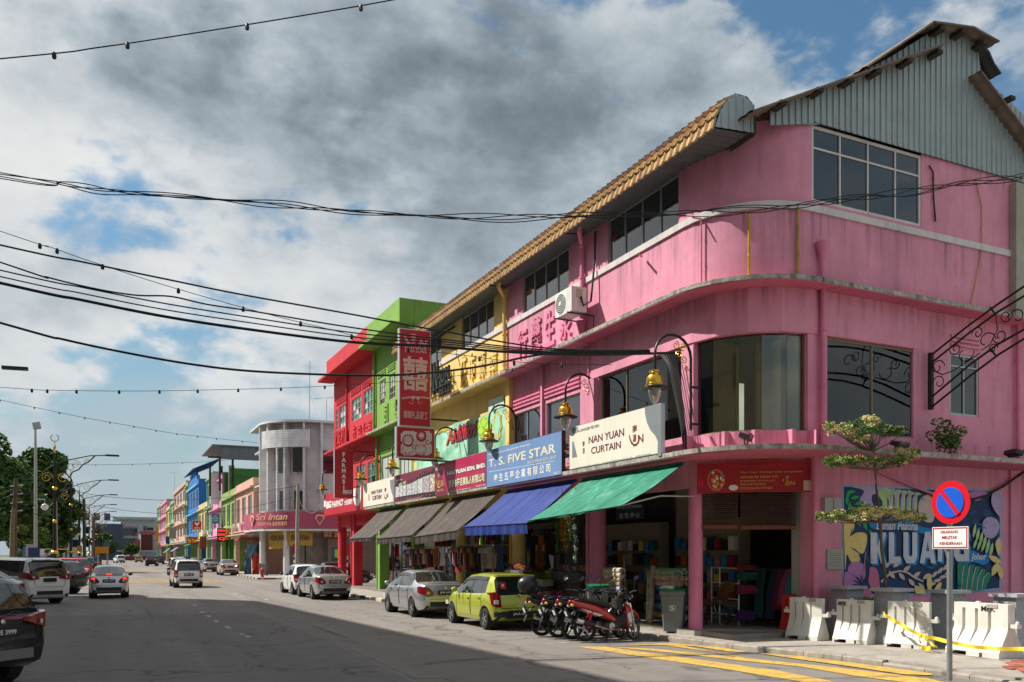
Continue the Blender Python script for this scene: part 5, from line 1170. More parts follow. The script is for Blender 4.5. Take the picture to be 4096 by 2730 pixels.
STY = {
 'hatch': dict(L=3.64, ra=.54, fa=2.99, r=.285, zt=[(0,.52),(.02,.84),(.07,.98),(.30,1.42),(.50,1.485),(1.4,1.51),(2.05,1.46),(2.72,1.02),(2.95,.96),(3.42,.80),(3.58,.62),(3.64,.42)], zs=[(0,.50),(.02,.82),(.07,.93),(.4,.98),(1.0,.95),(2.7,.90),(3.0,.88),(3.42,.74),(3.6,.55),(3.64,.4)],
   hw=[(0,.62),(.05,.72),(.2,.785),(.6,.815),(2.8,.805),(3.3,.74),(3.55,.60),(3.64,.46)], zb=[(0,.36),(.1,.25),(.3,.2),(3.3,.19),(3.55,.22),(3.64,.28)], sw=(.52, 2.62), pil=[(.80,.85),(1.48,1.55)], rw=(.06,.32), ws=(2.05,2.74), roof=.76, doors=((1.52,2.55),(.72,1.48)), lamp=[(.52,.62),(.60,.95),(.70,1.02),(.79,1.0),(.77,.68),(.66,.60)], plate=(.0,.42), belt=.25),
 'sedan': dict(L=4.43, ra=.98, fa=3.58, r=.30, zt=[(0,.52),(.02,.86),(.06,1.04),(.20,1.07),(.62,1.10),(.75,1.14),(1.42,1.43),(1.75,1.485),(2.3,1.50),(2.75,1.455),(3.45,1.05),(3.7,.99),(4.2,.82),(4.38,.6),(4.43,.42)], zs=[(0,.5),(.02,.84),(.06,.97),(.7,1.0),(1.5,.98),(3.4,.93),(3.7,.91),(4.2,.75),(4.4,.52),(4.43,.4)],
   hw=[(0,.66),(.05,.74),(.25,.80),(.8,.84),(3.4,.84),(4.0,.77),(4.32,.63),(4.43,.48)], zb=[(0,.38),(.1,.27),(.35,.21),(4.0,.2),(4.3,.22),(4.43,.28)], sw=(1.02, 3.36), pil=[(1.36,1.41),(2.22,2.29)], rw=(.72,1.46), ws=(2.72,3.48), roof=.72, doors=((2.26,3.30),(1.30,2.22)), lamp=[(.44,.70),(.40,.78),(.62,.98),(.80,1.0),(.80,.78),(.62,.68)], plate=(.0,.80), belt=.25),
 'suv': dict(L=4.5, ra=.90, fa=3.56, r=.35, zt=[(0,.58),(.02,1.0),(.08,1.10),(.34,1.58),(.52,1.665),(2.2,1.70),(2.75,1.64),(3.35,1.16),(3.6,1.10),(4.22,.98),(4.43,.74),(4.5,.48)], zs=[(0,.56),(.02,.98),(.08,1.06),(.6,1.08),(3.3,1.03),(3.6,1.01),(4.22,.90),(4.45,.6),(4.5,.46)],
   hw=[(0,.70),(.05,.79),(.25,.86),(.7,.89),(3.5,.89),(4.1,.82),(4.4,.68),(4.5,.52)], zb=[(0,.46),(.1,.36),(.35,.27),(4.1,.26),(4.4,.32),(4.5,.4)], sw=(.48, 3.26), pil=[(1.05,1.12),(2.05,2.12)], rw=(.06,.36), ws=(2.72,3.38), roof=.76, doors=((2.08,3.2),(1.08,2.05)), lamp=[(.42,1.00),(.44,1.07),(.62,1.12),(.88,1.16),(.88,.92),(.74,.90)], plate=(.0,.86), belt=.25),
 'van': dict(L=4.9, ra=.95, fa=3.95, r=.34, zt=[(0,.58),(.02,1.08),(.06,1.18),(.24,1.76),(.42,1.86),(2.6,1.90),(3.3,1.82),(4.15,1.20),(4.45,1.08),(4.78,.82),(4.9,.5)], zs=[(0,.56),(.02,1.04),(.06,1.12),(.6,1.14),(4.1,1.08),(4.45,1.0),(4.8,.7),(4.9,.46)],
   hw=[(0,.74),(.04,.84),(.2,.91),(.8,.925),(4.0,.925),(4.55,.84),(4.8,.68),(4.9,.54)], zb=[(0,.40),(.1,.28),(.35,.2),(4.5,.2),(4.8,.25),(4.9,.32)], sw=(.42, 4.0), pil=[(1.5,1.56),(2.7,2.76)], rw=(.05,.26), ws=(3.25,4.2), roof=.82, doors=((2.74,3.8),(1.54,2.7)), lamp=[(.40,1.04),(.42,1.10),(.66,1.16),(.92,1.30),(.92,1.04),(.74,.98)], plate=(.0,.98), belt=.25),
 'mpv': dict(L=4.14, ra=.80, fa=3.45, r=.315, zt=[(0,.55),(.02,1.0),(.06,1.08),(.26,1.56),(.46,1.655),(2.3,1.695),(2.8,1.60),(3.4,1.10),(3.65,1.03),(3.98,.86),(4.1,.62),(4.14,.44)], zs=[(0,.52),(.02,.97),(.06,1.03),(.6,1.04),(3.3,.98),(3.65,.95),(4.0,.76),(4.14,.42)],
   hw=[(0,.66),(.04,.74),(.2,.80),(.7,.83),(3.3,.83),(3.8,.76),(4.06,.62),(4.14,.48)], zb=[(0,.40),(.1,.3),(.35,.24),(3.7,.23),(4.05,.27),(4.14,.34)], sw=(.46, 3.3), pil=[(.98,1.04),(1.95,2.01)], rw=(.05,.28), ws=(2.78,3.44), roof=.78, doors=((1.98,3.1),(1.0,1.95)), lamp=[(.60,.66),(.60,1.02),(.70,1.06),(.80,1.08),(.80,.64),(.70,.60)], plate=(.0,.78), belt=.25),
}
_WH = {}
def wheel_meshes(r, rim_m):
 k = (r, rim_m.name)
 if k in _WH: return _WH[k]
 w = .2; prof = [(r*.66, -w/2), (r*.93, -w/2), (r, -w*.32), (r, w*.32), (r*.93, w/2), (r*.66, w/2)]
 ty = MB(); ty.lathe([(r*.6, -w*.3)] + prof + [(r*.6, w*.3)], (0, 0, 0), 28, ax=(1, 0, 0))
 rm = MB()
 for sgn in (-1, 1):
  x = sgn*w*.42
  rm.lathe([(r*.70, x*.9), (r*.70, x), (r*.62, x), (r*.60, x*.75)], (0, 0, 0), 28, ax=(1, 0, 0), cap=False)
  rm.lathe([(0, x*.95), (r*.13, x*.95), (r*.15, x*.8)], (0, 0, 0), 10, ax=(1, 0, 0))
  for i in range(5):
   a = 2*pi*i/5; d = Vector((0, cos(a), sin(a))); e = Vector((0, -sin(a), cos(a)))
   rm.obox(Vector((x*.85, 0, 0)) + d*r*.37, (w*.05, 0, 0), d*r*.29, e*r*.075)
 _WH[k] = (ty.mesh('wheel', M_TYRE, 45), rm.mesh('rim', rim_m, 40)); return _WH[k]
def car(style, label, loc, rz, pm, plate=None, rim=None, group=None, tail_on=False, spoiler=False, handles=True, mirror=True, visor=False, roofrack=False, low=False, lower=None, name='car', cat='car', clad=False):
 D = STY[style]; L = D['L']; t = thing(name, label, cat, loc, rz, group)
 y_of = lambda y: y - L/2
 r = D['r']; ra = r + .065
 ys = set([0, L, *D['rw'], *D['ws'], *D['sw'], *[q for p in D['pil'] for q in p], *[q for d in D['doors'] for q in d]])
 for ax in (D['ra'], D['fa']):
  for f in (-1, -.985, -.9, -.72, -.42, 0, .42, .72, .9, .985, 1): ys.add(ax + f*ra)
 k = 0
 while k < L: ys.add(k); k += .14
 for e in (.02, .05, .1, .17, .26, L - .02, L - .06, L - .14): ys.add(e)
 ys = sorted(ys); ys = [y for i, y in enumerate(ys) if i == 0 or y - ys[i-1] > .004]
 rings = []
 for y in ys:
  zt, zs, hw, zb = sg(D['zt'], y, .05), sg(D['zs'], y, .05), sg(D['hw'], y, .05), seg(D['zb'], y)
  zs = min(zs, zt - .012); g = max(0., min(1., (zt - zs - .03)/.42)); wr = hw*(.90 + (D['roof'] - .90)*g)
  zmid = zb + (zs - zb)*.60
  R_ = [(0, zb), (hw*.80, zb), (hw*.925, zb + .03), (hw*.975, zb + .16), (hw, zmid), (hw*.985, zs - .06), (hw*.945, zs), (hw*.945 + (wr - hw*.945)*.5 , zs + (zt - zs)*.50), (wr, zt - (zt - zs)*.16), (wr*.86, zt - .022*g - .004), (wr*.5, zt - .004), (0, zt + .004)]
  for ax in (D['ra'], D['fa']):
   dy = abs(y - ax)
   if dy <= ra + 1e-6:
    za = r + sqrt(max(0, ra*ra - dy*dy))
    R_ = [(x, max(z, za) if 1 <= i <= 3 else (max(z, za + .015) if i == 4 else (max(z, za + .03) if i == 5 else z))) for i, (x, z) in enumerate(R_)]
  rings.append(R_)
 nR = len(rings[0]); groups = {}
 def put(key, quad): groups.setdefault(key, MB()).add(quad, [(0, 1, 2, 3)])
 for i in range(len(ys) - 1):
  ym = (ys[i] + ys[i+1])/2
  inp = any(a <= ym <= b for a, b in D['pil'])
  for s in (-1, 1):
   for j in range(nR - 1):
    q = [(s*rings[i][j][0], y_of(ys[i]), rings[i][j][1]), (s*rings[i+1][j][0], y_of(ys[i+1]), rings[i+1][j][1]), (s*rings[i+1][j+1][0], y_of(ys[i+1]), rings[i+1][j+1][1]), (s*rings[i][j+1][0], y_of(ys[i]), rings[i][j+1][1])]
    if s > 0: q = q[::-1]
    key = 'body'
    if j in (6, 7) and D['sw'][0] < ym < D['sw'][1]: key = ('pillar' if inp else ('window', s, sum(ym > (a + b)/2 for a, b in D['pil'])))
    elif j in (8, 9, 10) and D['rw'][0] < ym < D['rw'][1]: key = 'rear_window' if j > 8 or True else 'body'
    elif j in (8, 9, 10) and D['ws'][0] < ym < D['ws'][1]: key = 'windscreen'
    elif j in (1, 2): key = 'sill' if (clad or j == 1) and not (j == 2 and not clad) else 'body'
    elif 2 <= j <= 5:
     for di, (a, b) in enumerate(D['doors']):
      if a < ym < b: key = ('door', s, di)
    put(key, q)
 for ri, y in ((0, 0), (-1, L)):
  R_ = rings[ri]; lo = [(-x, y_of(y), z) for x, z in R_[1:]]; poly = [(x, y_of(y), z) for x, z in R_] + lo[::-1]
  groups['body'].add(poly, [list(range(len(poly)))[::(1 if ri == 0 else -1)]])
 mset = {'pillar': M_TRIM, 'rear_window': M_CGL, 'windscreen': M_CGL, 'sill': M_TRIM}
 for key, mb in groups.items():
  kk = key if isinstance(key, str) else key[0]
  if kk == 'pillar': kk = 'pillar_trim'
  o = mb.obj(kk, mset.get(key if isinstance(key, str) else '', M_CGL if kk == 'window' else pm), t)
  me = o.data; import bmesh; b = bmesh.new(); b.from_mesh(me); bmesh.ops.remove_doubles(b, verts=b.verts, dist=.0005); bmesh.ops.recalc_face_normals(b, faces=b.faces) if kk == 'body' else None; b.to_mesh(me); b.free()
  me.polygons.foreach_set('use_smooth', [True]*len(me.polygons)); me.set_sharp_from_angle(angle=radians(42))
  if kk == 'door' and handles and not low:
   s, di = key[1], key[2]; a, bb = D['doors'][di]; y = a + .16; zz = sg(D['zs'], y) - .12; hx = sg(D['hw'], y)
   MB().obox((s*(hx + .005), y_of(y), zz), (.018, 0, 0), (0, .085, 0), (0, 0, .014)).obj('handle', pm, o)
 # seams round the doors
 if not low:
  for s in (-1, 1):
   for y in sorted({q for d in D['doors'] for q in d}):
    i = min(range(len(ys)), key=lambda k: abs(ys[k] - y)); P = [(s*(x + .002), y_of(ys[i]), z) for x, z in rings[i][3:7]]
    MB().tube(P, .006, 4).obj('door_seam', M_TRIM, t)
 ty, rm = wheel_meshes(r, rim or M_RIM); hx = max(q for _, q in D['hw'])
 for s in (-1, 1):
  for ax in (D['ra'], D['fa']):
   w = link('wheel', ty, t); w.location = (s*(hx - .105), y_of(ax), r); q = link('rim', rm, w)
   MB().lathe([(.0, 0), (ra*.98, 0), (ra*.98, .25)], (s*(hx - .33), y_of(ax), r + .02), 16, ax=(s, 0, 0)).obj('wheel_well', M_TRIM, t)
 # lamps, plate, bumpers, mirrors
 yb = y_of(0)
 def yo(x): return next((q/100 for q in range(60) if sg(D['hw'], q/100) >= abs(x) - .004), .6)
 for s in (-1, 1):
  lp = [(s*x, z) for x, z in D['lamp']]
  x0, x1 = min(abs(q[0]) for q in lp), max(abs(q[0]) for q in lp); pg = D['lamp']; G = []
  for k in range(11):
   xx = x0 + .002 + (x1 - x0 - .004)*k/10; zz = [p[1] + (q[1] - p[1])*(xx - p[0])/(q[0] - p[0]) for p, q in zip(pg, pg[1:] + pg[:1]) if (p[0] - xx)*(q[0] - xx) <= 0 and abs(p[0] - q[0]) > 1e-6] or [.9]
   G.append([(s*(xx + .006), yb - .016 + yo(xx), z) for z in (min(zz), max(zz))])
  G.append([(s*(x1 + .012), yb + yo(x1) + .16, z) for z in (G[-1][0][2] + .02, G[-1][1][2] - .02)]); G.append([(s*(x1 - .05), yb + yo(x1) + .18, q[2]) for q in G[-1]])
  back = [[(p[0]*.9, p[1] + .06, p[2]) for p in r] for r in G]
  MB().grid(G).grid([[g[0], h[0]] for g, h in zip(G, back)]).grid([[g[1], h[1]] for g, h in zip(G, back)]).obj('tail_lamp', M_TAIL, t)
  cx = sum(q[0] for q in lp)/len(lp); cz = sum(q[1] for q in lp)/len(lp); mz = min(q[1] for q in lp); hh = max(q[1] for q in lp) - mz
  MB().obox((cx, yb - .016 + yo(cx), mz + hh*.36), (.05, .03*s, 0), (0, .012, 0), (0, 0, hh*.13)).obj('reverse_lamp', M_CLEAR, t)
  if tail_on: MB().obox((cx + s*.03, yb - .02 + yo(cx + s*.03), mz + hh*.72), (.075, .04*s, 0), (0, .012, 0), (0, 0, hh*.14)).obj('brake_lamp', M_BRAKE, t)
  yf = y_of(L); MB().obox((s*.55, yf - .16, sg(D['zs'], L - .15) - .08), (.15, -.10*s*s, 0), (0, .10, 0), (0, 0, .06)).obj('headlamp', M_CLEAR, t)
  if mirror:
   ym = D['ws'][1] - .30; zz = sg(D['zs'], ym) + .10; hx_ = sg(D['hw'], ym)
   MB().ball((s*(hx_ + .10), y_of(ym), zz), .10, 10, 8, sc=(1.05, .6, .75)).obj('mirror', pm if visor else M_TRIM, t, smooth=True)
 if plate is not None:
  pz = D['plate'][1]; MB().obox((0, yb - .022, pz), (.26, 0, 0), (0, .012, 0), (0, 0, .075)).obj('number_plate', M_PLATE, t)
  if plate: letter(MB(), plate, (-.20, yb - .035, pz - .042), (1, 0, 0), (0, 0, 1), .40, .084, off=.002, bold=.02).obj('plate_number', M_PLTX, t)
 zb0 = D['zb'][0][1]
 if not low:
  z1 = D['lamp'][0][1] + .02; z0 = max(zb0 + .22, z1 - .36)
  MB().tube([(x, yb - .004 + yo(x), z) for x, z in ((-.62, z1 + .2), (-.60, z0 + .06), (-.52, z0), (.52, z0), (.60, z0 + .06), (.62, z1 + .2))], .006, 4).obj('boot_seam', M_TRIM, t); MB().lathe([(0, 0), (.04, 0), (.035, .008), (0, .01)], (0, yb - .004, D['plate'][1] + (.16 if D['plate'][1] > .5 else .5)), 12, ax=(0, -1, 0)).obj('badge', M_CHROME, t)
  if style != 'sedan': MB().tube([(.0, yb - .01 + .0, D['zs'][2][1] + .04), (.18, yb + .03, D['zs'][2][1] + .10), (.36, yb + .03, D['zs'][2][1] + .09)], .009, 4).obj('wiper', M_TRIM, t)
 MB().obox((0, yb + .03, zb0 + .06), (.52, 0, 0), (0, .045, 0), (0, 0, .075)).obj('bumper_insert', lower or M_TRIM, t)
 if spoiler:
  yy, zz = (D['rw'][1] - .02, sg(D['zt'], D['rw'][1] + .05) - .01) if style != 'sedan' else (.12, 1.10)
  MB().prism([(-.10 if style != 'sedan' else -.08, -.015), (.12, -.02), (.14, .03), (-.08, .022)], lambda u, v, w: (w, y_of(yy + u), zz + v), -.56, .56).obj('spoiler', pm if style != 'sedan' else M_TRIM, t)
  MB().obox((0, y_of(yy) - .085, zz - .004), (.12, 0, 0), (0, .012, 0), (0, 0, .012)).obj('stop_lamp', M_BRAKE if tail_on else M_TAIL, t)
 if visor:
  for s in (-1, 1):
   P = []
   for y in [D['sw'][0] + .1 + (D['sw'][1] - .35 - D['sw'][0])*k/8 for k in range(9)]:
    i = min(range(len(ys)), key=lambda k: abs(ys[k] - y)); P.append(rings[i])
   rows = [[(s*(R_[8][0] + .012), y_of(D['sw'][0] + .1 + (D['sw'][1] - .35 - D['sw'][0])*k/8), R_[8][1] - .01) for k, R_ in enumerate(P)], [(s*(R_[8][0] + (R_[7][0] - R_[8][0])*.55 + .02), y_of(D['sw'][0] + .1 + (D['sw'][1] - .35 - D['sw'][0])*k/8), R_[8][1] + (R_[7][1] - R_[8][1])*.5) for k, R_ in enumerate(P)]]
   MB().grid(rows).obj('window_visor', M_TRIM, t)
 if roofrack:
  for s in (-1, 1): MB().tube([(s*.62, y_of(.7), sg(D['zt'], .7) - .03), (s*.62, y_of(.85), sg(D['zt'], .9) + .03), (s*.62, y_of(2.3), sg(D['zt'], 2.3) + .03), (s*.62, y_of(2.45), sg(D['zt'], 2.4) - .03)], .018, 5).obj('roof_rail', M_RIM, t)
 MB().tube([(.0, y_of(L*.25), sg(D['zt'], L*.25)), (0, y_of(L*.25) - .12, sg(D['zt'], L*.25) + .14)], .006, 4).obj('aerial', M_TRIM, t)
 return t
P_LIME = car_paint('lime', (.42, .47, .035), .25); P_SIL = car_paint('silver', (.50, .51, .52), .75, .3); P_WHT = car_paint('white', (.76, .76, .74)); P_BLK = mat('car_paint_black', (.006, .0065, .008), .22, coat=.25); P_RED = car_paint('red', (.45, .02, .02)); P_GRY = car_paint('graphite', (.04, .042, .045), .5); P_BEI = car_paint('beige', (.55, .50, .40), .4); P_BLUE = car_paint('blue', (.05, .10, .25), .4)
def put_car(style, rear_left, rz, *a, **k):
 """place so that the near rear wheel stands at the surveyed ground point"""
 D = STY[style]; hx = max(q for _, q in D['hw']); o = Vector((-(hx - .02), D['ra'] - D['L']/2, 0)); o.rotate(Matrix.Rotation(rz, 3, 'Z'))
 return car(style, a[0], (rear_left[0] - o.x, rear_left[1] - o.y, .012), rz, *a[1:], **k)
G_PARK = 'cars parked along the right kerb'; G_LEFT = 'cars parked and driving on the left'
c1 = put_car('hatch', (9.10, 21.0), 0, 'lime green hatchback parked between the silver sedan and the motorcycles', P_LIME, 'JAA 68', group=G_PARK, visor=True, spoiler=True)
MB().obox((.0 - .42, -1.68, 1.18), (.085, .0, 0), (0, .01, .02), (0, .035, .075)).obj('learner_sticker', C_RED, c1); letter(MB(), 'P', (-.455, -1.70, 1.135), (1, 0, 0), (0, .42, .9), .07, .09, off=.006, bold=.04).obj('sticker_letter', C_WHT, c1)
for s in (-1, 1): MB().obox((s*.60, -1.80, .42), (.12, .02*s, 0), (0, .03, 0), (0, 0, .06)).obj('bumper_vent', M_TRIM, c1)
MB().prism([(-.40, .30), (-.30, .52), (.30, .52), (.40, .30)], lambda u, v, w: (u, -1.82 + w, v), -.015, .05).obj('bumper_panel', M_TRIM, c1)
c2 = put_car('sedan', (8.79, 26.2), 0, 'silver sedan parked ahead of the lime green hatchback, red lamps wrapping its corners', P_SIL, 'JPA 6418', group=G_PARK, visor=True)
put_car('sedan', (8.12, 38.1), .02, 'silver sedan parked behind the white hatchback near the red columns', P_SIL, 'WTX 1428', group=G_PARK)
put_car('hatch', (8.15, 42.8), .02, 'white hatchback parked in front of the silver sedan near the red columns', P_WHT, '', group=G_PARK)
put_car('sedan', (9.3, 83.5), 0, 'beige sedan parked by the red tarpaulin stall', P_BEI, '', group=G_PARK, low=True)
put_car('sedan', (9.35, 100.0), .03, 'silver blue sedan parked next ahead of the beige sedan', P_SIL, '', group=G_PARK, low=True)
put_car('sedan', (9.4, 118), 0, 'grey sedan parked beyond the silver blue sedan', P_SIL, '', group=G_PARK, low=True)
put_car('mpv', (9.4, 133), 0, 'dark people carrier parked below the blue house', P_GRY, None, group=G_PARK, low=True)
put_car('hatch', (9.4, 146), 0, 'white hatchback parked far down on the right by the blue house', P_WHT, None, group=G_PARK, low=True)
put_car('mpv', (3.42, 54.6), .01, 'white people carrier driving away in the middle of the road', P_WHT, 'BMR 236', group='cars driving on the road', spoiler=True)
put_car('mpv', (4.9, 84), 0, 'silver people carrier driving just ahead of the white one', P_SIL, '', group='cars driving on the road', low=True)
put_car('suv', (5.2, 150), -.12, 'black four wheel drive braking far down the road', P_BLK, '', group='cars driving on the road', low=True, tail_on=True)
put_car('hatch', (5.2, 215), -.1, 'olive hatchback at the far end of the road', car_paint('olive', (.25, .27, .05)), None, group='cars driving on the road', low=True, tail_on=True)
put_car('mpv', (7.8, 175), 0, 'dark people carrier queueing far down the road', P_GRY, None, group='cars driving on the road', low=True)
put_car('suv', (1.2, 205), .2, 'white four wheel drive coming out at the far end of the road', P_WHT, None, group='cars driving on the road', low=True)
put_car('sedan', (-.86, 43.5), 0, 'silver sedan with lit brake lamps driving at the edge of the shadow', P_SIL, 'JQD 6299', group=G_LEFT, tail_on=True, spoiler=True)
car('suv', 'black four wheel drive cut off by the left edge', (-3.05, 16.2, .012), .8, P_BLK, 'QFE 3999', group=G_LEFT, roofrack=True, clad=True, lower=mat('skid_grey', (.16, .16, .155), .5))
put_car('van', (-3.45, 39.2), .55, 'tall white people carrier with dark rear glass at the left edge', P_WHT, '', group=G_LEFT, spoiler=True)
put_car('sedan', (-4.55, 34.8), .55, 'silver sedan squeezed between the black four wheel drive and tall white carrier', P_SIL, None, group=G_LEFT)
put_car('suv', (-2.75, 48.2), .85, 'dark brown four wheel drive beside the braking silver sedan', P_GRY, '', group=G_LEFT, rim=M_RIMD)
put_car('sedan', (-2.9, 63), .9, 'white sedan half hidden behind the braking silver sedan', P_WHT, '', group=G_LEFT)
put_car('suv', (-3.0, 80), .9, 'red four wheel drive with a black tail in the left row', P_RED, None, group=G_LEFT, low=True)
put_car('suv', (-2.9, 92), .7, 'black four wheel drive beyond the red one in the left row', P_BLK, None, group=G_LEFT, low=True)
put_car('mpv', (-2.9, 106), .7, 'grey people carrier far along the left row', P_GRY, None, group=G_LEFT, low=True)
put_car('sedan', (-2.9, 122), .7, 'silver sedan far along the left row', P_SIL, None, group=G_LEFT, low=True)
put_car('suv', (-2.9, 140), .7, 'dark four wheel drive farthest along the left row', P_BLK, None, group=G_LEFT, low=True)
car('hatch', 'dark hatchback parked in the side street behind the red columns', (14.5, 57.2, .012), -pi/2, P_BLK, None, low=True)

# ---------------------------------------------------------------- motorcycles (local: forward +Y, wheels on the centre line)
def moto(pm, label, loc, rz, lean=.16, basket=False, topbox=False, accent=None):
 t = thing('motorcycle', label, 'motorcycle', loc, rz, 'motorcycles parked in a row'); t.rotation_euler = (0, lean, rz)
 r = .285; RA, FA_ = (0, -.62, r), (0, .62, r)
 for c in (RA, FA_):
  w = .09 if c is RA else .075
  wh = MB(); rows = []
  for i in range(29):
   a = 2*pi*i/28; d = Vector((0, cos(a), sin(a)))
   rows.append([Vector(c) + d*(r - w*.5 + w*.5*cos(b)) + Vector((w*.5*sin(b), 0, 0)) for b in [2*pi*k/8 for k in range(9)]])
  o = wh.grid(rows).obj('wheel', M_TYRE, t, smooth=True)
  rm = MB().lathe([(r*.74, -.03), (r*.80, -.03), (r*.80, .03), (r*.74, .03)], c, 24, ax=(1, 0, 0), cap=False); rm.lathe([(0, -.05), (.05, -.05), (.05, .05), (0, .05)], c, 10, ax=(1, 0, 0))
  for k in range(5):
   a = 2*pi*k/5 + .3; d = Vector((0, cos(a), sin(a))); e = Vector((0, -sin(a), cos(a))); rm.obox(Vector(c) + d*r*.45, (.012, 0, 0), d*r*.32, e*.014)
  rm.obj('rim', M_RIMD if accent is None else M_RIM, o)
 for s in (-1, 1):
  MB().tube([(s*.07, .60, r), (s*.07, .42, .78)], .02, 8).obj('fork_leg', M_CHROME, t); MB().tube([(s*.10, -.62, r), (s*.10, -.15, .33)], .02, 6).obj('swing_arm', M_RIMD, t)
  MB().tube([(s*.11, -.60, r + .02), (s*.11, -.46, .62)], .028, 8).obj('shock_absorber', C_REDP if accent else M_BLKM, t)
 def loft(secs, m, name, smooth=45):
  rows = []
  for y, z, w, h in secs: rows.append([(w*cos(a)*(1 if abs(cos(a)) < .9 else .97), y, z + h*sin(a)) for a in [2*pi*k/12 for k in range(12)]])
  mb = MB().grid(rows, closed=True); n = 12; k = len(rows); mb.f += [list(range(n)), [(k-1)*n + q for q in range(n)][::-1]]; mb.m += [0, 0]
  return mb.obj(name, m, t, smooth=smooth)
 loft([(-.98, .80, .03, .03), (-.92, .80, .07, .05), (-.70, .76, .11, .075), (-.40, .68, .125, .10), (-.12, .58, .12, .11), (.05, .48, .09, .08), (.18, .42, .06, .05)], pm, 'tail_body')
 loft([(-.86, .85, .06, .02), (-.75, .85, .12, .04), (-.45, .82, .14, .055), (-.15, .76, .13, .06), (.02, .72, .08, .05)], M_TRIM, 'seat')
 loft([(.02, .42, .06, .06), (.20, .40, .10, .13), (.34, .46, .15, .20), (.42, .58, .16, .22), (.47, .72, .11, .14), (.48, .84, .06, .06)], M_TRIM if accent else pm, 'leg_shield')
 loft([(.36, .50, .20, .26), (.44, .55, .19, .24), (.52, .62, .10, .14)], accent or pm, 'front_cowl')
 loft([(.30, .93, .07, .05), (.40, .95, .11, .08), (.50, .92, .09, .08), (.55, .90, .05, .05)], P_BLK, 'handlebar_cowl')
 MB().ball((0, .545, .91), .07, 10, 6, sc=(1.1, .4, .8)).obj('headlamp', M_CLEAR, t, smooth=True)
 loft([(.30, .60, .05, .02), (.42, .63, .065, .03), (.60, .63, .07, .03), (.78, .55, .06, .03), (.86, .46, .04, .02)], pm, 'front_mudguard')
 loft([(-.80, .66, .05, .02), (-.92, .60, .06, .02), (-1.02, .48, .065, .02), (-1.08, .36, .05, .015)], M_TRIM, 'rear_mudguard')
 MB().ball((0, -.97, .80), .085, 10, 7, sc=(1.25, .55, .75)).obj('tail_lamp', M_TAIL, t, smooth=True)
 for s in (-1, 1):
  MB().ball((s*.13, -.95, .745), .045, 8, 6, sc=(1, 1, .7)).obj('indicator', C_GOLD if s > 0 else M_CLEAR, t, smooth=True)
  MB().tube([(s*.06, .40, .96), (s*.22, .36, 1.0), (s*.36, .28, 1.0)], .016, 6).obj('handlebar', M_BLKM, t)
  MB().tube([(s*.36, .30, 1.0), (s*.36, .20, 1.0)], .02, 6).obj('grip', M_TRIM, t) if False else None
  MB().tube([(s*.24, .34, 1.0), (s*.28, .32, 1.14), (s*.32, .30, 1.22)], .008, 5).obj('mirror_stem', M_BLKM, t)
  MB().obox((s*.35, .29, 1.25), (.055, 0, .02), (0, .012, 0), (-.01, 0, .032)).obj('mirror', M_CHROME, t)
  MB().tube([(s*.07, .04, .30), (s*.26, .02, .30)], .015, 5).obj('foot_peg', M_BLKM, t)
 MB().obox((0, -1.05, .60), (.085, 0, 0), (0, .012, .03), (0, -.035, .075)).obj('number_plate', M_PLATE, t); MB().obox((0, -1.068, .60), (.07, 0, 0), (0, .004, .01), (0, -.022, .048)).obj('plate_face', M_PLTX, t)
 MB().lathe([(.05, 0), (.055, .05), (.06, .3), (.05, .42), (.025, .44)], (.13, -.42, .36), 10, ax=(.05, -1, .22)).obj('exhaust', M_BLKM, t, smooth=40); MB().lathe([(.058, 0), (.062, .02), (.062, .16), (.045, .17)], (.145, -.70, .425), 10, ax=(.05, -1, .22)).obj('exhaust_shield', M_CHROME, t, smooth=40); MB().tube([(.08, .25, .28), (.12, 0, .24), (.13, -.42, .36)], .022, 6).obj('exhaust_pipe', M_CHROME, t)
 loft([(-.16, .32, .10, .08), (-.02, .33, .13, .11), (.14, .34, .11, .09), (.28, .36, .07, .06)], M_RIMD, 'engine'); MB().lathe([(0, 0), (.075, 0), (.07, .03), (0, .035)], (.12, .0, .33), 12, ax=(1, 0, 0)).obj('engine_cover', M_RIM, t)
 MB().tube([(-.06, .0, .26), (-.17, -.06, .02)], .014, 5).obj('side_stand', M_BLKM, t); MB().tube([(-.12, -.60, .87), (-.10, -.92, .90), (.10, -.92, .90), (.12, -.60, .87)], .016, 5).obj('grab_rail', M_BLKM, t)
 if basket:
  b = MB()
  for k in range(4): b.lathe([(.13, .03 + .05*k), (.135, .035 + .05*k), (.135, .07 + .05*k), (.13, .075 + .05*k)], (0, .20, .64), 14)
  b.lathe([(0, 0), (.125, 0), (.125, .02)], (0, .20, .645), 14); b.obj('basket', mat('basket_black', (.03, .03, .032), .6), t)
 if topbox:
  loft([(-1.20, 1.10, .05, .08), (-1.14, 1.10, .17, .15), (-1.0, 1.12, .21, .18), (-.82, 1.12, .20, .17), (-.74, 1.10, .12, .10)], mat('box_black', (.022, .022, .024), .35, var=.2, vs=14), 'top_box'); MB().tube([(0, -.80, .86), (0, -1.0, .93)], .02, 5).obj('rack', M_BLKM, t)
 for o in t.children:
  if o.name.split('.')[0] in ('fork_leg', 'front_mudguard', 'handlebar', 'handlebar_cowl', 'headlamp', 'mirror', 'mirror_stem') or (o.name.split('.')[0] == 'wheel' and o.data.vertices[0].co.y > 0):
   for q in [o] + list(o.children): q.data.transform(Matrix.Translation((0, .5, 0)) @ Matrix.Rotation(.62, 4, 'Z') @ Matrix.Translation((0, -.5, 0)))
  if o.name.split('.')[0] not in ('wheel', 'swing_arm', 'side_stand', 'foot_peg'):
   for v in o.data.vertices: v.co.z = .3 + (v.co.z - .3)*1.2 if v.co.z > .3 else v.co.z
 return t
M_ZG = mat('decal_white', (.62, .60, .56), .4)
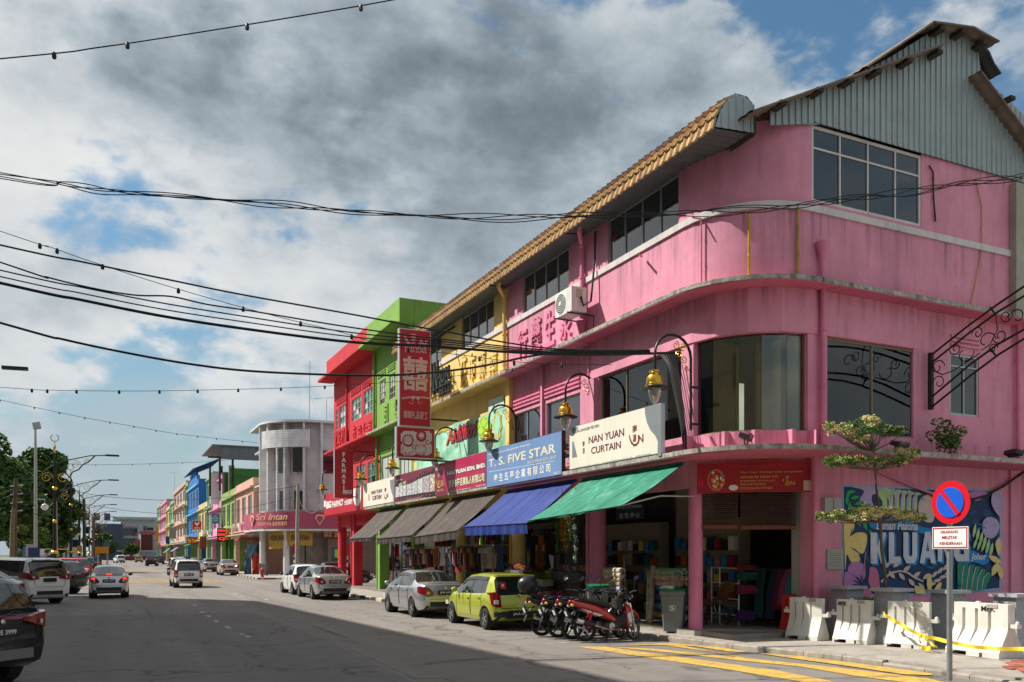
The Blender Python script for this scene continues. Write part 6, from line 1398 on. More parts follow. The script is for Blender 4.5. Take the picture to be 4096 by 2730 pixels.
bk = [onz(*Qz(2040, 2250, 2353/600)(*q), 0) for q in ((1180, 1250), (985, 1222), (760, 1195), (500, 1165))]
hd = -1.72
def put_moto(p, rz, *a, **k):
 o = Vector((0, -.62, 0)); o.rotate(Matrix.Rotation(rz, 3, 'Z')); return moto(a[0], a[1], (p.x - o.x, p.y - o.y, .012), rz, **k)
m1 = put_moto(bk[0], hd - .05, car_paint('red', (.45, .02, .02)), 'red motorcycle with a black basket, nearest of the row', basket=True, accent=car_paint('red', (.45, .02, .02)), lean=-.10)
for s in (-1, 1):
 MB().prism([(-.75, .765), (-.45, .68), (-.2, .60), (-.3, .57), (-.6, .69)], lambda u, v, w: (w, u, v), s*.118, s*.13).obj('decal', M_ZG, m1); MB().prism([(.40, .44), (.48, .40), (.46, .66), (.38, .62)], lambda u, v, w: (w, u, v), s*.185, s*.205).obj('decal', M_ZG, m1)
put_moto(bk[1], hd, P_BLK, 'black motorcycle standing next to the red one', lean=-.10)
put_moto(bk[2], hd + .03, P_BLK, 'black motorcycle second from the green car', lean=-.10)
put_moto(bk[3], hd + .02, P_BLK, 'black motorcycle with a rounded top box beside the green car', topbox=True, lean=-.08)

# ---------------------------------------------------------------- bicycle behind the bin
def bicycle(label, loc, rz):
 t = thing('bicycle', label, 'bicycle', loc, rz); r = .33; M_F = mat('bike_frame', (.12, .015, .03), .5, var=.3, vs=20)
 for y in (-.52, .52):
  rows = []
  for i in range(25):
   a = 2*pi*i/24; d = Vector((0, cos(a), sin(a))); rows.append([Vector((0, y, r)) + d*(r - .018 + .018*cos(b)) + Vector((.018*sin(b), 0, 0)) for b in [2*pi*k/6 for k in range(7)]])
  w = MB().grid(rows).obj('wheel', M_TYRE, t, smooth=True); sp = MB()
  for i in range(14): a = 2*pi*i/14; sp.tube([(0, y, r), (0, y + cos(a)*(r - .03), r + sin(a)*(r - .03))], .003, 3)
  sp.obj('spokes', M_RIM, w)
 for a, b, q in (((0, -.52, r), (0, -.12, .30), .012), ((0, -.12, .30), (0, -.28, .78), .016), ((0, -.12, .30), (0, .36, .74), .018), ((0, -.25, .68), (0, .34, .80), .016), ((0, -.52, r), (0, -.25, .70), .010), ((0, .52, r), (0, .36, .74), .014), ((0, .36, .74), (0, .32, .95), .014)): MB().tube([a, b], q, 6).obj('frame_tube', M_F, t)
 MB().tube([(-.28, .22, .98), (-.1, .32, .97), (.1, .32, .97), (.28, .22, .98)], .012, 6).obj('handlebar', M_BLKM, t)
 MB().ball((0, -.30, .83), .12, 10, 6, sc=(.7, 1.1, .35)).obj('saddle', M_TRIM, t, smooth=True)
 MB().obox((0, -.56, .74), (.09, 0, 0), (0, .26, 0), (0, 0, .012)).obj('carrier', M_TIMB, t); MB().lathe([(0, -.01), (.09, -.01), (.09, .01), (0, .01)], (.03, -.12, .30), 12, ax=(1, 0, 0)).obj('chain_ring', M_BLKM, t)
 for y in (-.52, .52): MB().tube([(0, y + .35*cos(a), r + .35*sin(a)) for a in [pi*k/8 for k in range(9)]], .012, 5).obj('mudguard', M_F, t)
p = onz(2795, 2522, .12); bicycle('old maroon bicycle leaning between the grey bin and pink column', (p.x + .12, p.y + .25, .125), -2.45)

# ================================================================ block on the left whose shadow lies on the road
M_BLKW = paint('block_cream', (.55, .50, .42), .3)
sb = thing('office_block', 'cream office block on the left that shades the near road', 'building', (-9, 20, 0), world=True)
BP = [(-9.3, 48), (-7.8, 25), (-6.6, 5), (-6.6, -40), (-40, -40), (-40, 56.6), (-16.3, 56.6)]
MB().prism(BP[::-1], lambda u, v, w: (u, v, w), 0, 20.0).obj('wall', M_BLKW, sb)
MB().prism([(x + (.25 if x > -17 else -.25), y + (.3 if y > 40 else 0)) for x, y in BP][::-1], lambda u, v, w: (u, v, w), 20.001, 20.02).obj('roof_edge', M_CONC, sb)
for f in range(5):
 for a, b in ((BP[0], BP[1]), (BP[1], BP[2])):
  d = Vector((b[0]-a[0], b[1]-a[1], 0)); L_ = d.length; d.normalize(); n = Vector((-d.y, d.x, 0)); n = n if n.x > 0 else -n
  for k in range(int(L_/3.4)):
   c = Vector((*a, 0)) + d*(1.9 + 3.4*k) + n*.02 + Vector((0, 0, 3.0 + 3.7*f))
   MB().obox(c, d*1.15, n*.04, (0, 0, .8)).obj('window', M_GLASSB, sb)

# ================================================================ white tiled corner house down the street
def tile_mat(name, col):
 m = bpy.data.materials.new(name); m.use_nodes = True; nt = m.node_tree; N = nt.nodes; L = nt.links; p = N['Principled BSDF']
 g = N.new('ShaderNodeNewGeometry'); sp = N.new('ShaderNodeSeparateXYZ'); L.new(g.outputs['Position'], sp.inputs[0])
 f = N.new('ShaderNodeMath'); f.operation = 'PINGPONG'; L.new(sp.outputs[2], f.inputs[0]); f.inputs[1].default_value = .10
 r = N.new('ShaderNodeMapRange'); L.new(f.outputs[0], r.inputs[0]); r.inputs[1].default_value = .008; r.inputs[2].default_value = .02
 no = N.new('ShaderNodeTexNoise'); no.inputs['Scale'].default_value = 1.2; no.inputs['Detail'].default_value = 6; L.new(g.outputs['Position'], no.inputs[0])
 r2 = N.new('ShaderNodeMapRange'); L.new(no.outputs[0], r2.inputs[0]); r2.inputs[1].default_value = .35; r2.inputs[2].default_value = .75; r2.inputs[3].default_value = 1.; r2.inputs[4].default_value = .72
 x = N.new('ShaderNodeMix'); x.data_type = 'RGBA'; L.new(r.outputs[0], x.inputs[0]); x.inputs[6].default_value = tuple(q*.6 for q in col) + (1,); x.inputs[7].default_value = (*col, 1)
 v = N.new('ShaderNodeVectorMath'); v.operation = 'SCALE'; L.new(x.outputs[2], v.inputs[0]); L.new(r2.outputs[0], v.inputs['Scale']); L.new(v.outputs[0], p.inputs['Base Color']); p.inputs['Roughness'].default_value = .35
 return m
M_TILE = tile_mat('facade_tiles', (.70, .69, .70)); C_PINKS = mat('sign_pink', (.40, .07, .135), .5, var=.15); C_GLD2 = mat('print_pale_gold', (.68, .48, .26), .5)
wt = thing('tiled_house', 'white tiled corner house with curved front and pink fascia', 'building', (14, 78, 0), world=True)
XT, YT, RT = 12.3, 74.0, 4.4
def tpath(off=0, y1=83.2, x1=30, n=12): return path_pts(XT - off, YT - off, RT + 0, y1, x1, n)
sweep_wall(MB(), tpath(-.5), 5.8, 13.4, .3).obj('wall', M_TILE, wt, smooth=35)
sweep_wall(MB(), tpath(.35), 13.4, 13.6, 3.5).obj('roof_slab', M_TILE, wt, smooth=35)
def tarc(f, off=0.):
 a = pi/2*f; cx, cy = XT + RT, YT + RT; r = RT + off; return Vector((cx - r*cos(a), cy - r*sin(a), 0)), Vector((-cos(a), -sin(a), 0))
T7 = Qz(980, 1650, 2.24)
def t_at(px):                                           # fraction along the curve seen at a photo column
 best = min(range(101), key=lambda i: abs((lambda p: CXP + F*(p.x*_c - p.y*_s)/(p.x*_s + p.y*_c))(tarc(i/100)[0]) - T7(px, 0)[0])); return best/100
for px in (155, 222, 362, 532, 684):
 p, n = tarc(t_at(px), .1); t_ = Vector((-n.y, n.x, 0)); MB().obox(p + Vector((0, 0, 9.6)) - n*.25, n*.42, t_*.09, (0, 0, 3.8)).obj('fin', M_TILE, wt)
pts = [tuple(tarc(t_at(190) + (t_at(585) - t_at(190))*k/8, .42)[0][:2]) for k in range(9)]
sweep_wall(MB(), pts, 11.25, 12.75, .12).obj('balcony_front', M_TILE, wt)
for a, b, z0, z1 in ((285, 357, 9.1, 11.2), (418, 526, 9.15, 11.2), (292, 362, 5.9, 7.5), (428, 530, 5.9, 7.5), (120, 150, 6.0, 7.6)):
 pa, na = tarc(t_at(a), -.35); pb_, nb_ = tarc(t_at(b), -.35); c = (pa + pb_)/2; d = (pb_ - pa)/2; n = (na + nb_).normalized()
 w = MB().obox(c + Vector((0, 0, (z0 + z1)/2)) + n*.05, d, n*.10, (0, 0, (z1 - z0)/2)).obj('window', M_DARKFR, wt); MB().obox(c + Vector((0, 0, (z0 + z1)/2)) + n*.155, d*.94, n*.006, (0, 0, (z1 - z0)/2*.95)).obj('pane', M_GLASS, w)
bx('window', (16.9, YT + .44, 9.1), (21, YT + .6, 11.1), M_GLASS, wt)
for z in (8.2, 11.3): bx('ledge', (XT - .0, 79.5, z), (XT + .5, 82.6, z + .12), M_TILE, wt)
pf_ = [tuple(tarc(k/12, .9)[0][:2]) for k in range(13)]; pf_ = [(XT - .9, 83.2)] + pf_ + [(30, YT - .9)]
fs = sweep_wall(MB(), pf_, 4.25, 5.62, .15).obj('fascia_sign', C_PINKS, wt, smooth=35); sweep_wall(MB(), pf_, 4.0, 4.148, 3.5).obj('canopy_slab', M_TILE, wt, smooth=35)
def on_fascia(s, a, b, z0, z1, m, par, bold=.0, shear=0.):
 fa, fb = t_at(a), t_at(b); pa = tarc(fa, .93)[0]; pb_ = tarc(fb, .93)[0]; u = (pb_ - pa); bu = tarc((fa + fb)/2, .93)[0] - (pa + pb_)/2
 return letter(MB(), s, pa + Vector((0, 0, z0)) + bu, u, (0, 0, 1), u.length, z1 - z0, off=.03, bold=bold, shear=shear).obj('lettering', m, par)
on_fascia('Sri Intan', 205, 440, 4.95, 5.5, C_GLD2, wt, .01, .3); on_fascia('新加坡 916 金庄珠宝行', 215, 430, 4.45, 4.8, C_GLD2, wt, .01)
for a, b in ((148, 185), (615, 695)):
 fa, fb = t_at(a), t_at(b); pa, pb_ = tarc(fa, .96)[0], tarc(fb, .96)[0]; u = pb_ - pa; z = Vector((0, 0, 1))
 for k, m, o in ((1., C_GLD2, 0.), (.7, C_PINKS, .01)):
  c = (pa + pb_)/2 + z*4.95 + (tarc((fa + fb)/2, 1.0 + o)[0] - (pa + pb_)/2)
  MB().add([c + u*q[0]*k + z*q[1]*k for q in ((-.3, .45), (.3, .45), (.5, .15), (0, -.5), (-.5, .15))], [(4, 3, 2, 1, 0)]).obj('gem_emblem', m, wt)
M_GRAN = mat('granite_brown', (.20, .13, .105), .6, var=.2, vs=3, dirt=.3)
wall_mb(MB(), 'y', YT + .3, 17.3, 30, .1, 3.998, .3, [(17.6, 18.9, 1.2, 2.6)]).obj('wall', M_GRAN, wt); bx('display_window', (17.6, YT + .42, 1.2), (18.9, YT + .5, 2.6), M_GLASS, wt); bx('poster', (17.9, YT + .40, 1.7), (18.4, YT + .415, 2.4), mat('print_neon', (.35, .7, .05), .6), wt)
bx('shop_back', (15.5, YT + 1.5, .1), (30, YT + 1.7, 3.9), M_IN, wt); bx('shop_back', (15.4, YT + 1.5, .1), (15.6, 83, 3.9), M_IN, wt)
for f in (.05, .55): p, n = tarc(f, .0); MB().lathe([(.3, .1), (.28, .3), (.28, 3.99)], (p.x, p.y, 0), 12).obj('column', M_TILE, wt, smooth=40)
for a, b, zb, s in ((235, 390, 2.45, 'KEDAI EMAS'), (395, 605, 2.75, 'SRI INTAN')):
 pa = tarc(t_at(a), .25)[0]; pb_ = tarc(min(.99, t_at(b)), .25)[0]; u = pb_ - pa; k = thing('canvas_blind', 'yellow canvas blind reading %s hung under the pink fascia' % s, 'blind', pa, world=True)
 z = Vector((0, 0, 1)); n = u.cross(z).normalized(); rows = [[pa + u*i/10 + z*(3.95 + (zb - 3.95)*j/6) + n*(.05*sin(i*1.3 + j)) for i in range(11)] for j in range(7)]
 MB().grid(rows).obj('cloth', mat('canvas_mustard', (.42, .25, .045), .8, var=.25, vs=3, dirt=.4), k, smooth=True)
 letter(MB(), s, pa + u*.12 + z*3.2 + n*.08, u, z, u.length*.76, .42, off=.03, bold=.03).obj('lettering', mat('print_olive', (.07, .06, .03), .6), k)
ke = thing('shop_sign', 'dark red gold shop sign on the brown granite wall', 'sign', (18, YT, 3.2), world=True)
A, B = ony(*T7(688, 1130), YT + .1), ony(*T7(880, 1048), YT + .1); bx('face', (A.x, YT + .1, A.z), (B.x + 2, YT + .25, B.z), mat('sign_dark_red', (.17, .012, .02), .5), ke); face_y(ke, 'KEDAI\nEMAS', T7(705, 1115), T7(782, 1065), YT + .1, C_GLD2, .03); face_y(ke, 'SRI INTAN', T7(800, 1120), T7(960, 1060), YT + .1, C_GLD2, .02)

# ================================================================ the far terrace on the right
M_STEEL = mat('steel_shed', (.15, .17, .19), .6, metal=.3, var=.15, vs=1.5)
def far_house(name, label, y0, y1, zt, col, x=12.3, floors=2, wins=3, band=None, cols=True, ztilt=0, wm=None, ledge=True, side=None):
 t = thing(name, label, 'building', (x, (y0 + y1)/2, 0), world=True); m = paint(name + '_%d' % int(y0), col, .25)
 zs = [4.3 + (zt - 1.0 - 4.3)*k/floors for k in range(floors + 1)]; holes = []
 wd = (y1 - y0)/wins
 for k in range(floors):
  for i in range(wins): holes.append((y0 + wd*(i + .18), y0 + wd*(i + .82), zs[k] + .9, zs[k+1] - .55))
 wall_mb(MB(), 'x', x, y0 + .02, y1 - .02, 4.0, zt, .25, holes).obj('wall', m, t)
 for a, b, c, d in holes: window(t, 'x', x, a, b, c, d, 2, 1, fm=wm or C_WHT, gm=M_GLASS, inset=.08, fr=.07)
 bx('party_wall', (x + .25, y0 + .02, 0.1), (x + 14, y0 + .3, zt - .02), side or m, t); bx('roof_deck', (x + .25, y0 + .3, zt - .5), (x + 14, y1, zt - .3), M_RUST, t)
 if ledge:
  for z in zs[:-1]: bx('ledge', (x - .55, y0 + .03, z - .12), (x - .002, y1 - .03, z), band or m, t)
 bx('cornice', (x - .3, y0 + .03, zt - .95), (x - .002, y1 - .03, zt - .75), band or m, t); bx('room_backing', (x + .5, y0 + .4, 4.1), (x + .6, y1 - .1, zt - .6), M_IN, t)
 if cols:
  for y in (y0 + .35, y1 - .35): bx('column', (x - .1, y - .22, .1), (x + .35, y + .22, 3.99), m, t)
 for k in range(random.randint(1, 3)): yy = random.uniform(y0 + .8, y1 - 1.5); zz = zs[k % floors] + random.uniform(.1, .5); bx('air_conditioner_box', (x - .5, yy, zz), (x - .05, yy + .8, zz + .55), M_ACW, t)
 pipe_obj(t, [(x - .08, y1 - .3, 4.1), (x - .08, y1 - .3, zt - 1)], .07, m)
 bx('shop_back', (x + 2.2, y0 + .3, .1), (x + 2.3, y1 - .1, 4.0), M_IN, t); bx('canopy_slab', (x - .8, y0 + .03, 3.88), (x + 2.2, y1 - .03, 3.998), band or m, t)
 return t
SAL = (.60, .36, .28); LIM = (.25, .38, .11); MINT = (.22, .42, .22); YEL2 = (.55, .44, .18); BLU = (.015, .16, .46); PEA = (.52, .34, .27)
far_house('salmon_house', 'low salmon house with air conditioners next to the white tiled house', 83.4, 96, 9.3, SAL, floors=1, wins=3)
far_house('lime_house', 'low lime green house beyond the salmon one', 96.1, 108.2, 9.2, LIM, floors=1, wins=3)
far_house('green_pink_house', 'tall house with dark green side wall under the steel shed roof', 108.3, 119, 11.9, (.60, .27, .42), floors=2, wins=2, side=paint('dark_green_side', (.06, .20, .04), .3))
far_house('mint_house', 'pale green house behind the blank white signboard', 119.1, 125.4, 13.0, MINT, floors=2, wins=2)
far_house('yellow_house', 'low cream yellow house between the pale green and blue houses', 125.5, 138.5, 9.4, YEL2, floors=1, wins=3)
bh = far_house('blue_house', 'bright blue house with stepped gable and white sills', 138.6, 158.5, 13.6, BLU, floors=2, wins=4, band=paint('sky_blue_trim', (.25, .5, .75), .1))
for k, (a, b) in enumerate(((2.5, 17.5), (5, 15), (7.5, 12.5))): bx('gable_step', (12.29, 138.6 + a, 13.6 + .75*k), (12.7, 138.6 + b, 14.34 + .75*k), paint('blue_house_138', BLU), bh)
roof_strip((11.6, 15.2), (16, 17.2), 140, 158, 'roof_sheet', paint('blue_roof', (.03, .12, .3), .2), par=bh)
far_house('slim_green_house', 'narrow lime green strip house beside the blue house', 158.6, 163, 14.6, LIM, floors=3, wins=1)
far_house('peach_house', 'tall peach coloured house with shaded balconies', 163.1, 193, 15.2, PEA, floors=3, wins=4)
far_house('green_house', 'green house just beyond the peach house', 193.1, 206, 13.6, MINT, floors=2, wins=2)
far_house('mustard_house', 'mustard yellow house far down the row', 206.1, 220, 13.0, YEL2, floors=2, wins=2)
far_house('rose_house', 'rose pink house far down the row', 220.1, 247, 15.2, (.60, .25, .36), floors=3, wins=4)
far_house('pale_green_house', 'pale green house, last of the row', 247.1, 263, 15.6, MINT, floors=3, wins=2)
# steel shed roof above the low houses
sh = thing('steel_shed_roof', 'grey steel shed roof on posts above the low houses', 'roof', (16, 105, 12), world=True)
M6 = Qz(600, 1750, 2.6125); yq = 101.
A, B, C_ = ony(*M6(745, 135), yq), ony(*M6(1045, 105), yq), ony(*M6(745, 200), yq)
x = A.x
while x < 30:
 bx('fascia_sheet', (x, yq, C_.z - .3), (min(30, x + .98), yq + .06, B.z), M_STEEL, sh); x += 1.0
bx('roof_plate', (A.x - 1.0, yq - .2, B.z + .001), (30, 113, B.z + .12), M_STEEL, sh); bx('beam', (A.x - 1.4, yq + .1, C_.z - .2), (30, yq + .3, C_.z), M_TIMB, sh)
for x in (A.x - .2, A.x + 1.2, 20, 26):
 for y in (101.5, 112): bx('post', (x, y, 9.2), (x + .22, y + .22, C_.z), M_TIMB, sh)
gw = thing('green_annex', 'dark green annex wall rising behind the salmon house', 'building', (14, 101, 0), world=True)
A = ony(*M6(825, 320), yq + .6); bx('wall', (A.x, yq + .6, .1), (30, yq + .9, A.z), paint('dark_green_side', (.06, .20, .04)), gw); bx('wall', (12.9, yq + .62, 8.0), (A.x - .002, yq + .9, A.z + .3), paint('mauve_side', (.45, .20, .32), .2), gw); bx('roof_rail', (A.x + .2, yq + .1, A.z - 1.0), (A.x + 2.2, yq + .14, A.z - .94), M_BLKM, gw)
# signs hung along the far terrace
def far_sign(label, a, b, y, m, texts=(), th=.25, name='hanging_sign'):
 A, B = ony(*a, y), ony(*b, y); t = thing(name, label, 'sign', ((A.x + B.x)/2, y, min(A.z, B.z)), world=True)
 bx('face', (min(A.x, B.x), y, min(A.z, B.z)), (max(A.x, B.x), y + th, max(A.z, B.z)), m, t)
 for s, c, d, mm in texts: face_y(t, s, c, d, y, mm, .03)
 return t
C_LED = mat('led_red', (.95, .02, .02), .4, emit=1.6)
far_sign('blank white signboard standing tall on the pale green house', M6(632, 368), M6(750, 703), 112, C_WHT)
far_sign('black sign with glowing red letters beside the beige sedan', M6(703, 950), M6(790, 1093), 99, C_BLK, (('KEDAI', M6(712, 985), M6(780, 965), C_LED), ('EMAS', M6(712, 1028), M6(780, 1004), C_LED), ('CJ', M6(718, 1080), M6(778, 1045), C_LED)))
far_sign('red square sign with white bird emblem on the blue house', M6(444, 875), M6(537, 962), 130, C_RED, (('HAI-O', M6(462, 955), M6(525, 938), C_WHT), ('v', M6(460, 925), M6(522, 890), C_WHT)))
far_sign('blue sign with white lines of lettering below the blank board', M6(650, 803), M6(724, 902), 108, mat('sign_mid_blue', (.05, .16, .42), .5), (('PUSAT\nRAWATAN\nKLUANG', M6(656, 880), M6(718, 815), C_WHT),))
far_sign('red sign with yellow letters at the foot of the blue house', M6(380, 1040), M6(500, 1115), 134, C_RED, (('Ban Yuen', M6(395, 1100), M6(485, 1055), C_YELP),))
far_sign('brown sign hung below the cream yellow house', M6(522, 1035), M6(590, 1165), 118, mat('sign_brown', (.22, .05, .03), .6, var=.3, vs=5))
far_sign('cream sign box on the salmon house', M6(852, 930), M6(945, 1062), 94, C_CREAM, (('八 米', M6(865, 990), M6(915, 945), C_GREYP),))
far_sign('pink sign box next to the white tiled house', M6(950, 915), M6(1035, 1035), 88, mat('sign_bright_pink', (.62, .16, .36), .5), (('JT', M6(965, 1000), M6(1015, 935), C_WHT),))
far_sign('orange noodle shop sign beside the glowing red letters', M6(795, 950), M6(850, 1070), 97, mat('sign_orange', (.55, .22, .03), .5, var=.5, vs=5))
far_sign('white shop sign under the pink fascia', T7(68, 1010), T7(158, 1115), 82, C_WHT)
far_sign('tan hanging sign with round emblem on the peach house', M6(205, 940), M6(272, 1060), 158, mat('sign_tan', (.32, .26, .16), .6))
far_sign('orange vertical sign at the end of the row', M6(58, 925), M6(92, 1100), 230, mat('sign_orange'))
far_sign('navy hanging sign next to the tan sign', M6(165, 1035), M6(205, 1115), 165, mat('sign_navy'))
far_sign('beige low sign below the end of the row', M6(48, 1105), M6(112, 1150), 225, mat('sign_tan'))
def small_awning(label, a, b, y, m, d=1.4):
 A, B = ony(*a, y), ony(*b, y); t = thing('shop_awning', label, 'awning', (12, y, A.z), world=True)
 MB().prism([(12.2, A.z), (12.2 - d, B.z), (12.2 - d, B.z - .06), (12.2, A.z - .06)], lambda u, v, w: (u, w, v), y, y + 7).obj('canopy', m, t); MB().tube([(12.2, y + .2, B.z - .3), (12.2 - d, y + .2, B.z - .03)], .03, 4).obj('arm', M_ARM, t)
small_awning('small green awning at the blue house', M6(515, 1095), M6(450, 1130), 141, M_AW['green']); small_awning('small green awning far down by the mustard house', M6(190, 1150), M6(135, 1205), 200, M_AW['green']); small_awning('small lilac awning by the peach house', M6(262, 1140), M6(205, 1190), 175, mat('canvas_lilac', (.16, .15, .35), .7))
for i, (y, px, py) in enumerate(((90, 1008, 860), (97, 915, 885), (103, 830, 905), (108, 768, 920), (125, 650, 955), (141, 505, 985), (147, 465, 990))):
 p = ony(*M6(px, py), y); o = copy_tree(lan); o.location = (p.x + 1, y, p.z); tag(o, 'gold wall lantern ' + ('at the salmon house above the pink sign box', 'at the salmon house above the cream sign box', 'at the near end of the lime green house', 'at the far end of the lime green house', 'at the pale green house', 'nearest on the blue house', 'second on the blue house')[i], 'lantern', 'gold lanterns on the far terrace')
def aerial(label, x, y, z, h):
 t = thing('tv_aerial', label, 'aerial', (x, y, z), world=True); MB().tube([(x, y, z), (x, y, z + h)], .03, 4).obj('mast', M_RIM, t)
 MB().tube([(x - 1.2, y, z + h), (x + 1.0, y, z + h + .3)], .02, 4).obj('boom', M_RIM, t)
 for k in range(6): xx = x - 1.1 + .4*k; MB().tube([(xx, y - .5, z + h + .05*k), (xx, y + .5, z + h + .05*k)], .012, 3).obj('rod', M_RIM, t)
aerial('television aerial on the white tiled house beside the red house', ony(*Qz(900, 1580, 4.238)(1722, 440), 78).x, 78, 13.6, 2.6); aerial('television aerial above the peach house', 12.8, 200, 13.7, 6)
am = thing('radio_mast', 'thin guyed radio mast on the white tiled house', 'mast', (17, 78, 13.6), world=True); p = ony(*Qz(900, 1580, 4.238)(1430, 430), 78); MB().tube([(p.x, 78, 13.6), (p.x + .05, 78, p.z + 5.4)], .035, 5).obj('pole', M_RIM, am)
for d in (-1.2, 1.2): MB().tube([(p.x, 78, p.z + 2.5), (p.x + d, 78, 13.6)], .008, 3).obj('guy_wire', M_RIM, am)
# ================================================================ end of the street
eb = thing('modern_block', 'pale modern block closing the end of the street', 'building', (8, 290, 0), world=True)
D4 = Qz(400, 2000, 4.48); ye = 290.
e = lambda x, y: ony(*D4(x, y), ye)
A, B = e(385, 355), e(1100, 965); M_EB = paint('block_bluewhite', (.42, .48, .54), .1); bx('wall', (A.x, ye, -1), (B.x + 10, ye + 20, A.z), M_EB, eb); bx('roof_edge', (e(230, 0).x, ye - 2, A.z), (B.x + 10, ye + 20, A.z + .8), M_GALV, eb)
for a, b in (((405, 510), (530, 640)), ((535, 510), (665, 640)), ((405, 690), (530, 900)), ((535, 690), (665, 900)), ((780, 470), (830, 545)), ((845, 500), (950, 545))):
 P, Q_ = e(*a), e(*b); bx('window', (P.x, ye - .3, Q_.z), (Q_.x, ye - .05, P.z), M_GLASS, eb)
bx('red_nameplate', (e(470, 0).x, ye - .5, e(0, 490).z), (e(685, 0).x, ye - .4, e(0, 478).z), C_REDP, eb)
A = e(385, 430)
for k in range(12): xx = e(-70 + 40*k, 0).x; bx('fin', (xx, ye - 1.5, 0), (xx + .7, ye - .4, A.z - .3), paint('fin_slate', (.05, .08, .12), .1), eb)
bx('glass_front', (e(-90, 0).x, ye - .4, -1), (e(380, 0).x, ye + 15, A.z), mat('glass_pale_blue', (.25, .36, .42), .2, spec=.7), eb)
rg = thing('red_gateway', 'dark red gateway building with white posts at the street end', 'building', (10, 285, 0), world=True); ye = 284.
A, B = e(705, 560), e(1000, 625); bx('top_band', (A.x, ye, B.z), (B.x, ye + 4, A.z), paint('dull_red', (.30, .07, .08), .1), rg); A, B = e(735, 640), e(945, 905); bx('front', (A.x, ye + .3, B.z), (B.x, ye + 4, A.z + .2), mat('dark_red_glass', (.08, .01, .015), .3), rg); bx('post', (A.x - .6, ye, 0), (A.x - .02, ye + 1, A.z + .3), C_WHT, rg)
bx('canopy', (e(310, 0).x, ye - 6, e(0, 925).z), (e(1040, 0).x, ye - .01, e(0, 908).z), paint('canopy_pale', (.5, .35, .3), .1), rg); bx('hoarding', (e(440, 0).x, ye - 8, 0), (e(960, 0).x, ye - 7, e(0, 1010).z), paint('maroon_wall', (.16, .02, .03), .1), rg)
rh = thing('tiled_roof_house', 'low house with brown tiled roof at the street end', 'building', (5, 278, 0), world=True); ye = 278.
A, B, C_ = e(380, 910), e(720, 700), e(720, 910); MB().prism([(A.x, A.z), (C_.x, C_.z), (C_.x, B.z), (e(620, 0).x, e(0, 760).z)], lambda u, v, w: (u, w, v), ye, ye + 5).obj('roof', mat('roof_rusty_tile', (.20, .05, .03), .8, var=.3, vs=2), rh); bx('wall', (A.x + .3, ye + .5, 0), (C_.x - .2, ye + 4.5, A.z - .01), C_WHT, rh)
lb_ = thing('flats_block', 'pale grey flats behind the street lamps on the left', 'building', (-10, 170, 0), world=True); ye = 170.
F4 = Qz(0, 1650, 2.412); A = ony(*F4(470, 1150), ye); B = ony(*F4(760, 1080), ye); bx('wall', (A.x - 2, ye, 0), (B.x, ye + 12, A.z + 1.0), paint('flats_grey', (.42, .42, .42), .3), lb_)
for k in range(6):
 for z in (3.2, 5.6, 8.0): bx('window', (A.x + .3 + 1.7*k, ye - .06, z), (A.x + 1.3 + 1.7*k, ye - .01, z + 1.3), M_GLASS, lb_)

# ================================================================ ornate street lamps, masts and poles on the left
def street_lamp(label, x, y):
 t = thing('street_lamp', label, 'street lamp', (x, y, 0), 0, 'ornate street lamps on the left')
 MB().lathe([(.17, 0), (.17, .3), (.13, .35), (.12, 3), (.10, 6.3), (.075, 8.6), (.05, 9.1)], (0, 0, 0), 10).obj('pole', M_IRON, t, smooth=40)
 for z, r in ((.55, .22), (2.15, .26), (4.3, .16), (6.6, .19), (9.2, .08), (9.5, .09)): MB().lathe([(.05, z - .14), (r*.8, z - .1), (r, z), (r*.8, z + .1), (.05, z + .14)], (0, 0, 0), 10).obj('gold_knob', M_GOLD, t, smooth=50)
 for z, w in ((.72, .6), (2.35, .8)): MB().tube([(-w, 0, z), (w, 0, z)], .035, 6).obj('cross_bar', M_GOLD, t)
 MB().tube([(0, 0, 9.1), (0, 0, 9.9)], .03, 6).obj('finial', M_GOLD, t); MB().tube([(.24*cos(a), 0, 10.15 + .24*sin(a)) for a in [.5*pi + .5 + (2*pi - 1.0)*k/16 for k in range(17)]], .04, 6).obj('crescent', M_RIM, t)
 MB().tube([(0, 0, 8.3), (.8, 0, 8.62), (2.2, 0, 9.0), (3.2, 0, 9.08)], .04, 6).obj('arm', M_IRON, t); MB().tube([(2.55, 0, 9.03), (2.1, 0, 8.55), (1.75, 0, 8.35), (1.5, 0, 8.0), (1.1, 0, 7.8), (.95, 0, 7.5)], .05, 5).obj('arm_brace', M_IRON, t)
 MB().obox((3.65, 0, 9.09), (.45, 0, 0), (0, .12, 0), (0, 0, .06)).obj('lamp_head', M_BLKM, t)
 for s in (-1, 1): MB().tube([(0, 0, 8.25), (s*.55, 0, 7.9), (s*1.05, 0, 7.25), (s*1.15, 0, 6.95), (s*.75, 0, 6.95), (s*.6, 0, 6.6), (s*.3, 0, 6.4), (0, 0, 6.0)], .045, 5).obj('side_wing', M_IRON, t)
 for c, r in (((.5, 7.35), .38), ((-.5, 7.35), .38), ((1.3, 8.35), .32), ((2.0, 8.6), .2)): MB().tube(scroll((c[0], 0, c[1]), r, 0, 1.6, (1, 0, 0), (0, 0, 1)), .022, 5).obj('scrollwork', M_GOLD, t)
 return t
sl0 = None
for i, y in enumerate((67.5, 90, 112.5, 135, 157.5, 180, 202.5, 225)):
 lab = '%s black and gold street lamp in the line, counted from the left edge' % ('first', 'second', 'third', 'fourth', 'fifth', 'sixth', 'seventh', 'farthest')[i]
 if sl0 is None: sl0 = street_lamp(lab, -3.5, y)
 else: o = copy_tree(sl0); o.location = (-3.4 + .003*(y - 67), y, 0); o['label'] = lab
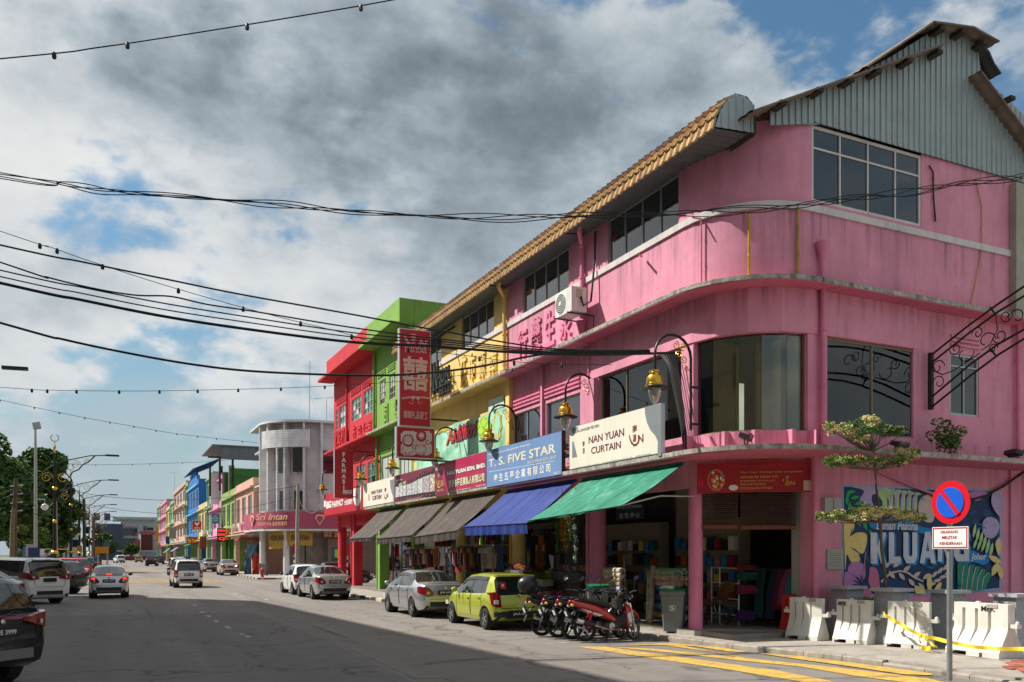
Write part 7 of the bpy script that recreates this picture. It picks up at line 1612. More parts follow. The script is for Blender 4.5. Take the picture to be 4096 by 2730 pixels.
nl = thing('street_lamp', 'lamp head reaching in from the left edge of the sky', 'street lamp', (-8.2, 36, 0), world=True)
p = onpl(60, 1474, (0, 36, 0), Vector((0, 1, 0))); MB().tube([(-8.2, 36, 0), (-8.2, 36, p.z - .5), (-7.2, 36, p.z - .1), (p.x - .5, 36, p.z)], .07, 8).obj('pole', M_IRON, nl); MB().obox((p.x, 36, p.z), (.42, 0, .01), (0, .14, 0), (0, 0, .05)).obj('lamp_head', M_BLKM, nl)
def pole(name, label, cat, pts, r, m, y):
 P = [ony(*q, y) for q in pts]; P[0].z = 0; t = thing(name, label, cat, P[0], world=True); MB().tube(P, r, 10).obj('shaft', m, t, smooth=50); return t, P
M_WOOD = mat('pole_timber', (.12, .085, .06), .9, var=.3, vs=8, dirt=.3); M_CPOLE = mat('pole_concrete', (.30, .27, .23), .85, var=.15, vs=3)
t, P = pole('camera_mast', 'tall grey steel mast with camera and small lamp', 'mast', (F4(345, 1400), F4(343, 400), F4(341, 110)), [.13, .09, .06], M_RIM, 63)
p = ony(*F4(355, 130), 63); MB().obox(p, (.22, 0, .05), (0, .2, 0), (-.04, 0, .2)).obj('camera', M_RIM, t); a, b = ony(*F4(345, 838), 63), ony(*F4(432, 840), 63); MB().tube([a, b, b - Vector((0, 0, .3))], .04, 6).obj('arm', M_RIM, t); MB().ball(b - Vector((0, 0, .5)), .22, 10, 8).obj('dome_camera', C_WHT, t, smooth=True)
t, P = pole('utility_pole', 'leaning timber utility pole at the far left', 'pole', (F4(130, 1420), F4(143, 900), F4(155, 635)), [.17, .14, .11], M_WOOD, 58)
for k in range(4): z = P[-1].z - .5 - .5*k; MB().tube([(P[-1].x - .3, 58, z), (P[-1].x + .35, 58, z + .1)], .04, 5).obj('insulator_arm', M_RIM, t)
t, P = pole('utility_pole', 'second timber pole propping the leaning one', 'pole', (F4(108, 1420), F4(120, 1100), F4(130, 930)), [.15, .12, .1], mat('pole_timber_pale', (.22, .16, .10), .9, var=.3, vs=8), 57.5); MB().tube([P[0], P[0] + (P[1] - P[0])*.28], .155, 8).obj('painted_base', mat('lime_paint', (.35, .45, .08), .7), t)
pole('utility_pole', 'pale concrete pole behind the nearest ornate lamp', 'pole', (F4(545, 1420), F4(535, 860)), [.16, .12], M_CPOLE, 76)
pole('utility_pole', 'dark timber pole between the far street lamps', 'pole', (F4(815, 1400), F4(808, 840)), [.18, .14], M_WOOD, 105)
pole('utility_pole', 'farther dark pole among the street lamps', 'pole', (F4(908, 1390), F4(905, 1010)), [.18, .14], M_WOOD, 125)
t, P = pole('utility_pole', 'brown concrete pole in front of the white tiled house', 'pole', (T7(465, 1500), T7(470, 1000), T7(476, 640)), [.17, .15, .12], M_CPOLE, 66)
MB().tube(smooth_pts([ony(*T7(*q), 66) for q in ((480, 760), (520, 860), (600, 905), (660, 850), (735, 690), (775, 590))], 6), .03, 5).obj('cable_loop', M_RIM, t); bx('junction_box', (P[0].x - .25, 65.7, P[-1].z - 8.2), (P[0].x + .3, 65.85, P[-1].z - 7.6), M_BLKM, t)
for k, (px, py, y) in enumerate(((442, 1185, 66.3), (916, 1185, 52.6))):
 p = ony(*T7(px, py), y); t = thing('striped_post', 'black and white traffic post with red sign %s' % ('by the brown concrete pole' if k == 0 else 'behind the red columns'), 'post', (p.x, y, 0), world=True); n = 8
 for i in range(n): MB().lathe([(.05, .1 + i*(p.z - .8)/n), (.05, .1 + (i + 1)*(p.z - .8)/n - .002)], (p.x, y, 0), 8).obj('post_band', C_WHT if i % 2 else C_BLK, t)
 MB().obox((p.x, y - .02, p.z - .4), (.12, .04, 0), (.01, .02, 0), (0, 0, .45)).obj('sign_plate', C_RED, t)
# long sagging cables between the left poles
for k, (a, b, c, y) in enumerate((((0, 795), (100, 750), (180, 715), 58), ((0, 840), (90, 805), (175, 730), 58), ((180, 800), (330, 900), (520, 880), 62), ((170, 840), (340, 985), (505, 940), 62))):
 cable(('grey cable rising to the leaning timber pole', 'lower grey cable rising to the leaning timber pole', 'grey cable sagging from the timber pole to the nearest lamp', 'lower grey cable sagging behind the steel mast')[k], [F4(*a), F4(*b), F4(*c)], (-5, y, 5), (1, .02), .02, tail=.5)
# boards and signs on the left verge
def board(label, a, b, y, m, texts=(), legs=True):
 A, B = ony(*a, y), ony(*b, y); t = thing('notice_board', label, 'sign', ((A.x + B.x)/2, y, 0), world=True); bx('panel', (A.x, y, B.z), (B.x, y + .1, A.z), m, t)
 for f in (.15, .85): MB().tube([(A.x + (B.x - A.x)*f, y + .05, 0), (A.x + (B.x - A.x)*f, y + .05, B.z + .1)], .05, 6).obj('leg', M_RIM, t)
 for s, c, d, mm in texts: face_y(t, s, c, d, y, mm, .02)
 return t
board('patterned white notice board with navy panel at the left verge', F4(248, 1272), F4(345, 1400), 62.6, mat('board_lattice', (.45, .44, .40), .6, var=.4, vs=25)); board('navy and white information board on the left verge', F4(272, 1305), F4(378, 1400), 62, mat('sign_navy')); board('small white board beside the navy information board', F4(385, 1318), F4(427, 1382), 62.3, C_WHT); board('royal blue panel behind the lattice board', F4(222, 1300), F4(247, 1400), 63.2, mat('sign_mid_blue'))
board('orange advertising board with blue emblem far on the left', F4(920, 1297), F4(1050, 1358), 110, mat('sign_amber', (.62, .28, .02), .5)); board('small orange board between the street lamps', F4(742, 1287), F4(792, 1340), 105, mat('sign_amber')); board('red strip board under the orange advertising board', F4(930, 1358), F4(1060, 1368), 111, C_RED)
# low white fence
fn = thing('picket_fence', 'low white picket fence under the trees on the left', 'fence', (-4.6, 80, 0), world=True)
for k in range(40): bx('picket', (-4.9, 74 + k*.5, .1), (-4.85, 74.2 + k*.5, 1.0), C_WHT, fn)
bx('rail', (-4.84, 74, .7), (-4.8, 94, .78), C_WHT, fn)

# ================================================================ trees and plants
def leaf_mat(name, c, var=.5): return mat(name, c, .65, var=var, vs=1.5, spec=.3)
L_DK = leaf_mat('leaf_dark', (.034, .08, .018)); L_MD = leaf_mat('leaf_mid', (.065, .14, .028)); L_LT = leaf_mat('leaf_light', (.12, .20, .045)); L_CR = leaf_mat('leaf_cream', (.58, .52, .22), .3); L_GR = leaf_mat('leaf_green', (.07, .18, .03)); L_YG = leaf_mat('leaf_yellowgreen', (.18, .22, .03))
def leaves(mb, c, r, n, size, mats=1, sc=(1, 1, 1), shell=.55):
 c = Vector(c)
 for _ in range(n):
  while True:
   d = Vector((random.uniform(-1, 1), random.uniform(-1, 1), random.uniform(-1, 1)))
   if .05 < d.length < 1: break
  d = d.normalized() * (shell + (1 - shell)*random.random()**.6); p = c + Vector((d.x*r*sc[0], d.y*r*sc[1], d.z*r*sc[2]))
  a = Vector((random.gauss(0, 1), random.gauss(0, 1), random.gauss(0, .6))).normalized(); b = a.cross(Vector((random.gauss(0, 1), random.gauss(0, 1), random.gauss(0, 1)))).normalized(); s = size*random.uniform(.6, 1.3)
  mb.add([p - a*s, p + b*s*.45, p + a*s, p - b*s*.45], [(0, 1, 2, 3)], random.randrange(mats) if mats > 1 else 0)
def tree(label, x, y, h, rad, z0, mats, n, leaf, clumps=14, trunk=.3, name='tree', seed=1, flat=.8):
 random.seed(seed); t = thing(name, label, 'tree', (x, y, 0), world=True)
 tk = MB().tube([(x, y, 0), (x + .1, y, z0*.6), (x - .1, y + .1, z0 + .8)], [trunk, trunk*.8, trunk*.6], 9); cs = []
 for k in range(clumps):
  a = random.random()*2*pi; q = random.random()**.5; zz = random.random(); prof = sin(pi*(.12 + .80*zz))**.7
  cs.append((Vector((x + rad*q*prof*cos(a)*.82, y + rad*q*prof*sin(a)*.82, z0 + (h - z0)*(.08 + .80*zz))), rad*random.uniform(.26, .44)))
 for c, r in cs[:9]: tk.tube([(x, y, z0*.8), ((x + c.x)/2, (y + c.y)/2, (z0*.8 + c.z)/2 + .3), c], [trunk*.45, trunk*.28, trunk*.08], 5)
 tk.obj('trunk', M_WOOD, t, smooth=50); mb = MB()
 for c, r in cs: leaves(mb, c, r, int(n/clumps), leaf, len(mats), (1, 1, flat))
 mb.obj('crown', mats, t); return t
tree('large dark broadleaf tree filling the left edge', -12.5, 92, 13.6, 6.6, 3.0, [L_DK, L_MD, L_LT, L_MD], 36000, .34, 44, .6, seed=3)
tree('broad dark tree beside the large one, behind the nearest lamp', -7.2, 104, 13.4, 4.6, 3.0, [L_DK, L_MD, L_MD, L_LT], 24000, .34, 34, .45, seed=5)
tree('dark tree at the left edge in front of the large tree', -11.0, 76, 9.5, 3.8, 2.0, [L_DK, L_MD, L_LT], 14000, .28, 22, .35, seed=8)
tree('young pale green tree behind the steel mast', -5.9, 78, 4.6, 1.5, 1.2, [L_LT, L_YG, L_MD], 2600, .12, 10, .08, seed=11)
tree('small dark green tree beside the nearest ornate lamp', -4.9, 86, 3.9, 1.3, .9, [L_MD, L_DK], 1800, .13, 9, .08, seed=12)
tree('slender tree in the gap between the lamps', -6.3, 150, 10.5, 3.2, 4.5, [L_MD, L_DK], 2600, .3, 12, .2, seed=14)
tree('green tree far behind the street lamps', -2.2, 232, 7.5, 4.2, 1.5, [L_MD, L_DK], 2500, .4, 10, .25, seed=15); tree('tree in front of the modern block', 5.4, 262, 5.2, 2.6, 1.2, [L_MD, L_DK], 1500, .35, 8, .2, seed=16)
tree('dark trees mass at the far left back', -19, 120, 12, 8, 2, [L_DK, L_MD], 9000, .4, 18, .5, seed=18)
hb = MB(); random.seed(21)
for k in range(18): leaves(hb, (-7 - .6*k, 66 + 2*k, .7), .7, 160, .12, 2)
hb.obj('hedge', [L_YG, L_MD], kind='stuff')
# layered tree in front of the mural
random.seed(31)
V8 = Qz(3250, 1600, 896/500); ytr = 13.15
vt = thing('layered_tree', 'slender tree with flat tiers of cream and green leaves before the mural', 'tree', (16, ytr, 0), world=True)
tp_ = [ony(*q, ytr) for q in ((3548, 2400), (3540, 2300), (3527, 2200), (3520, 2060), (3512, 2010), (3505, 1950), (3500, 1880), (3495, 1800), (3490, 1740))]; tp_[0].z = .1
tk = MB().tube(tp_, [.036, .034, .032, .03, .028, .024, .02, .016, .008], 8); mbs = [MB(), MB()]
def tier(a, b, c, m0, thick, n):
 """a: branch root, b..c: photo extent of one leaf tier"""
 A = ony(*V8(*a), ytr); B = ony(*V8(*b), ytr); C_ = ony(*V8(*c), ytr); w = (C_.x - B.x)
 for i in range(n):
  f = random.random(); x = B.x + w*f; d = random.uniform(-1, 1)*w*.22*(sin(pi*min(1, max(0, f)))**.5); z = B.z + (C_.z - B.z)*f + thick*random.gauss(0, .35) + .06*sin(f*14)
  mb = mbs[m0 if random.random() < .82 else 1 - m0]; leaves(mb, (x, ytr + d, z), .075, 11, .032, 1, (1.3, 1, .5), .1)
 for k in range(7):
  f = (k + .5)/7; e = Vector((B.x + w*f, ytr + random.uniform(-.2, .2), B.z + (C_.z - B.z)*f - .03)); tk.tube([A, (A + e)/2 + Vector((0, 0, -.04)), e], [.018, .012, .004], 4)
for a in (((430, 370), (90, 195), (300, 225), 0, .12, 70), ((430, 370), (270, 190), (640, 235), 1, .13, 130), ((430, 370), (360, 140), (480, 165), 0, .10, 50), ((430, 370), (265, 275), (430, 285), 0, .05, 40), ((440, 500), (95, 445), (330, 430), 1, .12, 110), ((445, 500), (330, 430), (690, 440), 1, .11, 110), ((445, 500), (590, 375), (760, 385), 0, .12, 60), ((470, 880), (45, 850), (260, 825), 1, .10, 70), ((475, 880), (130, 835), (480, 815), 0, .12, 130), ((480, 880), (340, 790), (600, 790), 0, .10, 80), ((480, 880), (520, 815), (800, 845), 0, .10, 100)): tier(*a)
tk.obj('trunk', M_WOOD, vt, smooth=50); mbs[0].obj('cream_leaves', L_CR, vt); mbs[1].obj('green_leaves', L_GR, vt)
p = ony(*Qz(3650, 1000, 777/446)(240, 1370), 13.9)
lp_ = thing('ledge_plant', 'bushy green plant rooted on the pink ledge', 'plant', (p.x, 13.9, ZL1), world=True); mb = MB(); random.seed(5)
for k in range(16): leaves(mb, (p.x + random.gauss(0, .26), 13.9 + random.gauss(0, .1), ZL1 + .15 + abs(random.gauss(.28, .2))), .15, 60, .05, 2)
mb.obj('foliage', [L_GR, L_MD], lp_); MB().tube([(p.x, 14.0, ZL1), (p.x + .05, 13.9, ZL1 + .5)], .015, 5).obj('stem', M_WOOD, lp_)

# ================================================================ mural on the side wall (flat paint, laid on in thin coats)
MU = Qz(3350, 1900, 2195/700); ymu = 14.745
mu = thing('wall_mural', 'painted street mural with white KLUANG letters, leaves and hibiscus on the pink wall', 'mural', (17.5, 14.75, 1), world=True)
def mp(n, c): return mat('mural_' + n, c, .8, var=.12, vs=5, bump=.15, bs=40)
NAVY, SKYB, LILAC, LEAF, DGRN, BUFF, MAUV, ROSE, TAUPE, PALEB, WHT_, GRN2 = mp('navy', (.022, .05, .125)), mp('blue', (.019, .224, .512)), mp('lilac', (.432, .352, .560)), mp('leaf', (.384, .576, .256)), mp('green', (.019, .240, .120)), mp('buff', (.736, .560, .208)), mp('mauve', (.480, .208, .448)), mp('rose', (.576, .160, .288)), mp('taupe', (.576, .464, .416)), mp('edge', (.192, .432, .608)), mp('white', (.56, .58, .64)), mp('bright_green', (.032, .384, .096))
_k = [0]
def MP(pts, m, name='painted_shape'):
 _k[0] += 1; return poly_y(mu, [MU(*q) for q in pts], ymu, m, .001 + .0006*_k[0], name)
def bez(pts, n=10):
 P = pts + [pts[0]]; out = []
 S_ = smooth_pts([Vector((a, b, 0)) for a, b in [pts[-1]] + pts + pts[:2]], 5)
 return [(p.x, p.y) for p in S_[5:-5]][:-1]
def leafp(c, l, w, a):
 return [(c[0] + l*(t - .5)*cos(a) - s*w*sin(pi*t)*sin(a), c[1] + l*(t - .5)*sin(a) + s*w*sin(pi*t)*cos(a)) for s, ts in ((1, [0, .15, .35, .55, .75, .9]), (-1, [1, .9, .75, .55, .35, .15])) for t in ts]
MP([(62, 125), (2052, 200), (2050, 1440), (1600, 1490), (880, 1512), (62, 1532)], PALEB, 'border'); MP([(80, 150), (2035, 218), (2030, 1418), (1600, 1462), (880, 1490), (80, 1500)], NAVY, 'background')
MP(bez([(190, 150), (420, 150), (620, 160), (640, 210), (520, 240), (440, 250), (430, 330), (480, 480), (390, 520), (370, 380), (300, 340), (280, 300), (330, 200)]), LILAC)
for k in range(6): MP([(505 + 100*k - 20*(k > 3), 250 - 18*k + 60*(k > 4)), (570 + 88*k, 160 + 12*k), (640 + 84*k, 165 + 16*k), (620 + 76*k, 260), (625 + 74*k, 440), (575 + 76*k, 470), (560 + 80*k, 330)], LEAF)
for k in range(5): MP([(690 + 72*k, 170 + 12*k), (716 + 72*k, 172 + 12*k), (670 + 76*k, 300), (655 + 74*k, 440), (636 + 74*k, 440), (640 + 74*k, 300)], LILAC)
MP(bez([(1040, 300), (1130, 250), (1200, 330), (1215, 480), (1190, 590), (1100, 590), (1030, 520), (1010, 400)]), TAUPE)
for (x, y, a) in ((130, 250, -1.2), (165, 215, -.1), (115, 320, 1.6), (215, 285, -.2), (150, 400, 1.5), (265, 355, -.4), (215, 450, 1.4), (300, 430, -.3), (260, 590, 1.3), (340, 640, 1.2), (415, 740, 1.2)): MP(leafp((x, y), 120, 22, a), GRN2)
MP(bez([(80, 590), (190, 610), (200, 670), (150, 770), (240, 725), (350, 740), (360, 850), (320, 980), (260, 990), (275, 1080), (170, 1100), (110, 1000), (90, 1200), (80, 900)]), BUFF)
MP([(150, 775), (165, 690), (190, 640), (170, 720)], NAVY); MP([(150, 905), (210, 930), (270, 980), (255, 985), (200, 945)], NAVY)
MP(bez([(120, 1200), (160, 1110), (260, 1090), (330, 1150), (340, 1250), (310, 1360), (260, 1330), (200, 1260)]), MAUV); MP(bez([(82, 1240), (150, 1230), (250, 1330), (270, 1400), (240, 1490), (90, 1495)]), MAUV); MP(bez([(400, 1160), (480, 1180), (515, 1300), (520, 1440), (490, 1500), (430, 1450), (380, 1350), (390, 1250)]), ROSE); MP(bez([(285, 1420), (340, 1390), (400, 1460), (420, 1510), (300, 1520)]), ROSE)
for k in range(11): a = 2*pi*k/11 + .2; MP(leafp((285 + 62*cos(a), 1370 + 62*sin(a)), 115, 11, a), NAVY)
MP([(338, 960), (350, 960), (318, 1290), (300, 1300)], ROSE)
MP(bez([(400, 560), (560, 570), (700, 540), (860, 560), (1000, 640), (1180, 690), (1200, 780), (1050, 740), (900, 700), (700, 680), (520, 690), (400, 660)]), SKYB)
def mtext(s, a, b, m, bold=.0, shear=0.):
 _k[0] += 1; return face_y(mu, s, MU(*a), MU(*b), ymu, m, bold, .001 + .0006*_k[0], shear=shear)
def block(ch, x0, x1, yt, yb, dx=0, dy=0, m=WHT_):
 w = x1 - x0; h = yb - yt; S_ = lambda L: [[(x0 + dx + w*a, yt + dy + h*b) for a, b in q] for q in L]
 g = {'K': [[(0, 0), (.42, 0), (.42, 1), (0, 1)], [(.42, .45), (.66, 0), (1, 0), (.72, .48), (.98, 1), (.66, 1), (.42, .58)]], 'L': [[(0, 0), (.45, 0), (.45, .78), (1, .78), (1, 1), (0, 1)]], 'U': [[(0, 0), (.36, 0), (.36, .72), (.5, .80), (.64, .72), (.64, 0), (1, 0), (1, .78), (.8, 1), (.2, 1), (0, .78)]],
         'A': [[(.34, 0), (.66, 0), (.66, .3), (.5, .3), (.36, .66), (.36, .84), (.30, 1), (0, 1)], [(.66, 0), (1, 1), (.70, 1), (.5, .3), (.66, .3)], [(.36, .62), (.62, .62), (.66, .82), (.33, .82)]], 'N': [[(0, 0), (.32, 0), (.32, 1), (0, 1)], [(.32, 0), (.68, .62), (.68, 1), (.32, .40)], [(.68, 0), (1, 0), (1, 1), (.68, 1)]], 'G': [[(.2, 0), (1, 0), (1, .24), (.36, .24), (.36, .76), (.66, .76), (.66, .62), (.5, .62), (.5, .42), (1, .42), (1, 1), (.2, 1), (0, .8), (0, .2)]]}[ch]
 for q in S_(g): MP(q, m, 'painted_letter')
LT = (('K', 400, 600, 725, 1115), ('L', 628, 778, 722, 1112), ('U', 810, 985, 722, 1110), ('A', 1015, 1215, 715, 1110), ('N', 1240, 1420, 712, 1090), ('G', 1440, 1635, 712, 1085))
for ch, a, b, c, d in LT: block(ch, a, b, c, d, 24, 26, SKYB)
for ch, a, b, c, d in LT: block(ch, a, b, c, d)
mtext('Laman Pesona', (465, 690), (990, 590), WHT_, .03, .25)
MP(bez([(1640, 960), (1700, 960), (1790, 1010), (1860, 960), (1870, 880), (1915, 870), (1920, 960), (1890, 1080), (1820, 1130), (1740, 1110), (1640, 1070)]), SKYB); mtext('Johor', (1655, 1090), (1850, 985), WHT_, .03, .2)
for k in range(9): x = 560 + 62*k; y = 1180 + 14*k - 40*sin(k*.7); MP(leafp((x + 40, y + (85 if k % 2 else -45)), 125, 26, (.9 if k % 2 else -.65)), TAUPE)
MP([(520, 1330), (640, 1220), (760, 1195), (860, 1215), (960, 1280), (1060, 1330), (1050, 1345), (940, 1300), (850, 1235), (760, 1215), (650, 1245), (530, 1355)], TAUPE)
for k in range(8): MP(leafp((1130 + 34*k, 1330 - 22*k + (60 if k % 2 else -40)), 110, 22, (-.2 if k % 2 else -.9)), TAUPE)
MP(leafp((1130, 1360), 250, 34, pi/2), BUFF); MP(bez([(950, 1390), (1010, 1410), (1090, 1480), (960, 1485)]), BUFF); MP(bez([(1190, 1450), (1230, 1370), (1280, 1350), (1270, 1420), (1230, 1470)]), BUFF)
for k in range(6): MP([(1480 + 78*k, 1110 + 4*k*k), (1545 + 74*k, 1098 + 6*k*k), (1530 + 66*k, 1300 + 10*k), (1530 + 60*k, 1455 - 4*k), (1485 + 62*k, 1460 - 4*k), (1478 + 66*k, 1280)], DGRN)
for k in range(5): MP([(1548 + 76*k, 1130 + 6*k*k), (1562 + 76*k, 1135 + 6*k*k), (1545 + 66*k, 1300), (1538 + 62*k, 1450), (1526 + 62*k, 1450), (1532 + 66*k, 1300)], LILAC)
MP(leafp((1400, 1120), 160, 24, 1.4), GRN2)
for k in range(6): MP(leafp((1690 + 42*k, 700 + 48*k), 190, 20, 1.75), LEAF); MP(leafp((1700 + 50*k, 860 + 20*k), 150, 18, 1.9), LEAF) if k < 5 else None
MP(bez([(1790, 600), (1860, 530), (1960, 560), (2000, 650), (1960, 760), (1880, 800), (1800, 740)]), LILAC); MP(bez([(1920, 230), (2030, 230), (2030, 520), (1960, 480), (1900, 360)]), LILAC); MP(bez([(1960, 820), (2030, 800), (2030, 900), (1950, 900)]), LILAC); MP(bez([(1640, 215), (1850, 225), (1780, 300), (1700, 330), (1640, 280)]), MAUV)
MP(leafp((1990, 900), 240, 36, pi/2), BUFF); MP(leafp((1940, 1060), 190, 36, .5), BUFF); MP(leafp((1945, 1180), 200, 40, 2.0), BUFF); MP(leafp((2010, 1220), 190, 34, 1.4), BUFF)
for c, r in (((1830, 470), 48), ((375, 1060), 45), ((1870, 1165), 36), ((1040, 190), 1), ((320, 1020), 30), ((1700, 590), 40)):
 P = [(c[0] + r*(1 - .8*i/14)*cos(i*.75), c[1] + r*(1 - .8*i/14)*sin(i*.75)) for i in range(15)]; w = 5
 if r > 2: MP([(x, y) for x, y in P] + [(c[0] + (x - c[0])*.84, c[1] + (y - c[1])*.84) for x, y in P[::-1]], SKYB)
random.seed(2)
for k in range(26): c = random.choice(((350, 370), (1030, 260), (1650, 470), (1140, 1140), (380, 970), (1560, 620), (1760, 620), (1500, 1360))); MP([(c[0] + random.gauss(0, 34) + 7*cos(t), c[1] + random.gauss(0, 0) + 9*k % 60 + 8*sin(t)) for t in (0, 1, 2, 3, 4, 5)], SKYB)
ST_ = mat('damp_stain', (.10, .075, .06), .95, var=.4, vs=8)
# plaque and meter box beside the mural
pq = thing('plaque', 'pale engraved plaque left of the mural', 'plaque', (14.9, 14.7, 1.9), world=True); A, B = ony(*Qz(3250, 1600, 1.3877)(80, 940), 14.73), ony(*Qz(3250, 1600, 1.3877)(165, 830), 14.73); bx('panel', (A.x, 14.71, A.z), (B.x, 14.748, B.z), mat('plaque_stone', (.36, .36, .30), .5, var=.1), pq)
for k in range(7): bx('engraved_line', (A.x + .06, 14.706, B.z - .10 - .05*k), (B.x - .06, 14.709, B.z - .085 - .05*k), C_GREYP, pq)
mb_ = thing('meter_box', 'pale grey meter box between the pink pipe and the mural', 'box', (14.9, 14.7, 3), world=True); A, B = ony(*Qz(3250, 1600, 1.3877)(70, 625), 14.6), ony(*Qz(3250, 1600, 1.3877)(163, 545), 14.6); bx('case', (A.x, 14.6, A.z), (B.x, 14.748, B.z), mat('box_grey', (.38, .38, .36), .6, var=.1), mb_); bx('door_edge', ((A.x + B.x)/2 - .01, 14.59, A.z + .02), ((A.x + B.x)/2 + .01, 14.599, B.z - .02), C_GREYP, mb_)
pipe_obj(pk, [ony(*Qz(3250, 1600, 1.3877)(*q), 14.66) for q in ((360, 395), (560, 480), (690, 530))], .035, M_PINKD, 'sloping_pipe'); pipe_obj(pk, [ony(*Qz(3250, 1600, 1.3877)(*q), 14.66) for q in ((860, 560), (960, 535), (1060, 480), (1174, 400))], .03, M_TIMB, 'cable_run')

# ================================================================ plaza: barriers, stone pedestals, planter, caution tape
M_BAR = mat('barrier_white', (.68, .67, .62), .5, var=.08, vs=3, dirt=.5, dcol=(.25, .20, .10)); M_BARR = mat('barrier_red', (.50, .02, .02), .5)
def barrier(label, p0, p1, h, dep, m=M_BAR, txt=None, tu=.05, lugs=True, moss=False):
 """front foot line from p0 (left) to p1 (right), seen from the road"""
 p0, p1 = Vector((*p0, .119)), Vector((*p1, .119)); u = p1 - p0; L_ = u.length; u.normalize(); b = Vector((-u.y, u.x, 0)); b = b if b.x > 0 else -b; z = Vector((0, 0, 1))
 t = thing('road_barrier', label, 'barrier', p0, world=True, group='plastic barriers on the plaza')
 pro = [(0, .0), (0, .10*h), (.02, .13*h), (dep*.33, .48*h), (dep*.36, .56*h), (dep*.36, h)]
 rec = [(0.0, 0), (0, .10*h), (dep*.16, .25*h), (dep*.44, .50*h), (dep*.47, .56*h), (dep*.47, .86*h), (dep*.36, .90*h), (dep*.36, h)]
 def sect(a, c, pr, z0=0.):
  P = [(d, max(y, z0)) for d, y in pr]; P = P + [(dep - d, y) for d, y in P[::-1]]; n = len(P)
  vs = [p0 + u*a + b*d + z*y for d, y in P] + [p0 + u*c + b*d + z*y for d, y in P]
  return vs, [list(range(n)), list(range(n, 2*n))[::-1]] + [(i, n + i, n + (i+1) % n, (i+1) % n) for i in range(n)]
 mb = MB(); cuts = [0, .16, .22, .40, .46, .64, .70, 1.0]
 for k in range(7):
  a, c = cuts[k]*L_, cuts[k+1]*L_; r = k % 2 == 1; zz = .08*h if k in (1, 2, 5) else 0.
  if k == 0: mb.add(*sect(0, .05*L_, pro)); mb.add(*sect(.05*L_, c, pro, .06*h))
  elif k == 6: mb.add(*sect(a, a + .06*L_, pro, .0)); mb.add(*sect(a + .06*L_, c, pro))
  else: mb.add(*sect(a, c, rec if r else pro, zz))
 mb.obj('body', m, t)
 if lugs:
  for s, e in ((-1, p0), (1, p1)):
   c = e + u*s*.07 + b*dep*.5 + z*h*(.60 if s > 0 else .66); MB().obox(c, u*.085, b*.06, z*.035).obj('hinge_lug', m, t); MB().lathe([(.035, -.03), (.035, .07), (.02, .09)], c + u*s*.05, 8).obj('hinge_pin', m, t)
 MB().lathe([(.05, 0), (.05, .02), (.03, .03)], p0 + u*L_*.4 + b*dep*.5 + z*h, 8).obj('filler_cap', m, t)
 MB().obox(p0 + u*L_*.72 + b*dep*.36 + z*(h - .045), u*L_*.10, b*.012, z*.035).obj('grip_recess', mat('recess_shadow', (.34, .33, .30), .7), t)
 if txt: letter(MB(), txt, p0 + u*L_*tu + b*(dep*.36) + z*h*.85, u, z, L_*.26, h*.10, off=.006, bold=.03).obj('lettering', C_BLK, t)
 return t
barrier('white plastic barrier nearest the corner shop, a red one behind it', (13.93, 14.87), (14.09, 14.06), .93, .46)
barrier('white plastic barrier with hand painted MPK, second from the corner shop', (14.27, 13.80), (14.45, 13.03), .93, .48, txt='MPK')
barrier('white plastic barrier with yellow tape tied to it, left of the sign post', (14.53, 12.64), (14.80, 11.86), .94, .46)
barrier('large stained white plastic barrier right of the sign post', (14.71, 11.36), (14.66, 10.22), .99, .66, txt='MPK', tu=.52)
barrier('red plastic barrier mostly hidden behind the first white barrier', (14.35, 15.55), (14.5, 14.9), .95, .4, m=M_BARR, lugs=False)
barrier('white plastic barrier just entering at the right edge', (14.9, 9.3), (14.85, 8.3), .99, .6)
M_TERR = mat('pebble_dash', (.33, .34, .36), .85, var=.35, vs=35, bump=.5, bs=60); M_CAP = mat('stone_cap', (.40, .41, .43), .75, var=.2, vs=20)
def pedestal(label, px, y, ztop):
 x = ony(px, 2350, y).x; t = thing('stone_pedestal', label, 'pedestal', (x, y, .12), world=True, group='stone pedestals behind the barriers'); a, b = .36, .23; z0, z1 = .118, ztop - .07
 MB().add([(x - a, y - a, z0), (x + a, y - a, z0), (x + a, y + a, z0), (x - a, y + a, z0), (x - b, y - b, z1), (x + b, y - b, z1), (x + b, y + b, z1), (x - b, y + b, z1)], [(0, 3, 2, 1), (4, 5, 6, 7), (0, 1, 5, 4), (1, 2, 6, 5), (2, 3, 7, 6), (3, 0, 4, 7)]).obj('shaft', M_TERR, t)
 bx('cap', (x - .31, y - .31, z1 + .001), (x + .31, y + .31, ztop), M_CAP, t)
pedestal('grey stone pedestal behind the gap between the first two barriers', 3387, 14.2, 1.32); pedestal('grey stone pedestal in front of the layered tree', 3566, 13.0, 1.31); pedestal('grey stone pedestal left of the sign post', 3793, 12.2, 1.29); pedestal('grey stone pedestal at the right edge behind the large barrier', 4049, 11.3, 1.24)
pl = thing('planter', 'mossy concrete planter with grass behind the pedestals', 'planter', (15.2, 13.4, 0), world=True); xt = ony(3545, 2300, 12.6).x
MB().box((xt - .2, 12.45, .118), (xt + .9, 13.0, 1.02)).obj('box', mat('mossy_planter', (.16, .15, .12), .9, var=.4, vs=6, dirt=.8, dcol=(.03, .05, .02)), pl) if False else None
MB().prism([(14.95, 13.45), (15.9, 13.45), (15.9, 14.35), (14.95, 14.35)], lambda u, v, w: (u, v, w), .118, 1.0).obj('box', mat('mossy_planter', (.16, .15, .12), .9, var=.4, vs=6, dirt=.8, dcol=(.03, .05, .02)), pl); gm_ = MB(); random.seed(4)
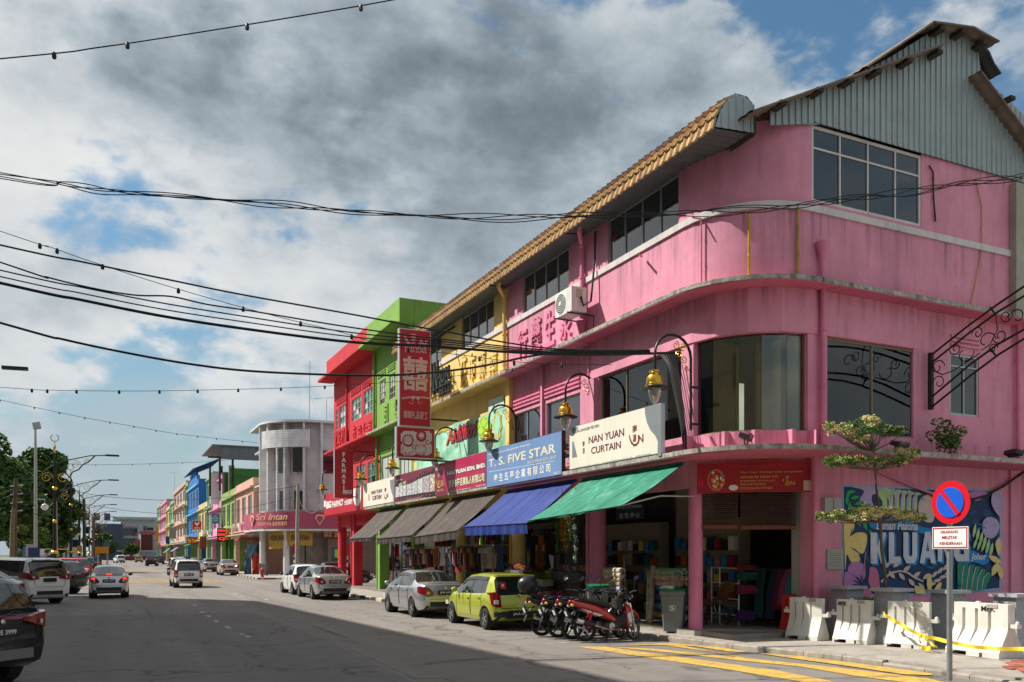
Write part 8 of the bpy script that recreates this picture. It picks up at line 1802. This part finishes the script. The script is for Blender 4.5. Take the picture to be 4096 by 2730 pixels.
for k in range(300): x, y = random.uniform(15, 15.85), random.uniform(13.5, 14.3); gm_.add([(x - .012, y, 1.0), (x + .012, y, 1.0), (x + random.uniform(-.03, .03), y + random.uniform(-.03, .03), 1.0 + random.uniform(.04, .09))], [(0, 1, 2)])
o = gm_.obj('grass', L_LT, pl, kind='stuff')
tz = thing('caution_tape', 'yellow caution tape slung between the barriers and the sign post', 'tape', (14.4, 12, .5), world=True)
M_TAPE = mat('tape_yellow', (.78, .60, .03), .45, var=.15, vs=9)
TB = Qz(3596, 2200, 2.958); TA = Qz(3100, 2200, 2.958)
def ribbon(pts, x, w, name='ribbon'):
 P = smooth_pts([onx(*q, x) for q in pts], 6); MB().grid([[p + Vector((.02*sin(i*.7), 0, w*.5)) for i, p in enumerate(P)], [p + Vector((.02*cos(i*.7), 0, -w*.5)) for i, p in enumerate(P)]]).obj(name, M_TAPE, tz)
ribbon([TA(1275, 745), TA(1310, 775), TA(1400, 835), TB(0, 868), TB(120, 940), TB(250, 1010), TB(400, 1045), TB(600, 1090), TB(800, 1135), TB(1000, 1160), TB(1200, 1172), TB(1479, 1175)], 14.42, .07); ribbon([TB(262, 1000), TB(245, 1060), TB(260, 1130), TB(300, 1170), TB(380, 1160)], 14.38, .09); ribbon([TB(262, 1005), TB(320, 1060), TB(380, 1110), TB(450, 1152)], 14.36, .05)
# brick paving patch at the right
bp_ = thing('brick_paving', None, None); bp_['kind'] = 'structure'; M_BRK = [mat('paver_red', (.40, .12, .075), .85, var=.25, vs=6, bump=.3), mat('paver_terracotta', (.46, .16, .10), .85, var=.25, vs=6, bump=.3), mat('paver_dark', (.30, .09, .06), .85, var=.25, vs=6, bump=.3)]
brm = [MB().box((.004, .004, 0), (.216, .106, .016)).mesh('brick', m) for m in M_BRK]; random.seed(9)
for j in range(26):
 for i in range(11):
  x, y = 12.95 + i*.22 + (.11 if j % 2 else 0), 7.1 + j*.11
  if (x - 14.9)**2/3.9 + (y - 7.6)**2/5.2 < 1.0 and x > 12.9 and y < 9.95:
   o = link('brick', random.choice(brm), bp_); o.location = (x, y, .119 + random.uniform(-.003, .003))
# no-parking sign
sx, sy = 11.96, 9.16
ns = thing('no_parking_sign', 'round blue and red no parking sign with white plate on a grey post', 'sign', (sx, sy, .1), world=True); Z8 = Qz(3250, 1600, 1.3877)
MB().tube([(sx, sy, .05), (sx, sy, 3.0)], .042, 12).obj('post', mat('post_galvanised', (.30, .33, .33), .45, metal=.6, var=.15, vs=6), ns, smooth=50)
xs = sx - .06; cD = onx(*Z8(768, 570), xs); rz_ = abs(onx(*Z8(768, 450), xs).z - onx(*Z8(768, 690), xs).z)/2
def disc(r, x, m, name, n=40): return MB().lathe([(0, 0), (r, 0), (r, .012), (0, .012)], (x, cD.y, cD.z), n, ax=(-1, 0, 0)).obj(name, m, ns)
M_SRED = mat('sign_vivid_red', (.62, .008, .02), .35); M_SBLU = mat('sign_vivid_blue', (.01, .10, .62), .35)
disc(rz_, xs, M_SRED, 'disc'); disc(rz_*.70, xs - .013, M_SBLU, 'blue_field'); u = Vector((0, -.574, -.819)).normalized(); u = Vector((0, -cos(radians(52)), -sin(radians(52)))); v = Vector((0, -u.z, u.y))
MB().obox((xs - .029, cD.y, cD.z), (.003, 0, 0), u*rz_*.71, v*rz_*.10).obj('red_bar', M_SRED, ns)
A, B = onx(*Z8(667, 828), xs), onx(*Z8(866, 702), xs); bx('plate', (xs - .01, B.y, A.z), (xs + .01, A.y, B.z), C_WHT, ns)
for a, b in (((A.y - .012, A.z + .012), (B.y + .012, A.z + .03)), ((A.y - .012, B.z - .03), (B.y + .012, B.z - .012)), ((A.y - .012, A.z + .03), (A.y - .03, B.z - .03)), ((B.y + .03, A.z + .03), (B.y + .012, B.z - .03))): bx('plate_border', (xs - .013, a[0], a[1]), (xs - .0101, b[0], b[1]), C_RED, ns)
for s, a, b in (('DILARANG', (712, 742), (808, 724)), ('MELETAK', (720, 773), (806, 755)), ('KENDERAAN', (706, 806), (830, 788))): lx(ns, s, Z8(*a), Z8(*b), xs - .010, C_RED, off=.004, bold=.02)

# ================================================================ bins and hydrant
M_BING = mat('bin_grey', (.17, .175, .175), .55, var=.12, vs=3, dirt=.4); M_BINL = mat('bin_lid_green', (.01, .16, .075), .45)
def bin_(label, x, y, rz, lid=True):
 t = thing('wheelie_bin', label, 'bin', (x, y, .12), rz, 'grey wheeled bins'); w, d, h = .29, .34, 1.0
 secs = [(.05, .76), (.10, .78), (.86, .98), (.93, 1.0), (.94, 1.08), (1.0, 1.08)]; rows = []
 for z, k in secs: rows.append([(sx_*w*k, sy_*d*k, z) for sx_, sy_ in ((-1, -.9), (-.9, -1), (.9, -1), (1, -.9), (1, .9), (.9, 1), (-.9, 1), (-1, .9))])
 mb = MB().grid(rows, closed=True); mb.f += [list(range(8))[::-1], [40 + i for i in range(8)]]; mb.m += [0, 0]; mb.obj('body', M_BING, t)
 MB().prism([(-.36, 1.0), (-.34, 1.05), (.0, 1.10), (.34, 1.06), (.40, 1.01), (.40, .99), (-.36, .99)], lambda u, v, q: (q, u, v), -.30, .30).obj('lid', M_BINL, t)
 for s in (-1, 1): MB().lathe([(0, -.03), (.1, -.03), (.1, .03), (0, .03)], (s*.24, .30, .10), 14, ax=(1, 0, 0)).obj('wheel', M_TYRE, t)
 MB().tube([(-.22, .36, .97), (-.22, .44, .98), (.22, .44, .98), (.22, .36, .97)], .018, 6).obj('handle', M_BING, t)
 MB().lathe([(.075, 0), (.085, 0), (.085, .004), (.075, .004)], (0, -.318, .62), 20, ax=(0, -1, .05), cap=False).obj('emblem_ring', M_PLTX, t); letter(MB(), 'S', (-.04, -.322, .565), (1, 0, 0), (0, -.06, 1), .08, .11, off=.004, bold=.03).obj('emblem', M_PLTX, t)
 return t
p = onz(2692, 2533, .12); b1_ = bin_('grey wheeled bin with green lid and rubbish bag beside the bicycle', p.x + .1, p.y + .1, -.75)
bgm = MB(); random.seed(6)
for k in range(7): bgm.ball((random.uniform(-.22, -.02), random.uniform(-.3, 0), 1.07 + random.uniform(0, .05)), random.uniform(.06, .10), 8, 6, sc=(1.3, 1, .6))
rbg = thing('rubbish_bag', 'crumpled white plastic bag on the near bin', 'bag', (p.x + .1, p.y + .1, .12), -.75); bgm.obj('bag', mat('plastic_white', (.62, .66, .60), .4, var=.2, vs=20), rbg, smooth=True)
p = ony(2292, 2420, 20.9); bin_('grey wheeled bin behind the motorcycles by the pink column', 12.05, 20.0, -.5); bin_('dark bin behind the silver sedan by the green column', 12.0, 36.3, -.5)
p = onz(*T7(165, 1465), .12); bin_('grey wheeled bin on the far corner by the red tarpaulin', p.x, p.y, -.4)
p = onz(*T7(155, 1480), .12); hy = thing('fire_hydrant', 'red fire hydrant on the far corner kerb', 'hydrant', (p.x, p.y, .12)); MB().lathe([(.16, 0), (.16, .05), (.11, .07), (.11, .55), (.15, .58), (.15, .62), (.10, .72), (.04, .78), (0, .80)], (0, 0, 0), 12).obj('barrel', C_RED, hy, smooth=40); MB().lathe([(.06, -.2), (.06, .2)], (0, 0, .45), 8, ax=(1, 0, 0)).obj('outlets', C_RED, hy)
# tarpaulin stall on the far corner
ts = thing('tarpaulin_stall', 'makeshift stall wrapped in blue and red tarpaulins under a rusty roof', 'stall', (12, 83, .1), world=True); yt = 82.
def tarp(pts, m, name='tarpaulin'):
 P = [ony(*T7(*q), yt) for q in pts]; n = 6; rows = [[P[0].lerp(P[1], i/n).lerp(P[3].lerp(P[2], i/n), j/n) + Vector((0, .18*sin(i*1.7 + j), .04*sin(i*2.3 + j*1.9))) for i in range(n + 1)] for j in range(n + 1)]; MB().grid(rows).obj(name, m, ts, smooth=True)
tarp([(5, 1180), (105, 1165), (100, 1280), (0, 1300)], mat('tarp_sky', (.16, .28, .36), .6, var=.4, vs=3)); tarp([(55, 1290), (158, 1275), (155, 1385), (95, 1450)], mat('tarp_red', (.62, .05, .03), .5, var=.2, vs=3)); tarp([(0, 1300), (45, 1300), (60, 1450), (-10, 1455)], mat('tarp_blue', (.06, .14, .30), .6, var=.3, vs=3)); tarp([(80, 1180), (165, 1170), (160, 1280), (110, 1270)], mat('tarp_dark', (.05, .05, .07), .7)); tarp([(70, 1390), (120, 1390), (125, 1455), (60, 1455)], mat('tarp_red'))
A, B = ony(*T7(-60, 1170), yt - .3), ony(*T7(160, 1125), yt - .3); bx('roof', (A.x, yt - .6, B.z - .25), (B.x, yt + 2.5, B.z), mat('roof_rusty_tile', (.20, .05, .03), .8), ts)
for q in (170, 5): p = ony(*T7(q, 1300), yt + .1); MB().tube([(p.x, yt + .1, .1), (p.x, yt + .1, B.z - .25)], .06, 6).obj('post', C_MAR, ts)

# ================================================================ shop goods under the awnings
random.seed(44)
def garment(label, x, y, z, w, h, m, edge=True, grp='clothes on the rails'):
 """hanging shirt; edge-on ones hang across the rail"""
 n = 7; t = thing('garment', label, 'clothing', (x, y, z), pi/2*0 + (random.uniform(-.15, .15)), grp)
 P = [(-.5, -.06), (-.28, 0), (-.1, -.02), (.1, -.02), (.28, 0), (.5, -.06), (.46, -.30), (.30, -.27), (.29, -1), (-.29, -1), (-.30, -.27), (-.46, -.30)]
 if edge: MB().prism([(u*w, v*h) for u, v in P], lambda u, v, q: (u, q + .035*sin(v*9 + u*5), v), -.03, .03).obj('cloth', m, t)
 else: MB().prism([(u*w, v*h) for u, v in P], lambda u, v, q: (q + .03*sin(u*9 + v*4), u, v), -.025, .025).obj('cloth', m, t)
 MB().tube([(0, 0, -.02), (0, 0, .09)], .006, 4).obj('hanger', M_CHROME, t)
CLO = [('black', (.012, .012, .014)), ('navy blue', (.015, .025, .07)), ('dark grey', (.06, .06, .065)), ('teal', (.01, .12, .15)), ('crimson', (.28, .015, .03)), ('pale grey', (.28, .28, .29)), ('orange', (.40, .12, .02)), ('pink', (.42, .16, .18)), ('sky blue', (.05, .22, .42)), ('cream', (.42, .36, .24)), ('olive', (.10, .10, .04)), ('maroon', (.12, .01, .03))]
CM = {n: mat('cloth_' + n.replace(' ', '_'), c, .9, var=.35, vs=9) for n, c in CLO}
for y0, y1, z, n, where in ((32.3, 36.2, 2.25, 22, 'on the rail behind the silver sedan'), (26.9, 31.0, 2.28, 22, 'on the rail behind the green car')):
 rl = thing('clothes_rail', 'steel clothes rail ' + ('behind the silver sedan' if y0 > 30 else 'between the yellow columns behind the green car'), 'rail', (12.0, (y0 + y1)/2, .24), world=True); MB().tube([(12.0, y0, FLZ), (12.0, y0, z + .07), (12.0, y1, z + .07), (12.0, y1, FLZ)], .018, 6).obj('frame', M_CHROME, rl); MB().tube([(12.6, y0, FLZ), (12.6, y0, z + .07), (12.6, y1, z + .07), (12.6, y1, FLZ)], .018, 6).obj('frame', M_CHROME, rl)
 for k in range(n):
  c = random.choice(CLO)[0]; garment('%s garment hanging edge-on %s' % (c, where), 12.0, y0 + .12 + (y1 - y0 - .24)*k/(n - 1), z, .62, random.uniform(.62, .82), CM[c])
M_PRT = [mat('print_floral_tan', (.40, .30, .15), .9, var=.6, vs=14, var2=(.22, .06, .05)), mat('print_floral_mono', (.35, .33, .30), .9, var=.9, vs=16, var2=(.5, .48, .45))]
for lab, q, xg, w, h, m in (('tan flowered blouse facing the street on the rail behind the green car', (745, 690), 11.9, .85, .8, M_PRT[0]), ('black and white patterned blouse at the end of the rail behind the silver sedan', (505, 700), 11.9, .7, .75, M_PRT[1]), ('dark patterned dress beside the yellow column', (1180, 690), 11.95, .7, .85, CM['navy blue']), ('red flowered skirt below the tan blouse', (680, 830), 11.95, .9, .55, CM['crimson'])):
 p = onx(*Qz(1600, 1950, 2.941)(*q), xg); garment(lab, xg, p.y, p.z, w, h, m, edge=False)
for k, (q, c, lab) in enumerate((((800, 600), 'pale grey', 'striped top on the upper rail under the blue awning'), ((860, 600), 'pale grey', 'light grey top on the upper rail under the blue awning'), ((960, 595), 'olive', 'lime green top on the upper rail under the blue awning'), ((1040, 590), 'maroon', 'brown top on the upper rail under the blue awning'), ((1150, 580), 'dark grey', 'grey top on the upper rail under the blue awning'))):
 p = onx(*Qz(1600, 1950, 2.941)(*q), 12.9); garment(lab, 12.9, p.y, p.z + .25, .5, .55, CM[c] if c != 'olive' else mat('cloth_lime', (.30, .55, .02), .9), edge=False)
for lab, q, c in (('teal sheet hanging beside the yellow column', (1440, 590), 'teal'), ('black shirt hanging behind the flower boxes', (1560, 560), 'black'), ('orange red shirt hanging behind the flower boxes', (1640, 560), 'orange'), ('black shirt with pale print behind the flower boxes', (1770, 550), 'black')):
 p = onx(*Qz(1600, 1950, 2.941)(*q), 13.4); garment(lab, 13.4, p.y, p.z, .75, 1.15, CM[c], edge=False)
# counters with folded goods
def counter(label, y0, y1, x, z, m):
 t = thing('display_table', label, 'table', (x, (y0 + y1)/2, FLZ), world=True); bx('top', (x - .35, y0, z - .04), (x + .35, y1, z), m, t); bx('front_cloth', (x - .36, y0 + .02, FLZ), (x - .351, y1 - .02, z - .05), m, t)
 for yy in (y0 + .05, y1 - .05): bx('leg', (x - .3, yy - .02, FLZ), (x + .3, yy + .02, z - .04), M_TIMB, t)
counter('display table with folded cloth behind the silver sedan', 31.9, 36.0, 12.35, .95, mat('table_red', (.25, .03, .05), .8)); counter('display table with red boxes behind the green car', 26.6, 30.9, 12.4, .90, mat('table_teal', (.03, .16, .20), .8))
for k, (y, c, lab) in enumerate(((35.6, (.70, .45, .01), 'yellow folded pack on top of the green pack'), (35.6, (.05, .50, .05), 'bright green folded pack behind the silver sedan'), (34.7, (.40, .40, .42), 'stack of grey folded sheets behind the silver sedan'), (33.5, (.30, .10, .12), 'stack of wine coloured cloth behind the silver sedan'), (32.6, (.45, .45, .40), 'stack of pale cloth behind the silver sedan'), (28.0, (.40, .02, .05), 'red boxes of cloth behind the green car'), (27.2, (.35, .04, .08), 'dark red packets behind the green car'))):
 z0 = (.955 if y > 31 else .905) + (.22 if k == 0 else 0); t = thing('folded_cloth', lab, 'cloth', (12.3, y, z0), world=True)
 for j in range(1 if k == 0 else 4): bx('fold', (12.05, y - .30 + .01*j, z0 + .052*j), (12.6, y + .30 - .012*j, z0 + .05 + .052*j), mat('fold_%d' % k, c, .7, var=.2, vs=6), t)
# flowers
def petals(mb, c, r, n, s, mi=1): leaves(mb, c, r, n, s, mi, (1, 1, .8), .5)
FLC = [('purple', (.16, .03, .28)), ('orange', (.62, .22, .03)), ('white', (.62, .60, .58)), ('crimson', (.40, .01, .04)), ('pink', (.60, .12, .28)), ('blue', (.03, .16, .45)), ('yellow', (.65, .48, .04)), ('magenta', (.42, .02, .25)), ('cream', (.58, .50, .34))]
FM = {n: mat('petal_' + n, c, .7, var=.2, vs=20) for n, c in FLC}; random.seed(70)
def flower_box(label, x, y0, y1, z, cols, mbox, h=.25, leafy=False):
 t = thing('flower_box', label, 'flower box', (x, (y0 + y1)/2, z), world=True); bx('box', (x - .18, y0, z), (x + .18, y1, z + h), mbox, t); n = max(3, int((y1 - y0)/.16))
 for k in range(n):
  y = y0 + (y1 - y0)*(k + .5)/n; mb = MB()
  if leafy: leaves(mb, (x, y, z + h + .08), .15, 80, .035); mb.obj('foliage', cols[k % len(cols)], t)
  else: petals(mb, (x + random.uniform(-.06, .06), y, z + h + .08 + random.uniform(0, .05)), .115, 70, .03); mb.obj('bloom', FM[cols[k % len(cols)]], t)
 MB().box((x - .12, y0 + .05, FLZ), (x + .12, y1 - .05, z - .001)).obj('stand', M_TIMB, t)
M_FOIL = mat('foil_silver', (.30, .31, .33), .3, metal=.6, var=.5, vs=40); M_WBOX = mat('wood_box', (.26, .22, .16), .8, var=.2, vs=9)
flower_box('silver foil box of bright mixed flowers beside the yellow column', 12.2, 24.6, 26.0, 1.28, ['crimson', 'magenta', 'yellow', 'orange', 'pink', 'orange', 'purple', 'purple', 'blue'], M_FOIL, .22)
flower_box('dark box of coloured and white flowers beside the pink column', 12.5, 21.5, 23.3, 1.20, ['cream', 'crimson', 'white', 'white', 'purple', 'white', 'cream', 'purple', 'orange', 'blue', 'magenta'], mat('box_dark', (.05, .05, .055), .7), .3)
flower_box('wooden box of leafy pots above the green car', 12.1, 23.0, 24.5, 1.05, [L_YG, L_GR, L_MD], M_WBOX, .2, True); flower_box('wooden box of small blue flowers behind the green car', 12.0, 23.0, 24.3, .70, ['blue', 'blue', 'orange', 'blue'], M_WBOX, .2); flower_box('lowest wooden box of pale flowers by the bin', 11.9, 22.4, 23.9, .32, ['cream', 'white', 'blue', 'yellow'], M_WBOX, .24)
flower_box('pink flower heads below the dark box', 12.3, 22.6, 23.3, .62, ['pink', 'magenta', 'pink'], mat('box_dark'), .12); flower_box('wooden tray with yellow green plants behind the motorcycles', 11.95, 19.6, 20.3, .45, [L_YG, L_LT], M_WBOX, .2, True)
def garland(label, q0, q1, x, cols, n):
 A, B = onx(*Qz(1600, 1950, 2.941)(*q0), x), onx(*Qz(1600, 1950, 2.941)(*q1), x); t = thing('flower_garland', label, 'garland', B, world=True); MB().tube([(x, A.y, 3.9), B], .008, 4).obj('string', L_MD, t)
 for k in range(n):
  p = A.lerp(B, (k + .5)/n) + Vector((random.uniform(-.03, .03), random.uniform(-.04, .04), 0)); mb = MB(); petals(mb, p, .055, 26, .022); c = cols[k % len(cols)]; mb.obj('bloom', FM[c] if isinstance(c, str) else c, t)
garland('garland of green leaves nearest the blue awning', (1845, 350), (1850, 760), 11.6, [L_GR, L_MD, L_GR], 16); garland('garland of orange flowers under the green awning', (1910, 345), (1905, 650), 11.6, ['orange', 'orange', L_GR], 18); garland('second orange garland with a price tag', (1955, 350), (1950, 760), 11.6, ['orange', 'yellow', L_GR, 'pink'], 20); garland('yellow green leaf garland under the green awning', (2000, 345), (2000, 680), 11.6, [L_YG, L_GR], 18); garland('garland of blue and white roses nearest the pink column', (2060, 350), (2060, 880), 11.6, ['white', 'blue', L_MD, L_GR, 'white'], 22)
# cloth rolls and racks in the pink shop
S5 = Qz(2100, 2100, 1345/700)
def roll(label, a, b, x, r, m, cat='cloth roll'):
 A, B = onx(*S5(*a), x), onx(*S5(*b), x); t = thing('cloth_roll', label, cat, (A + B)/2, world=True, group='rolls of cloth outside the pink shop'); d = B - A; d.z = 0; MB().lathe([(0, 0), (r, .0), (r, d.length), (0, d.length)], (A.x, A.y, (A.z + B.z)/2), 16, ax=d).obj('roll', m, t, smooth=40); MB().lathe([(r*.3, -.01), (r*.3, d.length + .01)], (A.x, A.y, (A.z + B.z)/2), 8, ax=d).obj('core', M_TIMB, t)
M_RL = [mat('vinyl_cream', (.52, .46, .34), .5, var=.3, vs=12), mat('vinyl_print', (.50, .42, .30), .5, var=.5, vs=8, var2=(.4, .2, .1)), mat('vinyl_rose', (.42, .28, .22), .5, var=.5, vs=8), mat('vinyl_lilac', (.40, .40, .55), .5, var=.2), mat('vinyl_green', (.22, .34, .20), .5, var=.6, vs=8), mat('vinyl_red', (.36, .10, .05), .5, var=.6, vs=7, var2=(.5, .35, .25)), mat('vinyl_blue', (.08, .22, .42), .5, var=.5, vs=7), mat('vinyl_tan', (.48, .34, .16), .5, var=.6, vs=7), mat('vinyl_navy', (.06, .08, .20), .5, var=.4, vs=7)]
for k, y in enumerate((352, 385, 420, 452, 488, 515)): roll(('topmost', 'second', 'third', 'fourth', 'fifth', 'lowest')[k] + ' roll in the cream stack beside the pink column', (575, y), (755, y), 12.7, .085, M_RL[(0, 0, 1, 2, 3, 1)[k]])
sr = thing('roll_rack', 'dark rack carrying the cream rolls beside the pink column', 'rack', onx(*S5(665, 520), 12.75), world=True)
for q in (572, 765):
 p = onx(*S5(q, 400), 12.9); MB().tube([(12.9, p.y, FLZ), (12.9, p.y, 1.85)], .025, 5).obj('upright', M_BLKM, sr)
for k, (y, m) in enumerate(((360, 4), (405, 5), (452, 2), (490, 8), (560, 8), (630, 6), (700, 7))): roll(('green', 'red patterned', 'dull rose', 'dark', 'navy', 'blue', 'tan striped')[k] + ' roll on the rack left of the near bin', (1003, y), (1225, y), 12.95, .10, M_RL[m])
for k, (a, b, m) in enumerate((((985, 320), (965, 780), M_RL[2]), ((958, 360), (945, 770), M_RL[4]))):
 A, B = onx(*S5(*b), 12.6), onx(*S5(*a), 12.9); t = thing('cloth_roll', ('pale rose', 'green speckled')[k] + ' roll leaning upright left of the near bin', 'cloth roll', A, world=True, group='rolls of cloth outside the pink shop'); A.z = FLZ; MB().tube([A, B], .065, 12).obj('roll', m, t, smooth=50)
# corner shop goods
C7 = Qz(2700, 1800, 1291/700)
gr = thing('wire_rack', 'white wire rack with bundles inside the corner shop', 'rack', onx(*C7(300, 1180), 14.2), world=True)
for q in (270, 330, 470):
 p = onx(*C7(q, 1000), 14.2); MB().tube([(14.2, p.y, FLZ), (14.2, p.y, 1.7)], .015, 5).obj('upright', C_WHT, gr)
a, b = onx(*C7(270, 1000), 14.2).y, onx(*C7(470, 1000), 14.2).y
for z in (.5, .9, 1.3, 1.68): MB().tube([(14.2, a, z), (14.2, b, z)], .012, 5).obj('shelf', C_WHT, gr)
for k, (qx, qy, c, w, h) in enumerate(((380, 1060, (.22, .06, .03), .30, .28), (430, 1010, (.16, .08, .02), .26, .26), (530, 1030, (.20, .015, .07), .30, .20), (530, 930, (.008, .07, .06), .30, .20), (525, 1225, (.06, .02, .12), .28, .22), (530, 870, (.12, .015, .02), .30, .14))):
 p = onx(*C7(qx, qy), 14.3); t = thing('cloth_bundle', ('orange', 'brown', 'magenta', 'bottle green', 'purple', 'dark red')[k] + ' cloth bundle inside the corner shop', 'cloth', p, world=True); [MB().obox(p + Vector((0, random.uniform(-.03, .03), (j - 1)*h*.36)), (.16, .02, 0), (-.02, w*.62, .015*(j - 1)), (0, 0, h*.17)).obj('fold', mat('bundle_%d' % k, c, .85, var=.3, vs=8), t) for j in range(3)]
for k, (q0, q1, c, n) in enumerate((((640, 870), (620, 1300), (.01, .07, .07), 'dark green'), ((740, 880), (700, 1310), (.015, .02, .06), 'navy'), ((800, 880), (750, 1180), (.10, .01, .02), 'maroon'), ((845, 880), (790, 1150), (.22, .04, .12), 'plum'), ((890, 880), (850, 1085), (.01, .16, .18), 'turquoise'))):
 A, B = onx(*C7(*q0), 14.9), onx(*C7(*q1), 14.6); t = thing('cloth_length', n + ' length of cloth draped on the slanting rack in the corner shop', 'cloth', B, world=True); B.z = max(B.z, .45); w = .17
 MB().grid([[A + Vector((.02*sin(i*2), -w*(i/4 - .5)*1.6, 0)) for i in range(5)], [(A + B)/2 + Vector((-.05, -w*(i/4 - .5)*1.9, .0)) for i in range(5)], [B + Vector((.03*sin(i*3), -w*(i/4 - .5)*2.1, 0)) for i in range(5)]]).obj('cloth', mat('length_%d' % k, c, .8, var=.2, vs=6), t, smooth=True)
st_ = thing('display_stand', 'dark slanting display stand in the corner shop', 'rack', (14.9, 15.9, FLZ), world=True); bx('rail', (14.93, 15.2, 1.62), (14.98, 17.4, 1.68), M_BLKM, st_)
for y in (15.3, 17.3): bx('leg', (14.93, y, FLZ), (14.98, y + .05, 1.62), M_BLKM, st_)
random.seed(12)
def shelf(label, x, y0, y1, zt=2.6):
 t = thing('goods_shelf', label, 'shelf', (x, (y0 + y1)/2, FLZ), world=True); bx('frame', (x, y0, FLZ), (x + .35, y1, zt), M_WBOX, t)
 for j in range(int((zt - FLZ - .1)/.45)):
  for k in range(int((y1 - y0 - .1)/.3)): y = y0 + .08 + k*.3; z = FLZ + .1 + j*.45; bx('folded_stack', (x - .14, y, z), (x - .01, y + .24, z + random.uniform(.18, .38)), random.choice(list(CM.values()) + [FM['white'], FM['cream'], FM['yellow'], FM['blue']]), t)
shelf('tall shelf of folded cloth at the back of the corner shop', 17.2, 15.6, 17.8); shelf('shelf of goods behind the cloth rolls in the pink shop', 15.2, 17.9, 20.7, 3.0); shelf('shelf of haberdashery behind the flower boxes', 15.0, 21.3, 25.9, 3.0); shelf('wall shelf of clothes behind the rail by the yellow columns', 14.8, 26.6, 31.2, 3.2); shelf('wall shelf of clothes behind the silver sedan', 14.8, 31.7, 36.4, 3.2)
# red clay pots stacked between the two big signs
cp = thing('clay_tile_heap', 'heap of red clay roof tiles between the cream and sky blue signs', 'tiles', (11.85, 21.1, 4.4), world=True); random.seed(3)
for k in range(22): y, z = 21.0 + random.uniform(-.16, .18), 4.42 + .045*k + random.uniform(-.02, .02); MB().obox((11.85 + random.uniform(-.06, .06), y, z), (.10, .03, 0), (-.03, .09, .02), (0, -.01, .018)).obj('clay_tile', M_BRK[k % 3], cp)
